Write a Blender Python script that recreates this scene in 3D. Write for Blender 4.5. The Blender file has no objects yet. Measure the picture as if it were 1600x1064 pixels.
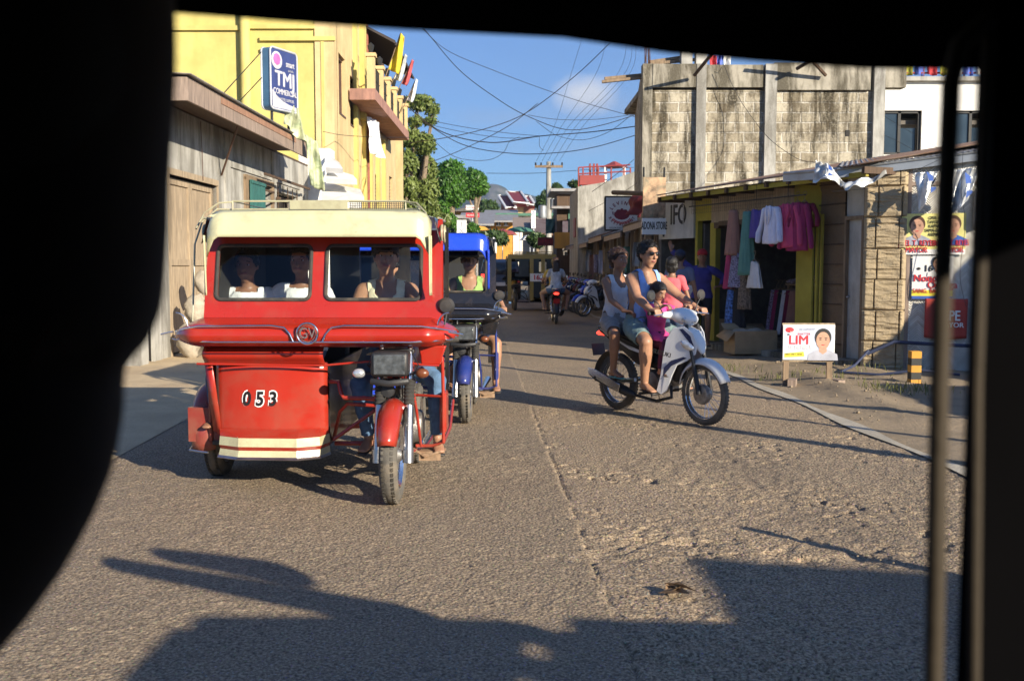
import bpy, math, random
import numpy as np
from mathutils import Vector, Matrix
random.seed(7)
SC = bpy.context.scene
COL = SC.collection
FPX = 1556.0
CH = 1.45
TH = math.atan(117/FPX)
V = Vector
def R(a): return math.radians(a)
def at(px, py, Y):
    u = (px-800)/FPX; v = (532-py)/FPX
    d = V((u, math.cos(TH)+v*math.sin(TH), -math.sin(TH)+v*math.cos(TH)))
    return V((0, 0, CH)) + d*(Y/d.y)
def gnd(px, py, z=0.0):
    u = (px-800)/FPX; v = (532-py)/FPX
    d = V((u, math.cos(TH)+v*math.sin(TH), -math.sin(TH)+v*math.cos(TH)))
    return V((0, 0, CH)) + d*((z-CH)/d.z)

# ---------- mesh builder ----------
def frame(d):
    d = V(d).normalized()
    a = V((0, 0, 1)) if abs(d.z) < .9 else V((1, 0, 0))
    x = d.cross(a).normalized(); y = d.cross(x).normalized()
    return x, y, d
class MB:
    def __init__(s): s.v = []; s.f = []; s.mi = []; s.m = 0; s.T = None
    def add(s, vs, fs):
        o = len(s.v)
        if s.T is not None: vs = [s.T @ V(p) for p in vs]
        s.v += [tuple(p) for p in vs]
        s.f += [tuple(i+o for i in f) for f in fs]
        s.mi += [s.m]*len(fs)
        return s
    def box(s, c, d, rot=None, tp=(1, 1)):
        c = V(c); x, y, z = d[0]/2, d[1]/2, d[2]/2
        vs = [V((sx*x*(tp[0] if sz > 0 else 1), sy*y*(tp[1] if sz > 0 else 1), sz*z)) for sz in (-1, 1) for sy in (-1, 1) for sx in (-1, 1)]
        if rot is not None: vs = [rot @ p for p in vs]
        return s.add([p+c for p in vs], [(0, 2, 3, 1), (4, 5, 7, 6), (0, 1, 5, 4), (2, 6, 7, 3), (0, 4, 6, 2), (1, 3, 7, 5)])
    def bb(s, x0, x1, y0, y1, z0, z1):
        return s.box(((x0+x1)/2, (y0+y1)/2, (z0+z1)/2), (abs(x1-x0), abs(y1-y0), abs(z1-z0)))
    def cyl(s, p0, p1, r0, r1=None, n=12, cap=True):
        if r1 is None: r1 = r0
        p0 = V(p0); p1 = V(p1); x, y, d = frame(p1-p0)
        vs = []
        for p, r in ((p0, r0), (p1, r1)):
            for i in range(n):
                a = 2*math.pi*i/n; vs.append(p+x*(r*math.cos(a))+y*(r*math.sin(a)))
        fs = [(i, i+n, (i+1) % n+n, (i+1) % n) for i in range(n)]
        if cap: fs += [tuple(range(n)), tuple(range(2*n-1, n-1, -1))]
        return s.add(vs, fs)
    def tube(s, pts, r, n=8, closed=False, cap=True):
        pts = [V(p) for p in pts]; m = len(pts); vs = []
        rr = r if isinstance(r, (list, tuple)) else [r]*m
        px = None
        for i, p in enumerate(pts):
            if closed: d = pts[(i+1) % m]-pts[i-1]
            else: d = pts[min(i+1, m-1)]-pts[max(i-1, 0)]
            d.normalize()
            if px is None: x, y, _ = frame(d)
            else:
                x = (px-d*px.dot(d)).normalized(); y = d.cross(x)
            px = x
            for k in range(n):
                a = 2*math.pi*k/n; vs.append(p+x*(rr[i]*math.cos(a))+y*(rr[i]*math.sin(a)))
        fs = []
        for i in range(m if closed else m-1):
            j = (i+1) % m
            for k in range(n): fs.append((i*n+k, i*n+(k+1) % n, j*n+(k+1) % n, j*n+k))
        if cap and not closed: fs += [tuple(range(n-1, -1, -1)), tuple((m-1)*n+k for k in range(n))]
        return s.add(vs, fs)
    def ell(s, c, r, n=14, m=9, rot=None):
        c = V(c); vs = [V((0, 0, -r[2]))]
        for j in range(1, m):
            t = -math.pi/2+math.pi*j/m
            for i in range(n):
                a = 2*math.pi*i/n
                vs.append(V((r[0]*math.cos(t)*math.cos(a), r[1]*math.cos(t)*math.sin(a), r[2]*math.sin(t))))
        vs.append(V((0, 0, r[2])))
        fs = [(0, 1+(i+1) % n, 1+i) for i in range(n)]
        for j in range(m-2):
            for i in range(n): a = 1+j*n; fs.append((a+i, a+(i+1) % n, a+n+(i+1) % n, a+n+i))
        a = 1+(m-2)*n; L = len(vs)-1
        fs += [(a+i, a+(i+1) % n, L) for i in range(n)]
        if rot is not None: vs = [rot @ p for p in vs]
        return s.add([p+c for p in vs], fs)
    def loft(s, pts, aa, bb, lat, n=16, cap=True):
        # elliptical sections: aa along lat, bb along the other
        pts = [V(p) for p in pts]; m = len(pts); vs = []; lat = V(lat).normalized()
        P = []; A = []; B = []
        d0 = (pts[1]-pts[0]).normalized(); d1 = (pts[-1]-pts[-2]).normalized()
        if cap:
            c0 = min(aa[0], bb[0]); c1 = min(aa[-1], bb[-1])
            for k in (.98, .8, .45): P.append(pts[0]-d0*c0*k); q = math.sqrt(1-k*k); A.append(aa[0]*q); B.append(bb[0]*q)
        P += pts; A += list(aa); B += list(bb)
        if cap:
            for k in (.45, .8, .98): P.append(pts[-1]+d1*c1*k); q = math.sqrt(1-k*k); A.append(aa[-1]*q); B.append(bb[-1]*q)
        M = len(P)
        for i in range(M):
            d = (P[min(i+1, M-1)]-P[max(i-1, 0)]).normalized()
            x = (lat-d*lat.dot(d)).normalized(); y = d.cross(x)
            for k in range(n):
                a = 2*math.pi*k/n; vs.append(P[i]+x*(A[i]*math.cos(a))+y*(B[i]*math.sin(a)))
        fs = []
        for i in range(M-1):
            for k in range(n): fs.append((i*n+k, i*n+(k+1) % n, (i+1)*n+(k+1) % n, (i+1)*n+k))
        fs += [tuple(range(n-1, -1, -1)), tuple((M-1)*n+k for k in range(n))]
        return s.add(vs, fs)
    def prism(s, o2, t0, t1, f):
        # o2: outline [(a,b)], f(a,b,t)->point ; closed solid
        n = len(o2)
        vs = [V(f(a, b, t0)) for a, b in o2]+[V(f(a, b, t1)) for a, b in o2]
        fs = [tuple(range(n-1, -1, -1)), tuple(range(n, 2*n))]+[(i, (i+1) % n, (i+1) % n+n, i+n) for i in range(n)]
        return s.add(vs, fs)
    def lathe(s, prof, c, ax, n=24, closed=False):
        # prof [(r, t)] along axis
        c = V(c); x, y, d = frame(ax); vs = []; m = len(prof)
        for r, t in prof:
            for i in range(n):
                a = 2*math.pi*i/n; vs.append(c+d*t+x*(r*math.cos(a))+y*(r*math.sin(a)))
        fs = []
        for j in range(m if closed else m-1):
            k = (j+1) % m
            for i in range(n): fs.append((j*n+i, j*n+(i+1) % n, k*n+(i+1) % n, k*n+i))
        if not closed: fs += [tuple(range(n-1, -1, -1)), tuple((m-1)*n+i for i in range(n))]
        return s.add(vs, fs)
    def torus(s, c, RR, r, ax, n=36, m=8, fl=1.0):
        return s.lathe([(RR+r*math.cos(2*math.pi*k/m), r*fl*math.sin(2*math.pi*k/m)) for k in range(m)], c, ax, n, True)
    def grid(s, fn, nu, nv):
        vs = [fn(i/nu, j/nv) for j in range(nv+1) for i in range(nu+1)]
        return s.add(vs, [(j*(nu+1)+i, j*(nu+1)+i+1, (j+1)*(nu+1)+i+1, (j+1)*(nu+1)+i) for j in range(nv) for i in range(nu)])
    def mesh(s, name='m'):
        me = bpy.data.meshes.new(name); me.from_pydata(s.v, [], s.f); me.update(); return me
    def build(s, name, m, parent=None, loc=None, smooth=35, bevel=0, solid=0, rot=0):
        me = s.mesh(name)
        for k in (m if isinstance(m, (list, tuple)) else [m]): me.materials.append(k)
        if max(s.mi, default=0): me.polygons.foreach_set('material_index', s.mi)
        finish(me, smooth)
        o = bpy.data.objects.new(name, me); COL.objects.link(o)
        if parent is not None: o.parent = parent
        if loc is not None: o.location = loc
        if rot: o.rotation_euler.z = rot
        if bevel:
            b = o.modifiers.new('b', 'BEVEL'); b.width = bevel; b.segments = 2; b.limit_method = 'ANGLE'; b.angle_limit = R(40)
        if solid:
            b = o.modifiers.new('s', 'SOLIDIFY'); b.thickness = solid; b.offset = 0
        return o
def finish(me, smooth=35):
    if smooth:
        me.polygons.foreach_set('use_smooth', [True]*len(me.polygons))
        try: me.set_sharp_from_angle(angle=R(smooth))
        except Exception: pass
def fixn(me):
    import bmesh
    b = bmesh.new(); b.from_mesh(me); bmesh.ops.recalc_face_normals(b, faces=b.faces); b.to_mesh(me); b.free()

def tag(o, label=None, cat=None, group=None, kind=None):
    if label: o['label'] = label
    if cat: o['category'] = cat
    if group: o['group'] = group
    if kind: o['kind'] = kind
    return o
def thing(name, label, cat, loc=(0, 0, 0), rotz=0, group=None):
    o = bpy.data.objects.new(name, None); COL.objects.link(o); o.empty_display_size = .2
    o.location = loc; o.rotation_euler = (0, 0, rotz)
    return tag(o, label, cat, group)
KIDS = {}
def copy_tree(o, label=None, loc=None, rotz=None, group=None, parent=None):
    c = o.copy(); COL.objects.link(c)
    if parent is not None: c.parent = parent
    if label: c['label'] = label
    if group: c['group'] = group
    if loc is not None: c.location = loc
    if rotz is not None: c.rotation_euler = (0, 0, rotz)
    for ch in list(o.children): copy_tree(ch, parent=c)
    return c
def recolor(root, mp):
    # swap materials on a copied thing (object-level slots)
    for o in [root]+list(root.children_recursive):
        if o.type == 'MESH':
            for sl in o.material_slots:
                if sl.material and sl.material.name in mp:
                    nm = mp[sl.material.name]; sl.link = 'OBJECT'; sl.material = nm
def text(s, name, m, parent, loc, size, rot=(R(90), 0, 0), ext=.002, off=0, sx=1, align='CENTER', shear=0, sp=1, cap=None):
    cu = bpy.data.curves.new('t', 'FONT'); cu.body = s; cu.size = size; cu.extrude = ext; cu.offset = off if cap else 0
    cu.align_x = align; cu.align_y = 'CENTER'; cu.shear = shear; cu.space_character = sp; cu.resolution_u = 3
    o = bpy.data.objects.new('t', cu); COL.objects.link(o)
    bpy.context.view_layer.update()
    me = bpy.data.meshes.new_from_object(o.evaluated_get(bpy.context.evaluated_depsgraph_get()))
    bpy.data.objects.remove(o); bpy.data.curves.remove(cu)
    if off and not cap:
        q = min(.028*size, off*3); vs = [v.co.copy() for v in me.vertices]; fs = [tuple(p.vertices) for p in me.polygons]; V2 = []; F2 = []
        for k, (dx, dy) in enumerate(((0, 0), (q, 0), (-q, 0), (0, q*.6), (0, -q*.6))):
            F2 += [tuple(i+len(V2) for i in f) for f in fs]; V2 += [v+V((dx, dy, -.0006*k*max(1, size*4))) for v in vs]
        bpy.data.meshes.remove(me); me = bpy.data.meshes.new('t'); me.from_pydata(V2, [], F2); me.update()
    me.materials.clear(); me.materials.append(m)
    t = bpy.data.objects.new(name, me); COL.objects.link(t)
    if parent is not None: t.parent = parent
    t.location = loc; t.rotation_euler = rot; t.scale = (sx, 1, 1)
    return t

# ---------- numpy noise ----------
def vnoise(x, y, seed=0):
    x = np.asarray(x, float); y = np.asarray(y, float)
    xi = np.floor(x).astype(np.int64); yi = np.floor(y).astype(np.int64)
    xf = x-xi; yf = y-yi
    u = xf*xf*(3-2*xf); w = yf*yf*(3-2*yf)
    def h(a, b):
        n = (a*374761393+b*668265263+seed*1442695041) & 0x7fffffff
        n = ((n ^ (n >> 13))*1274126177) & 0x7fffffff
        return ((n ^ (n >> 16)) & 0xffff)/65535.0
    return (h(xi, yi)*(1-u)+h(xi+1, yi)*u)*(1-w)+(h(xi, yi+1)*(1-u)+h(xi+1, yi+1)*u)*w
def fbm(x, y, o=4, seed=0):
    a = .5; r = 0; t = 0
    for k in range(o):
        r = r+a*vnoise(x*2**k, y*2**k, seed+k); t += a; a *= .5
    return r/t

# ---------- materials ----------
MATS = {}
def nt(name):
    m = bpy.data.materials.new(name); m.use_nodes = True
    t = m.node_tree; b = t.nodes['Principled BSDF']
    MATS[name] = m
    return m, t, b
def N(t, ty, **kw):
    n = t.nodes.new(ty)
    for k, v in kw.items():
        if k[0] == '_': n.inputs[k[1:].replace('_', ' ')].default_value = v
        else: setattr(n, k, v)
    return n
def mixc(t, fac, a, b, mode='MIX'):
    n = t.nodes.new('ShaderNodeMix'); n.data_type = 'RGBA'; n.blend_type = mode
    for i, v in ((0, fac), (6, a), (7, b)):
        if hasattr(v, 'links') or isinstance(v, bpy.types.NodeSocket): t.links.new(v, n.inputs[i])
        else: n.inputs[i].default_value = v if i == 0 else (tuple(v)+(1,))[:4]
    return n.outputs[2]
def ramp(t, src, p0, p1, inv=False):
    n = t.nodes.new('ShaderNodeMapRange'); n.inputs[1].default_value = p0; n.inputs[2].default_value = p1
    if inv: n.inputs[3].default_value = 1; n.inputs[4].default_value = 0
    t.links.new(src, n.inputs[0]); return n.outputs[0]
def math_(t, op, a, b=None):
    n = t.nodes.new('ShaderNodeMath'); n.operation = op
    for i, v in enumerate((a, b)):
        if v is None: continue
        if isinstance(v, bpy.types.NodeSocket): t.links.new(v, n.inputs[i])
        else: n.inputs[i].default_value = v
    return n.outputs[0]
def coord(t, kind='Object', scale=(1, 1, 1)):
    c = t.nodes.new('ShaderNodeTexCoord'); m = t.nodes.new('ShaderNodeMapping')
    m.inputs['Scale'].default_value = scale
    t.links.new(c.outputs[kind], m.inputs[0]); return m.outputs[0]
def noise(t, vec, scale, detail=4, rough=.55, dist=0):
    n = t.nodes.new('ShaderNodeTexNoise'); n.inputs['Scale'].default_value = scale; n.inputs['Detail'].default_value = detail
    n.inputs['Roughness'].default_value = rough; n.inputs['Distortion'].default_value = dist
    t.links.new(vec, n.inputs['Vector']); return n.outputs[0]
def bump(t, b, h, strength, dist=.01):
    n = t.nodes.new('ShaderNodeBump'); n.inputs['Strength'].default_value = strength; n.inputs['Distance'].default_value = dist
    t.links.new(h, n.inputs['Height']); t.links.new(n.outputs[0], b.inputs['Normal']); return n
def mat(name, col, rough=.6, metal=0, var=.15, vs=5, bmp=.15, bs=50, dirt=0, dcol=(.13, .1, .07), ds=2.5, coat=0, sc=(1, 1, 1), bd=.01, sss=0):
    if name in MATS: return MATS[name]
    m, t, b = nt(name)
    v = coord(t, 'Object', sc)
    n1 = noise(t, v, vs, 5)
    c0 = tuple(max(0, c*(1-var)) for c in col); c1 = tuple(min(1, c*(1+var)) for c in col)
    o = mixc(t, ramp(t, n1, .3, .7), c0, c1)
    if dirt:
        n2 = noise(t, v, ds, 7, .65, .3)
        o = mixc(t, math_(t, 'MULTIPLY', ramp(t, n2, .5, .68), dirt), o, dcol)
    t.links.new(o, b.inputs['Base Color'])
    b.inputs['Metallic'].default_value = metal
    n3 = noise(t, v, bs, 3)
    rr = N(t, 'ShaderNodeMapRange', _To_Min=max(.02, rough-.08), _To_Max=min(1, rough+.1))
    t.links.new(n1, rr.inputs[0]); t.links.new(rr.outputs[0], b.inputs['Roughness'])
    if coat: b.inputs['Coat Weight'].default_value = coat; b.inputs['Coat Roughness'].default_value = .08
    if sss: b.inputs['Subsurface Weight'].default_value = sss; b.inputs['Subsurface Radius'].default_value = (.01, .004, .002)
    if bmp: bump(t, b, n3, bmp, bd)
    return m
def paint(name, col, rough=.28, dirt=.25):
    m = mat(name, col, rough, 0, .1, 2.2, .03, 9, dirt, (.16, .11, .07), 5, coat=.35)
    t = m.node_tree; b = t.nodes['Principled BSDF']; src = b.inputs['Base Color'].links[0].from_socket
    v = coord(t); s = noise(t, v, 38, 6, .75, .8); z = t.nodes.new('ShaderNodeSeparateXYZ'); t.links.new(v, z.inputs[0])
    c = mixc(t, math_(t, 'MULTIPLY', ramp(t, s, .64, .68), .6), src, (.10, .05, .035))
    d = math_(t, 'MULTIPLY', ramp(t, z.outputs[2], .75, .2), ramp(t, noise(t, v, 7, 5, .7), .35, .65)); c = mixc(t, math_(t, 'MULTIPLY', d, min(.5, dirt*1.6)), c, (.24, .17, .11))
    t.links.new(c, b.inputs['Base Color']); b.inputs['Coat Roughness'].default_value = .16; return m
def emis(name, col, st):
    m, t, b = nt(name)
    b.inputs['Base Color'].default_value = col+(1,); b.inputs['Emission Color'].default_value = col+(1,); b.inputs['Emission Strength'].default_value = st
    return m
def glassm(name, tint=(.9, .95, .95), ior=1.45, rough=.02, dark=0):
    m, t, b = nt(name)
    out = t.nodes['Material Output']; t.nodes.remove(b)
    tr = N(t, 'ShaderNodeBsdfTransparent'); tr.inputs[0].default_value = tint+(1,)
    gl = N(t, 'ShaderNodeBsdfGlossy'); gl.inputs['Roughness'].default_value = rough
    fr = N(t, 'ShaderNodeFresnel'); fr.inputs[0].default_value = ior
    mx = N(t, 'ShaderNodeMixShader')
    t.links.new(fr.outputs[0], mx.inputs[0]); t.links.new(tr.outputs[0], mx.inputs[1]); t.links.new(gl.outputs[0], mx.inputs[2])
    t.links.new(mx.outputs[0], out.inputs[0]); return m

M_chrome = mat('chrome', (.75, .75, .77), .15, 1, .04, 3, .02, 80)
M_steel = mat('steel', (.5, .5, .52), .35, 1, .15, 8, .05, 80, .3)
M_rubber = mat('rubber', (.035, .033, .031), .85, 0, .3, 12, .3, 60, .5, (.16, .12, .08), 6)
M_tyred = mat('dusty_tyre', (.10, .092, .08), .9, 0, .3, 10, .4, 70, .5, (.25, .2, .14), 6)
M_black = mat('black_paint', (.012, .012, .014), .3, 0, .2, 4, .03, 100, .25, (.1, .08, .06), coat=.3)
M_bplast = mat('black_plastic', (.02, .02, .022), .5, 0, .2, 6, .1, 90, .3)
M_seat = mat('black_vinyl', (.025, .023, .023), .55, 0, .2, 6, .15, 90)
M_glass = glassm('clear_glass')
M_lens = mat('lamp_lens', (.65, .68, .72), .12, .6, .2, 30, .3, 60)
M_orange = mat('orange_lens', (.8, .25, .03), .2, 0, .1, 10, .05, 90)
M_redl = emis('red_tail_lamp', (1, .05, .03), 1.5)
M_redlens = mat('red_lens', (.5, .02, .02), .2, 0, .1, 10, .05, 90)
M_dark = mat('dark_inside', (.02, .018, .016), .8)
M_white = paint('white_paint', (.78, .79, .8), .25, .05)
M_navy = paint('navy_paint', (.02, .03, .09), .25, .1)
M_engine = mat('engine_alloy', (.32, .31, .3), .45, .8, .3, 12, .3, 60, .6, (.1, .07, .04), 12)
# ---------- people ----------
def remesh(mb, vox, sm=3):
    me = mb.mesh('tmp'); fixn(me)
    o = bpy.data.objects.new('tmp', me); COL.objects.link(o)
    r = o.modifiers.new('r', 'REMESH'); r.mode = 'VOXEL'; r.voxel_size = vox; r.use_smooth_shade = True
    if sm:
        s = o.modifiers.new('s', 'SMOOTH'); s.factor = .5; s.iterations = sm
    bpy.context.view_layer.update()
    res = bpy.data.meshes.new_from_object(o.evaluated_get(bpy.context.evaluated_depsgraph_get()))
    bpy.data.objects.remove(o); bpy.data.meshes.remove(me)
    return res
def skinm(name, col):
    return mat(name, col, .48, 0, .1, 14, .05, 220, .0, sss=.06)
SK1 = skinm('skin_tan', (.36, .19, .115)); SK2 = skinm('skin_brown', (.27, .135, .08)); SK3 = skinm('skin_light_tan', (.42, .24, .15))
M_hair = mat('black_hair', (.012, .010, .009), .42, 0, .4, 60, .7, 160, sc=(1, 1, .3))
M_hairb = mat('brown_hair', (.035, .015, .009), .45, 0, .4, 60, .7, 160, sc=(1, 1, .3))
M_eye = mat('eye_white', (.6, .58, .55), .2, 0, .05); M_iris = mat('dark_iris', (.015, .01, .008), .2)
M_lip = mat('lips', (.3, .1, .08), .45)
def cloth(name, col, var=.12, bs=30, bmp=.5): return mat(name, col, .85, 0, var, 9, bmp, bs, bd=.012)
def ik(a, c, l1, l2, hint):
    a = V(a); c = V(c); d = c-a; L = d.length
    mx = (l1+l2)*.995
    if L > mx: c = a+d*(mx/L); d = c-a; L = mx
    x = (l1*l1-l2*l2+L*L)/(2*L); h = math.sqrt(max(1e-6, l1*l1-x*x))
    u = d/L; hv = V(hint); hv = (hv-u*hv.dot(u)).normalized()
    return a+u*x+hv*h, c
def hand(mb, w, dr, pn, side, curl, s, spread=.0):
    # w wrist, dr direction of palm, pn palm normal (towards grip), side: lateral dir to the thumb
    dr = V(dr).normalized(); pn = V(pn); pn = (pn-dr*pn.dot(dr)).normalized(); lt = dr.cross(pn)
    if lt.dot(V(side)) < 0: lt = -lt
    k = w+dr*.085*s
    mb.loft([w-dr*.02*s, w+dr*.03*s, k], [.026*s, .036*s, .04*s], [.019*s, .017*s, .013*s], lt, 12)
    for i, (o, L) in enumerate(((.031, .9), (.0105, 1), (-.0105, .93), (-.031, .75))):
        p = k+lt*o*s-dr*.004; d = (dr+lt*o*spread*10).normalized(); r = .0092*s
        for j, l in enumerate((.042, .027, .02)):
            a = curl*(.9 if j == 0 else 1.1)
            ax = d.cross(pn).normalized()
            dn = (Matrix.Rotation(a, 3, ax) @ d)
            if dn.dot(pn) < d.dot(pn): dn = (Matrix.Rotation(-a, 3, ax) @ d)
            pn2 = dn.cross(ax); 
            if pn2.dot(pn) < 0: pn2 = -pn2
            q = p+dn*l*L*s
            mb.loft([p, q], [r, r*.9], [r, r*.9], lt, 8); p = q; d = dn; pn = pn2; r *= .93
        pn = V(pn)
        pn = (V(pn)-dr*V(pn).dot(dr)); pn = lt.cross(dr) if lt.cross(dr).dot(pn) > 0 or True else pn
        pn = _pn(dr, lt, side, w)
    b = w+dr*.025*s+lt*.03*s
    e1 = b+(dr*.6+lt*.75+pn*.25).normalized()*.035*s; e2 = e1+(dr*.9+lt*.1+pn*.5*curl).normalized()*.032*s
    mb.loft([b, e1, e2], [.013*s, .011*s, .0095*s], [.013*s, .011*s, .0095*s], pn, 8)
_PN = [None]
def _pn(*a): return _PN[0]
def segd(P, a, b):
    a = np.array(a); b = np.array(b); ab = b-a
    t = np.clip(((P-a) @ ab)/max(1e-9, ab @ ab), 0, 1)
    return np.linalg.norm(P-(a+t[:, None]*ab), axis=1), t
def submesh(me, vn, co, mask, off, name, m, parent, thick=.004, fold=.004, fs=18, seed=1, smooth=2):
    nf = len(me.polygons)
    polys = [tuple(p.vertices) for p, k in zip(me.polygons, mask) if k]
    if not polys: return None
    used = sorted({i for p in polys for i in p}); idx = {v: k for k, v in enumerate(used)}
    u = np.array(used); c = co[u]; n = vn[u]
    w = fold*(fbm(c[:, 0]*fs+c[:, 1]*fs*.7, c[:, 2]*fs*.8, 3, seed)-.4)*2
    c = c+n*(off+w)[:, None] if np.ndim(off) else c+n*(off+w[:, None])
    nm = bpy.data.meshes.new(name); nm.from_pydata(c.tolist(), [], [tuple(idx[i] for i in p) for p in polys]); nm.update()
    nm.materials.append(m); finish(nm, 0); nm.polygons.foreach_set('use_smooth', [True]*len(nm.polygons))
    o = bpy.data.objects.new(name, nm); COL.objects.link(o); o.parent = parent
    sm = o.modifiers.new('sm', 'SMOOTH'); sm.iterations = smooth
    so = o.modifiers.new('so', 'SOLIDIFY'); so.thickness = thick; so.offset = -1
    return o
def person(label, loc, rotz, pel, lean, hands, feet, h=1.7, head=(0, 0), skin=SK1, top=None, bottom=None, hair=None, sex='m',
           elb=((-.6, .5, -.6), (-.6, -.5, -.6)), knee=((1, .15, .6), (1, -.15, .6)), hdir=((1, 0, 0), (1, 0, 0)), palm=((0, 0, -1), (0, 0, -1)),
           curl=(1.1, 1.1), footd=((1, .1, 0), (1, -.1, 0)), vox=.009, fat=1.0, parent=None, group=None, headfwd=.03, sandals=None, twist=0, neckup=0):
    s = h/1.7
    P = V(pel); U = V(lean).normalized(); Yl = V((0, 1, 0)); Yl = Matrix.Rotation(twist, 3, 'Z') @ Yl
    Fw = Yl.cross(U).normalized(); Yl = U.cross(Fw).normalized()
    Nk = P+U*.50*s+Fw*.0
    hm = Matrix.Rotation(head[0]+twist, 3, 'Z') @ Matrix.Rotation(-head[1], 3, 'Y')   # yaw, pitch up
    Hc = Nk+V((0, 0, 1))*(.165+neckup)*s+Fw*headfwd*s+U*.01
    sh = [Nk-U*.065*s+Yl*k*.172*s*(1 if sex == 'm' else .92) for k in (1, -1)]
    hp = [P-U*.02+Yl*k*.088*s for k in (1, -1)]
    arms = [ik(sh[i], hands[i], .275*s, .245*s, elb[i]) for i in (0, 1)]
    legs = [ik(hp[i], V(feet[i])+V((0, 0, .07*s)), .42*s, .40*s, knee[i]) for i in (0, 1)]
    mb = MB(); f = fat
    hs = [-.09, 0, .1, .2, .32, .42, .475, .51]
    A = [.115, .158, .142, .135, .16, .155, .115, .06]; B = [.08, .11, .1, .1, .115, .1, .07, .055]
    if sex == 'f': A = [.12, .165, .145, .122, .14, .138, .1, .05]; B = [.085, .112, .095, .092, .118, .092, .06, .048]
    mb.loft([P+U*k*s for k in hs], [a*s*f for a in A], [b*s*f for b in B], Yl, 22)
    mb.loft([Nk-U*.05*s, Hc-V((0, 0, .05*s))], [.056*s, .05*s], [.056*s, .05*s], Yl, 14)
    for i, k in ((0, 1), (1, -1)):
        S = sh[i]; Eb, W = arms[i]; K, An = legs[i]; H0 = hp[i]
        ra = s*(1.0 if sex == 'm' else .82)*f
        mb.loft([Nk-U*.015*s, S+U*.012*s], [.045*ra, .05*ra], [.045*ra, .05*ra], Fw, 12)
        mb.loft([S, S.lerp(Eb, .35), S.lerp(Eb, .9), Eb], [.058*ra, .052*ra, .04*ra, .039*ra], [.058*ra, .052*ra, .04*ra, .038*ra], Fw, 12)
        mb.loft([Eb, Eb.lerp(W, .3), W], [.038*ra, .041*ra, .026*ra], [.038*ra, .038*ra, .023*ra], Fw, 12)
        rl = s*f
        mb.loft([H0, H0.lerp(K, .3), H0.lerp(K, .85), K], [.092*rl, .085*rl, .06*rl, .058*rl], [.095*rl, .088*rl, .06*rl, .058*rl], Yl, 14)
        mb.loft([K, K.lerp(An, .3), K.lerp(An, .65), An], [.055*rl, .056*rl, .042*rl, .035*rl], [.056*rl, .06*rl, .043*rl, .038*rl], Yl, 14)
        fd = V(footd[i]).normalized()
        mb.loft([An-fd*.045*s-V((0, 0, .035*s)), An+fd*.03*s-V((0, 0, .03*s)), An+fd*.12*s-V((0, 0, .05*s)), An+fd*.17*s-V((0, 0, .056*s))],
                [.03*s, .034*s, .042*s, .036*s], [.03*s, .038*s, .02*s, .012*s], fd.cross(V((0, 0, 1))), 12)
        d = V(hdir[i]).normalized(); pn = V(palm[i]); pn = (pn-d*pn.dot(d)).normalized(); _PN[0] = pn
        hand(mb, W, d, pn, -Yl*k if abs(d.x) > .3 or True else Yl, curl[i], s*1.02)
    # head
    q = s*(1.06 if h > 1.5 else 1.06+.14*(1.5-h)/.4)
    def hv(x, y, z): return Hc+hm @ V((x*q, y*q, z*q))
    mb.ell(hv(-.008, 0, .028), (.095*q, .077*q, .092*q), 18, 12, hm)
    mb.loft([hv(.012, 0, .04), hv(.022, 0, -.02), hv(.028, 0, -.075), hv(.036, 0, -.098)], [.072*q, .071*q, .06*q, .034*q], [.075*q, .068*q, .052*q, .026*q], hm @ V((0, 1, 0)), 16)
    mb.loft([hv(.083, 0, .018), hv(.098, 0, -.012), hv(.104, 0, -.028)], [.009*q, .012*q, .017*q], [.009*q, .012*q, .012*q], hm @ V((0, 1, 0)), 10)
    mb.ell(hv(.082, 0, .032), (.014*q, .052*q, .011*q), 10, 8, hm)
    mb.ell(hv(.083, 0, -.058), (.014*q, .024*q, .009*q), 10, 8, hm)
    mb.ell(hv(.066, .035, -.02), (.02*q, .022*q, .02*q), 10, 8, hm); mb.ell(hv(.066, -.035, -.02), (.02*q, .022*q, .02*q), 10, 8, hm)
    for k in (1, -1): mb.ell(hv(-.008, .078*k, -.005), (.017*q, .009*q, .03*q), 10, 8, hm)
    me = remesh(mb, vox, 2)
    me.name = 'person'; me.materials.clear(); me.materials.append(skin); me.materials.append(M_lip)
    o = bpy.data.objects.new('person', me); COL.objects.link(o)
    if parent is not None: o.parent = parent
    o.location = loc; o.rotation_euler.z = rotz
    tag(o, label, 'person', group)
    nv = len(me.vertices); co = np.empty(nv*3); me.vertices.foreach_get('co', co); co = co.reshape(-1, 3)
    vn = np.empty(nv*3); me.vertex_normals.foreach_get('vector', vn); vn = vn.reshape(-1, 3)
    nf = len(me.polygons); fc = np.empty(nf*3); me.polygons.foreach_get('center', fc); fc = fc.reshape(-1, 3)
    segs = [('T', P-U*.05*s, P+U*.44*s, .14*s), ('N', P+U*.47*s, Hc, .055*s), ('H', Hc-hm @ V((0, 0, .05*q)), Hc+hm @ V((0, 0, .05*q)), .085*q)]
    for i in (0, 1):
        Eb, W = arms[i]; K, An = legs[i]
        segs += [('C%d' % i, Nk, sh[i], .05*s), ('U%d' % i, sh[i], Eb, .05*s), ('F%d' % i, Eb, W, .036*s), ('D%d' % i, W, W+V(hdir[i]).normalized()*.15*s, .04*s),
                 ('L%d' % i, hp[i], K, .08*s), ('S%d' % i, K, An, .05*s), ('O%d' % i, An-V((0, 0, .03)), An+V(footd[i]).normalized()*.17*s-V((0, 0, .05*s)), .035*s)]
    D = []; Tt = []
    for n_, a, b, r in segs:
        d, t = segd(fc, a, b); D.append(d-r); Tt.append(t)
    D = np.array(D); Tt = np.array(Tt); lab = D.argmin(0); tt = Tt[lab, np.arange(nf)]
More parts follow.
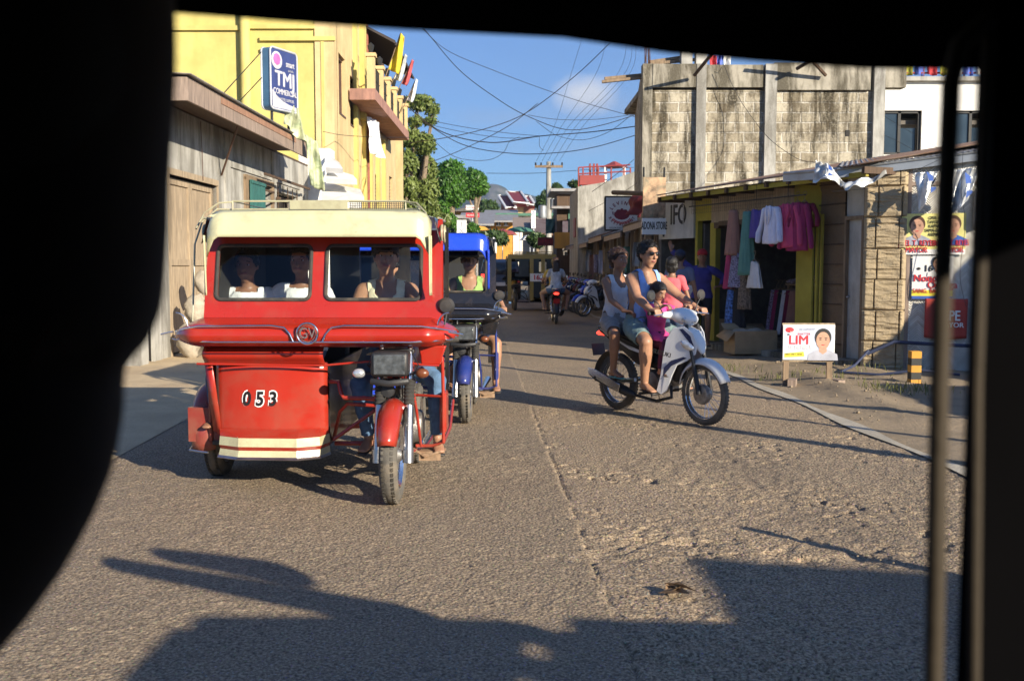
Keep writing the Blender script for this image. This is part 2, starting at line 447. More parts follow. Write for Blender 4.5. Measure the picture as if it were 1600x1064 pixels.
    names = [x[0][0] for x in segs]; L = np.array(names)[lab]
    hh = ((fc-np.array(P)) @ np.array(U))/s; yy = ((fc-np.array(P)) @ np.array(Yl))/s; xx = ((fc-np.array(P)) @ np.array(Fw))/s
    hl = (fc-np.array(Hc)) @ np.array(hm)/q     # head-local coords
    lip = (L == 'H') & (np.abs(hl[:, 1]) < .026) & (np.abs(hl[:, 2]+.058) < .0085) & (hl[:, 0] > .07)
    me.polygons.foreach_set('material_index', lip.astype(int)); finish(me, 0)
    me.polygons.foreach_set('use_smooth', [True]*nf)
    if bottom:
        kind, bm_ = bottom
        if kind == 'shorts': k = ((L == 'T') & (hh < .1)) | ((L == 'L') & (tt < .8))
        elif kind == 'hot': k = ((L == 'T') & (hh < .08)) | ((L == 'L') & (tt < .38))
        else: k = ((L == 'T') & (hh < .1)) | (L == 'L') | ((L == 'S') & (tt < .93))
        submesh(me, vn, co, k, .009*s, 'trousers' if kind == 'long' else 'shorts', bm_, o, fold=.012, seed=5, smooth=6)
    if top:
        kind, tm = top
        ar = np.abs(yy)
        if kind == 'tank': k = ((L == 'T') | (L == 'C') | (L == 'N') | (L == 'L')) & (hh > -.02) & (hh < .53) & ((hh < np.where(xx > 0, .375, .42)+1.2*np.clip(ar-.03, 0, .1)) | ((ar > .07) & (ar < .125))) & (ar < .14)
        elif kind == 'tee': k = (((L == 'T') | (L == 'C') | (L == 'L')) & (hh > -.03) & (hh < .5+.0*ar) & ~((ar < .085) & (hh > .465))) | ((L == 'U') & (tt < .62))
        else: k = (((L == 'T') | (L == 'C') | (L == 'L')) & (hh > -.06) & ~((ar < .075) & (hh > .475))) | (L == 'U') | ((L == 'F') & (tt < .93))
        submesh(me, vn, co, k, .014*s if kind != 'tank' else .01*s, 'shirt', tm, o, fold=.019 if kind != 'tank' else .013, seed=9, smooth=7)
    if sandals:
        for i in (0, 1):
            mbx = MB(); An = legs[i][1]; fd = V(footd[i]).normalized(); z = An.z-.075*s
            lt = fd.cross(V((0, 0, 1)))
            mbx.loft([V((An.x, An.y, z))-fd*.05*s, V((An.x, An.y, z))+fd*.06*s, V((An.x, An.y, z))+fd*.19*s], [.03*s, .034*s, .04*s], [.009*s]*3, lt, 12)
            c = V((An.x, An.y, z))+fd*.09*s
            mbx.tube([c+lt*.042*s, c+lt*.03*s+V((0, 0, .035*s)), c-lt*.03*s+V((0, 0, .035*s)), c-lt*.042*s], .006, 6)
            mbx.build('sandal', sandals, o)
    # eyes and brows
    for k in (1, -1):
        e = MB(); e.m = 0; e.ell(hv(.0765, .031*k, .008), (.0065*q, .0135*q, .0058*q), 10, 6, hm)
        e.m = 1; e.ell(hv(.0805, .031*k, .008), (.004*q, .0062*q, .006*q), 8, 6, hm)
        e.tube([hv(.086, .014*k, .029), hv(.088, .03*k, .034), hv(.076, .049*k, .028)], .0042*q, 6)
        e.build('eye', [M_eye, M_iris], o)
    if hair:
        kind = hair[0]; hmx = hair[1]
        x_, z_ = hl[:, 0], hl[:, 2]
        line = np.where(x_ > .03, .068, np.where(x_ > -.02, .03, -.05))
        line = np.interp(x_, [-.12, -.04, -.02, .02, .045, .065, .1], [-.075, -.06, .015, -.005, .02, .062, .07])
        if vox < .0125 and kind in ('short', 'bun', 'bob'):
            rng = np.random.default_rng(int(abs(hl[:, 0].sum())*10) % 9999)
            ks = np.nonzero((L == 'H') & (z_ > line+.004))[0]; ks = rng.choice(ks, min(len(ks), 900)); fn = np.empty(nf*3); me.polygons.foreach_get('normal', fn); fn = fn.reshape(-1, 3)[ks]
            dirn = fn*.75+np.array(hm @ V((.35 if kind == 'short' else -.8, 0, -.3 if kind != 'short' else .25)))+rng.normal(size=(len(ks), 3))*.33; dirn /= np.linalg.norm(dirn, axis=1)[:, None]
            sd = np.cross(dirn, rng.normal(size=(len(ks), 3))); sd /= np.linalg.norm(sd, axis=1)[:, None]
            b0 = fc[ks]+fn*.008*q; ln = (rng.uniform(.014, .028, len(ks))*q*(1 if kind == 'short' else 1.3))[:, None]; wd = .0045*q
            tv = np.stack([b0-sd*wd, b0+sd*wd, b0+dirn*ln], 1).reshape(-1, 3)
            tm_ = bpy.data.meshes.new('hair'); tm_.from_pydata(tv.tolist(), [], [(3*i, 3*i+1, 3*i+2) for i in range(len(ks))]); tm_.materials.append(hmx)
            to = bpy.data.objects.new('hair', tm_); COL.objects.link(to); to.parent = o
        k = ((L == 'H') | (L == 'N')) & (z_ > line)
        off = .011*q
        if kind in ('cap',): submesh(me, vn, co, ((L == 'H') | (L == 'N')) & (z_ > line), .006*q, 'hair', M_hair, o, fold=.004, fs=40)
        else: submesh(me, vn, co, k, off, 'hair', hmx, o, fold=.009, fs=60, thick=.01, seed=3, smooth=1)
        if kind == 'cap':
            c = MB()
            c.ell(hv(-.008, 0, .052), (.108*q, .088*q, .08*q), 18, 12, hm)
            c.T = None
            for sgn in (1,):
                pts = []
                c.prism([(.06+.0, -.075), (.12, -.06), (.165, -.03), (.175, 0), (.165, .03), (.12, .06), (.06, .075)], 0, .006, lambda a, b, t: hv(a, b, .048+t-.12*(a-.06)-.6*b*b*4))
            c.build('cap', hmx, o)
        if kind in ('long', 'bun', 'bob'):
            c = MB()
            c.ell(hv(-.02, 0, .038), (.106*q, .094*q, .095*q), 16, 12, hm)
            if kind == 'long':
                c.loft([hv(-.05, 0, .04), hv(-.08, 0, -.08), hv(-.1, 0, -.2), hv(-.1, .0, -.34)], [.085*q, .095*q, .1*q, .05*q], [.06*q, .05*q, .04*q, .02*q], hm @ V((0, 1, 0)), 18)
            elif kind == 'bun':
                c.ell(hv(-.125, 0, .05), (.042*q, .045*q, .042*q)); c.loft([hv(-.05, 0, .02), hv(-.07, 0, -.06)], [.075*q, .05*q], [.05*q, .035*q], hm @ V((0, 1, 0)), 14)
                for _ in range(26):
                    a = random.uniform(-1, 1); b0 = random.uniform(0, .1)
                    p = hv(-.06+random.uniform(-.04, .04), .085*a, b0); c.loft([p, p+V((-.05*random.random()-.02, .03*a, .02+.03*random.random()))], [.007*q, .003*q], [.007*q, .003*q], V((0, 0, 1)), 6)
            else:
                c.loft([hv(-.04, 0, .04), hv(-.05, 0, -.05), hv(-.05, 0, -.09)], [.088*q, .092*q, .075*q], [.07*q, .055*q, .04*q], hm @ V((0, 1, 0)), 16)
            # keep the face free
            hme = remesh(c, .009, 2)
            n2 = len(hme.vertices); hc = np.empty(n2*3); hme.vertices.foreach_get('co', hc); hc = hc.reshape(-1, 3)
            l2 = (hc-np.array(Hc)) @ np.array(hm)/q
            push = np.clip(l2[:, 0]-np.interp(l2[:, 2], [-.1, .03, .06, .085], [-.02, .0, .05, .12]), 0, 1)
            nvh = np.array(hm @ V((1, 0, 0)))
            hc = hc-push[:, None]*nvh*q
            nz = (fbm(l2[:, 1]*60, l2[:, 2]*14+l2[:, 0]*30, 3, 2)-.5)*.016*q
            nn = np.empty(n2*3); hme.vertex_normals.foreach_get('vector', nn); hc = hc+nn.reshape(-1, 3)*nz[:, None]
            hme.vertices.foreach_set('co', hc.ravel()); hme.update()
            hme.materials.clear(); hme.materials.append(hmx)
            ho = bpy.data.objects.new('hair', hme); COL.objects.link(ho); ho.parent = o
    o['_hv'] = [*Hc, q]
    o['hmy'] = head[0]
    return o, hv, hm
M_dlens = mat('dark_headlight_glass', (.10, .11, .12), .08, .3, .5, 25, .25, 50)
# ---------- wheels ----------
def wheel(parent, name, c, ax, r, tr, spokes=18, rimm=M_chrome, hub=.05, tyre=M_tyred, hubm=M_engine, tw=None):
    w = MB(); n = 40
    f = (tw or tr)/tr
    w.torus(c, r-tr, tr, ax, 48, 12, f)
    # knobs of the tread
    x, y, d = frame(ax)
    for i in range(64):
        a = 2*math.pi*i/56
        for k in (-1, 1):
            p = V(c)+(x*math.cos(a)+y*math.sin(a))*(r-tr*.2)+d*(k*tr*f*.5)
            w.box(p, (tr*.35, tr*.28, tr*.35), Matrix((x*math.cos(a)+y*math.sin(a), d, x*-math.sin(a)+y*math.cos(a))).transposed())
    o = w.build(name, tyre, parent)
    g = MB(); ri = r-tr*1.75
    g.lathe([(ri+tr*.1, -tr*.75*f), (ri-tr*.15, -tr*.4*f), (ri-tr*.2, tr*.4*f), (ri+tr*.1, tr*.75*f), (ri+tr*.22, tr*.75*f), (ri+tr*.05, 0), (ri+tr*.22, -tr*.75*f)], c, ax, 40, True)
    g.build('rim', rimm, o)
    if spokes:
        s = MB()
        for i in range(spokes):
            a = 2*math.pi*i/spokes; b = a+(.35 if i % 2 else -.35)
            k = 1 if (i//2) % 2 else -1
            s.cyl(V(c)+(x*math.cos(b)+y*math.sin(b))*hub*.8+d*(k*.03), V(c)+(x*math.cos(a)+y*math.sin(a))*ri, .0022, n=5)
        tag(s.build('spokes', M_chrome, o), kind=None)
    h = MB(); h.lathe([(.012, -.06), (hub*.6, -.055), (hub, -.03), (hub, .03), (hub*.6, .055), (.012, .06)], c, ax, 20); h.build('hub', hubm, o)
    return o
def fender(mb, c, r, a0, a1, w, dip, n=20, th=.004):
    # arc in local x-z plane about the wheel; a measured from +x upwards
    def fn(u, v):
        a = R(a0+(a1-a0)*u); s = (v-.5)*2
        rr = r-dip*abs(s)**2.2
        return V((c[0]+rr*math.cos(a), c[1]+s*w*(1-.25*abs(2*u-1)**3), c[2]+rr*math.sin(a)))
    mb.grid(fn, n, 8)

# ---------- underbone motorcycle: x forward, y left ----------
def motorcycle(label, loc, rotz, body, accent, group=None, near=True, steer=0, name='motorcycle', cat='motorcycle', seatm=M_seat, cargo=False):
    t = thing(name, label, cat, loc, rotz, group)
    FX, RX, WR = .61, -.61, .283
    wheel(t, 'front_wheel', (FX, 0, WR), (0, 1, 0), WR, .036, 28 if near else 12, M_chrome, .065)
    wheel(t, 'rear_wheel', (RX, 0, WR), (0, 1, 0), WR, .042, 28 if near else 12, M_chrome, .06)
    m = MB(); fender(m, (FX, 0, WR), .325, 25, 168, .075, .055); m.build('front_fender', body, t, solid=.005)
    m = MB(); fender(m, (RX, 0, WR), .33, 85, 185, .08, .03); m.build('rear_fender', M_bplast, t, solid=.004)
    for k in (1, -1):
        m = MB(); m.cyl((FX, .075*k, WR), (FX-.07, .075*k, .55), .024, .022, 12); m.cyl((FX-.07, .075*k, .55), (FX-.18, .07*k, .9), .017, n=10)
        m.build('fork_leg', M_bplast, t)
    m = MB(); m.lathe([(.0, -.035), (.085, -.03), (.095, 0), (.085, .03), (.0, .035)], (FX, -.03, WR), (0, 1, 0), 26); m.build('brake_drum', M_engine, t)
    # leg shield wings
    ol = [(.56, .73), (.52, .83), (.44, .885), (.34, .87), (.27, .76), (.235, .6), (.2, .42), (.14, .27), (.20, .24), (.27, .29), (.33, .43), (.38, .53), (.47, .575), (.545, .64)]
    for k in (1, -1):
        def fy(a, b, tt): return V((a, k*(.035+.42*max(0, .58-a)-.28*max(0, .3-a)-.1*max(0, .5-b)+tt), b))
        m = MB(); m.prism(ol, 0, .012, fy)
        s = m.build('leg_shield', body, t, smooth=50, bevel=.006)
        m = MB(); m.prism([(.50, .80), (.43, .865), (.40, .86), (.46, .78), (.535, .7), (.53, .715)], .0125, .0145, fy); m.build('stripe', accent, s)
        m = MB(); m.prism([(.25, .5), (.235, .42), (.33, .52), (.47, .60), (.44, .61), (.33, .57)], .0125, .0145, fy); m.build('stripe', accent, s)
        m = MB(); m.ell((.475, k*.095, .715), (.075, .022, .035), 14, 8, Matrix.Rotation(-k*R(22), 3, 'Z') @ Matrix.Rotation(R(28), 3, 'Y')); m.build('turn_signal', M_lens, t)
    m = MB(); m.loft([(.36, 0, .84), (.46, 0, .80), (.54, 0, .72), (.57, 0, .66)], [.115, .10, .065, .03], [.05, .06, .05, .02], (0, 1, 0), 20)
    m.build('nose', body, t, smooth=60)
    m = MB(); m.loft([(.40, 0, .78), (.36, 0, .6), (.26, 0, .38)], [.07, .08, .06], [.05, .05, .04], (0, 1, 0), 16); m.build('inner_shield', M_bplast, t)
    # head cowl
    m = MB(); m.loft([(.22, 0, .99), (.28, 0, .985), (.36, 0, .965), (.41, 0, .945)], [.07, .13, .125, .085], [.05, .068, .075, .06], (0, 1, 0), 22)
    for k in (1, -1): m.loft([(.28, k*.08, .985), (.26, k*.19, .985)], [.045, .026], [.045, .026], (1, 0, 0), 12)
    m.build('head_cowl', body, t, smooth=60)
    m = MB(); m.loft([(.385, 0, .952), (.425, 0, .935), (.438, 0, .93)], [.10, .085, .05], [.06, .05, .03], (0, 1, 0), 20); h = m.build('headlight', M_lens, t)
    m = MB(); m.tube([(.23, .34, 1.0), (.25, .2, 1.0), (.28, 0, .99), (.25, -.2, 1.0), (.23, -.34, 1.0)], .011, 8); m.build('handlebar', M_steel, t)
    for k in (1, -1):
        m = MB(); m.lathe([(.012, 0), (.017, .005), (.017, .1), (.019, .115), (.012, .12)], (.235, k*.23, 1.0), (-.05, k, 0), 12); m.build('grip', M_rubber, t)
        m = MB(); m.tube([(.27, k*.2, 1.0), (.31, k*.24, .995), (.30, k*.34, .985)], [.008, .007, .005], 6); m.build('lever', M_chrome, t)
        m = MB(); m.tube([(.26, k*.2, 1.0), (.25, k*.24, 1.08), (.235, k*.29, 1.13)], .005, 6); m.lathe([(0, -.015), (.035, -.014), (.052, 0), (.052, .006), (0, .007)], (.225, k*.31, 1.16), (-1, 0, 0), 24)
        mo = m.build('mirror', M_bplast, t)
        m = MB(); m.lathe([(0, .008), (.047, .008), (.046, .0095), (0, .0095)], (.225, k*.31, 1.16), (-1, 0, 0), 24); m.build('mirror_glass', M_chrome, mo)
    # frame body and side covers
    m = MB(); m.loft([(.30, 0, .45), (.12, 0, .5), (-.1, 0, .55), (-.35, 0, .62)], [.055, .06, .08, .09], [.07, .07, .09, .1], (0, 1, 0), 16); m.build('frame_cover', M_bplast, t)
    for k in (1, -1):
        def fy2(a, b, tt): return V((a, k*(.115-.09*max(0, -.25-a)+tt), b))
        m = MB(); m.prism([(.02, .56), (.0, .47), (-.2, .5), (-.45, .62), (-.82, .77), (-.86, .83), (-.7, .79), (-.35, .72), (-.1, .67)], -.02, .012, fy2)
        s = m.build('side_cover', M_black if body is M_white else body, t, bevel=.006)
        m = MB(); m.prism([(-.08, .62), (-.06, .59), (-.3, .63), (-.8, .79), (-.82, .805), (-.35, .67)], .0125, .015, fy2); m.build('stripe', body if body is M_white else accent, s)
    m = MB(); m.loft([(.0, 0, .69), (-.12, 0, .735), (-.4, 0, .755), (-.75, 0, .80), (-.83, 0, .82)], [.06, .11, .13, .11, .06], [.025, .04, .045, .035, .02], (0, 1, 0), 18); m.build('seat', seatm, t)
    m = MB(); m.tube([(-.62, .1, .82), (-.78, .1, .87), (-.9, 0, .88), (-.78, -.1, .87), (-.62, -.1, .82)], .011, 8); m.build('grab_rail', M_steel, t)
    m = MB(); m.loft([(-.84, 0, .76), (-.9, 0, .75)], [.07, .05], [.035, .025], (0, 1, 0), 12); m.build('tail_light', M_redl, t)
    m = MB(); m.box((-.93, 0, .58), (.006, .16, .12), Matrix.Rotation(R(-15), 3, 'Y')); m.build('plate', M_redlens if not near else M_bplast, t)
    m = MB(); m.lathe([(.04, -.11), (.11, -.1), (.125, -.04), (.125, .04), (.11, .1), (.04, .11)], (-.02, 0, .33), (0, 1, 0), 24); m.loft([(.02, 0, .36), (.24, 0, .38)], [.075, .065], [.07, .06], (0, 1, 0), 14)
    for k in range(6): m.box((.08+k*.028, 0, .375), (.007, .17, .16))
    m.build('engine', M_engine, t)
    m = MB(); m.tube([(.22, -.05, .32), (.26, -.08, .22), (.1, -.12, .17), (-.2, -.14, .2)], .016, 8); m.loft([(-.2, -.145, .2), (-.3, -.15, .22), (-.72, -.165, .33), (-.82, -.17, .36)], [.03, .045, .052, .035], [.03, .045, .052, .035], (0, 1, 0), 16)
    e = m.build('exhaust', M_bplast, t)
    m = MB(); m.prism([(-.35, .21), (-.33, .29), (-.7, .40), (-.84, .41), (-.82, .35), (-.6, .28)], -.215, -.205, lambda a, b, tt: V((a, tt, b))); m.build('heat_shield', M_chrome, e, bevel=.003)
    for k in (1, -1):
        m = MB(); m.cyl((-.28, k*.06, .33), (RX, k*.085, WR), .02, n=8); m.build('swingarm', M_steel, t)
        m = MB(); m.cyl((RX+.02, k*.11, WR+.02), (-.48, k*.11, .62), .012, n=8)
        pts = [V((RX+.05, k*.11, WR+.08)).lerp(V((-.49, k*.11, .6)), q/40)+V((.026*math.cos(q*1.1), .026*math.sin(q*1.1), 0)) for q in range(41)]
        m.tube(pts, .005, 5); m.build('shock_absorber', M_chrome, t)
        m = MB(); m.cyl((.0, k*.1, .24), (.0, k*.25, .24), .014, n=8); m.cyl((-.42, k*.1, .33), (-.42, k*.22, .33), .012, n=8); m.build('foot_peg', M_rubber, t)
    m = MB(); m.tube([(.05, -.12, .26), (.12, -.2, .22), (.14, -.22, .24)], .007, 6); m.tube([(-.1, .08, .2), (-.14, .15, .1)], .008, 6); m.build('pedal', M_steel, t)
    if cargo:
        m = MB(); m.box((.05, 0, .62), (.3, .2, .1)); m.build('luggage', accent, t, bevel=.02)
    return t

# ---------- motor tricycle with sidecar: x to the viewer's right, faces -y, origin under the front wheel ----------
def tricycle(label, loc, rotz, bodym, roofm, stripem, windows=2, dark=None, fendm=None, num=None, group=None, emblem=None, rails=None, rack=True):
    t = thing('tricycle', label, 'tricycle', loc, rotz, group)
    dark = dark or bodym; fendm = fendm or bodym; rails = rails or roofm
    X0, X1 = -1.26, .27
    # --- motorcycle half
    wheel(t, 'front_wheel', (0, 0, .295), (1, 0, 0), .295, .056, 28, M_chrome, .05)
    m = MB()
    m.T = Matrix.Rotation(R(-90), 4, 'Z')
    fender(m, (0, 0, .295), .345, 20, 150, .072, .05); m.build('front_fender', fendm, t, solid=.005)
    for k in (-1, 1):
        m = MB(); m.cyl((k*.092, 0, .28), (k*.09, .085, .6), .03, .027, 14); m.cyl((k*.092, -.01, .25), (k*.092, 0, .33), .034, n=12)
        fk = m.build('fork_leg', M_steel, t)
        m = MB(); m.lathe([(.03+.007*(q % 2), q*.0115) for q in range(15)], (k*.09, .085, .59), (0, .26, .96), 14); m.build('gaiter', M_rubber, fk)
        m = MB(); m.cyl((k*.09, .12, .74), (k*.088, .2, .95), .018, n=10); m.build('fork_tube', M_chrome, fk)
    m = MB(); m.bb(-.125, .125, .13, .2, .72, .745); m.bb(-.115, .115, .17, .24, .9, .93); m.build('fork_clamp', M_bplast, t, bevel=.006)
    m = MB(); m.bb(-.135, .095, .0, .2, .775, .925); h = m.build('headlight', M_bplast, t, bevel=.02)
    m = MB(); m.bb(-.115, .075, -.006, .002, .79, .91); m.build('lens', M_dlens, h, bevel=.006)
    m = MB(); m.loft([(-.13, .02, .745), (-.02, -.01, .735), (.09, .02, .745)], [.012]*3, [.02]*3, (0, 1, 0), 10); m.build('headlight_trim', M_bplast, t)
    for k, mm in ((-.215, M_lens), (.175, mat('smoked_orange', (.16, .05, .02), .3))):
        m = MB(); m.cyl((k*.6, .1, .79), (k, .1, .79), .01, n=8); ts = m.build('turn_signal', M_bplast, t)
        m = MB(); m.ell((k, .07, .79), (.042, .03, .03)); m.build('lens', mm, ts)
    m = MB(); m.tube([(-.36, .32, .98), (-.2, .26, .97), (0, .22, .95), (.2, .26, .97), (.36, .32, .98)], .011, 8); m.build('handlebar', M_chrome, t)
    for k in (-1, 1):
        m = MB(); m.cyl((k*.27, .29, .975), (k*.38, .33, .98), .018, n=10); m.build('grip', M_rubber, t)
    m = MB(); m.tube([(.28, .3, .98), (.3, .3, 1.1), (.305, .33, 1.14)], .006, 6); m.lathe([(0, -.02), (.04, -.017), (.056, 0), (.056, .006), (0, .008)], (.3, .37, 1.19), (0, 1, 0), 24); m.build('mirror', M_bplast, t)
    m = MB(); m.loft([(0, .3, .8), (0, .5, .84), (0, .78, .8)], [.1, .14, .11], [.09, .12, .07], (1, 0, 0), 18); m.build('fuel_tank', dark, t)
    m = MB(); m.loft([(0, .75, .78), (0, 1.1, .79), (0, 1.5, .82)], [.11, .14, .12], [.04, .05, .04], (1, 0, 0), 16); m.build('saddle', M_seat, t)
    m = MB(); m.lathe([(.05, -.13), (.1, -.12), (.12, -.05), (.12, .05), (.1, .12), (.05, .13)], (0, .62, .38), (1, 0, 0), 22)
    m.cyl((0, .45, .42), (0, .3, .62), .07, .06, 14)
    for q in range(7): m.box((0, .42-q*.018, .47+q*.024), (.17, .14, .007), Matrix.Rotation(R(-52), 3, 'X'))
    m.build('engine', M_engine, t)
    m = MB(); m.tube([(.04, .3, .5), (.06, .2, .4), (.07, .26, .26), (.12, .6, .22), (.16, 1.3, .26)], [.018, .018, .018, .018, .04], 10); m.build('exhaust', M_chrome, t)
    m = MB(); m.tube([(0, .2, .9), (0, .34, .5), (0, .5, .25), (0, .9, .24), (0, 1.0, .6), (0, .4, .8)], .018, 8); m.build('bike_frame', M_black, t)
    wheel(t, 'rear_wheel', (0, 1.27, .295), (1, 0, 0), .295, .056, 12, M_chrome, .06)
    # clutter: cables and horn
    m = MB()
    for q in range(7):
        a = random.uniform(-.1, .1); b = random.uniform(-.12, .12)
        m.tube([(a, .2, .93), (a*1.8, .1+.05*random.random(), .84), (b, .16, .7), (b*.6, .3, .55)], .0045, 6)
    m.lathe([(0, 0), (.045, .004), (.04, .03), (0, .035)], (-.04, .1, .68), (0, -1, 0), 16)
    m.build('cables', M_bplast, t)
    # guard on the open side
    m = MB(); m.tube([(.27, .42, .86), (.275, .42, .6), (.275, .42, .3), (.2, .46, .27), (.09, .46, .27)], .011, 8); m.tube([(.09, .5, .6), (.275, .42, .6)], .009, 8)
    m.tube([(.275, .42, .3), (.275, 1.0, .3), (.275, 1.35, .45)], .011, 8)
    m.tube([(.1, .12, .75), (.13, .14, .55), (.14, .3, .3)], .009, 8)
    m.build('side_guard', fendm, t)
    m = MB(); m.box((.272, .52, .49), (.045, .2, .27)); m.build('guard_panel', fendm, t, bevel=.02)
    m = MB(); m.bb(.1, .28, .42, .56, .225, .24); m.tube([(.08, .4, .26), (.16, .34, .22), (.26, .36, .25)], .009, 8); m.bb(.12, .26, .36, .375, .19, .235); m.build('footrest', mat('rusty_steel', (.33, .22, .14), .8, .3, .3, 20, .4, 60, .6, (.16, .07, .03), 10), t)
    # linking tubes
    m = MB(); m.tube([(-.48, .4, .7), (-.4, .38, .7), (-.38, .36, .63), (-.36, .35, .6), (-.1, .3, .6)], .014, 8); m.tube([(-.44, .4, .32), (-.1, .42, .56)], .012, 8)
    m.tube([(-.46, .5, .3), (-.4, .42, .5), (-.34, .36, .56), (-.1, .33, .55)], .012, 8); m.tube([(-.47, .6, .26), (-.05, .6, .26)], .016, 8); m.tube([(-.47, 1.3, .26), (-.05, 1.3, .28)], .016, 8)
    m.build('link_tubes', fendm, t)
    # --- cab: windscreen wall
    W = []
    if windows == 2: W = [(-1.185, -.585), (-.475, .13)]
    else: W = [(-1.2, -.62), (-.27, .17)]
    z0, z1, zb, zt = 1.235, 1.575, 1.1, 1.68
    def wy(z): return .36+.16*(z-1.1)/.6
    def slab(m, xa, xb, za, zc, th=.03):
        m.add([(xa, wy(za), za), (xb, wy(za), za), (xb, wy(zc), zc), (xa, wy(zc), zc), (xa, wy(za)+th, za), (xb, wy(za)+th, za), (xb, wy(zc)+th, zc), (xa, wy(zc)+th, zc)],
              [(0, 1, 2, 3), (5, 4, 7, 6), (4, 0, 3, 7), (1, 5, 6, 2), (3, 2, 6, 7), (4, 5, 1, 0)])
    # panel as one sheet with rounded window holes (bmesh-free: strips around each opening)
    def rrect(xa, xb, za, zc, r, n=6):
        o = []
        for cx, cz, a in ((xb-r, zc-r, 0), (xa+r, zc-r, 90), (xa+r, za+r, 180), (xb-r, za+r, 270)):
            for k in range(n+1): b = R(a+90*k/n); o.append((cx+r*math.cos(b), cz+r*math.sin(b)))
        return o
    edges = [X0]+[ (W[i][1]+W[i+1][0])/2 for i in range(len(W)-1)]+[X1]
    m = MB()
    for i, (a, b) in enumerate(W):
        xa, xb = edges[i], edges[i+1]
        inn = rrect(a, b, z0, z1, .035); out = []
        for (x, z) in inn:
            cx, cz = (a+b)/2, (z0+z1)/2
            dx, dz = (x-cx)/((b-a)/2), (z-cz)/((z1-z0)/2)
            if abs(dx) > abs(dz): ox = xb if dx > 0 else xa; oz = cz+dz/abs(dx)*((zt-cz) if dz > 0 else (cz-zb))
            else: oz = zt if dz > 0 else zb; ox = cx+dx/abs(dz)*((xb-cx) if dx > 0 else (cx-xa))
            out.append((ox, oz))
        n = len(inn); vs = [V((x, wy(z), z)) for x, z in inn]+[V((x, wy(z), z)) for x, z in out]
        vs += [p+V((0, .03, 0)) for p in vs]
        fs = []
        for k in range(n):
            l = (k+1) % n; fs += [(k, l, l+n, k+n), (l+2*n, k+2*n, k+3*n, l+3*n), (l, k, k+2*n, l+2*n)]
        m.add(vs, fs)
        # corners of the outer rectangle
        for (ox, oz) in ((xa, zb), (xa, zt), (xb, zb), (xb, zt)):
            j = sorted(range(n), key=lambda q: (out[q][0]-ox)**2+(out[q][1]-oz)**2)[:2]
            m.add([V((ox, wy(oz), oz)), V((out[j[0]][0], wy(out[j[0]][1]), out[j[0]][1])), V((out[j[1]][0], wy(out[j[1]][1]), out[j[1]][1]))], [(0, 1, 2)])
    fr = m.build('front_panel', bodym, t, smooth=20)
    for (a, b) in W:
        m = MB(); o = rrect(a-.004, b+.004, z0-.004, z1+.004, .038)
        m.tube([(x, wy(z)-.003, z) for x, z in o], .0125, 8, closed=True); g = m.build('window_seal', M_rubber, fr)
        m = MB(); o = rrect(a, b, z0, z1, .035); m.add([(x, wy(z)+.012, z) for x, z in o], [tuple(range(len(o)))]); m.build('window_glass', M_glass, fr, smooth=0)
    # visor and roof
    zr0, zr1 = 1.63, 1.80
    m = MB()
    xa, xb = -1.225, .205
    def vis(u, v):
        # u across, v 0 bottom lip .. 1 top; corners rounded
        x = xa+(xb-xa)*u; e = min(x-xa, xb-x); cr = .12
        sag = cr-math.sqrt(max(0, cr*cr-(cr-min(e, cr))**2))
        z = zr0+(zr1-.6*sag-zr0)*v; y = .29+.03*v+.25*max(0, v-.75)**1.2+ .5*sag
        zlip = 1.8*max(0, .07-e)
        return V((x, y, z-zlip*(1-v)))
    m.grid(vis, 48, 8)
    m.build('visor', roofm, t, solid=.008, smooth=60)
    m = MB()
    m.loft([((xa+xb)/2, .34, 1.765), ((xa+xb)/2, 1.0, 1.78), ((xa+xb)/2, 1.95, 1.76)], [.69, .70, .69], [.032, .035, .032], (1, 0, 0), 36, cap=False)
    m.build('roof', roofm, t)
    for x in (xa+.0, xb-.005):
        m = MB(); s = -1 if x < -.5 else 1
        m.grid(lambda u, v: V((x+s*(.0+.012*v), .285+.03*u+.1*v*(1-v), 1.64-.38*u*(1) - 0*v)) + V((0, .055*v*(1-.75*u), 0)), 14, 3); m.build('visor_trim', roofm, t, solid=.006)
    # corner posts, dark rear wall, added side sheet
    for x in (X0+.015, X1-.015):
        for y in (.5, 1.2, 1.95):
            x_ = x; x = x-.07 if (x > 0 and y > 1) else x
            m = MB(); m.bb(x-.016, x+.016, y, y+.035, .9 if y < 1 else .45, 1.75); m.build('roof_post', M_black if y > 1 else bodym, t); x = x_
    m = MB()
    for (xx0, xx1, zz0, zz1) in ((X0, .02, 1.1, 1.2), (X0, .02, 1.6, 1.75), (X0, -.98, 1.2, 1.6), (-.74, -.5, 1.2, 1.6), (-.41, -.1, 1.2, 1.6), (-1.26, -.45, .45, 1.1)):
        m.bb(xx0+.001, xx1-.001, 1.9, 1.925, zz0, zz1)
    m.build('rear_wall', M_dark if dark is bodym else M_black, t)
    m = MB(); m.bb(X0+.001, X0+.012, .6, 1.9, 1.06, 1.74); m.build('side_blackout', M_dark, t)  # black sheet added at the open side to keep the cab dark
    m = MB(); m.bb(-1.22, -.5, .72, 1.28, .58, .68); m.bb(-1.22, -.5, 1.3, 1.4, .66, 1.1); m.build('bench', M_seat, t, bevel=.02)
    m = MB(); m.bb(-1.24, -.47, .42, 1.9, .28, .305); m.build('floor_pan', M_black, t)
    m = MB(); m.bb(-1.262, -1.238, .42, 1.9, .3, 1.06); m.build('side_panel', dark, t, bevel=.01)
    m = MB(); m.bb(-.487, -.467, .42, 1.9, .3, .8); m.build('inner_panel', M_black, t)
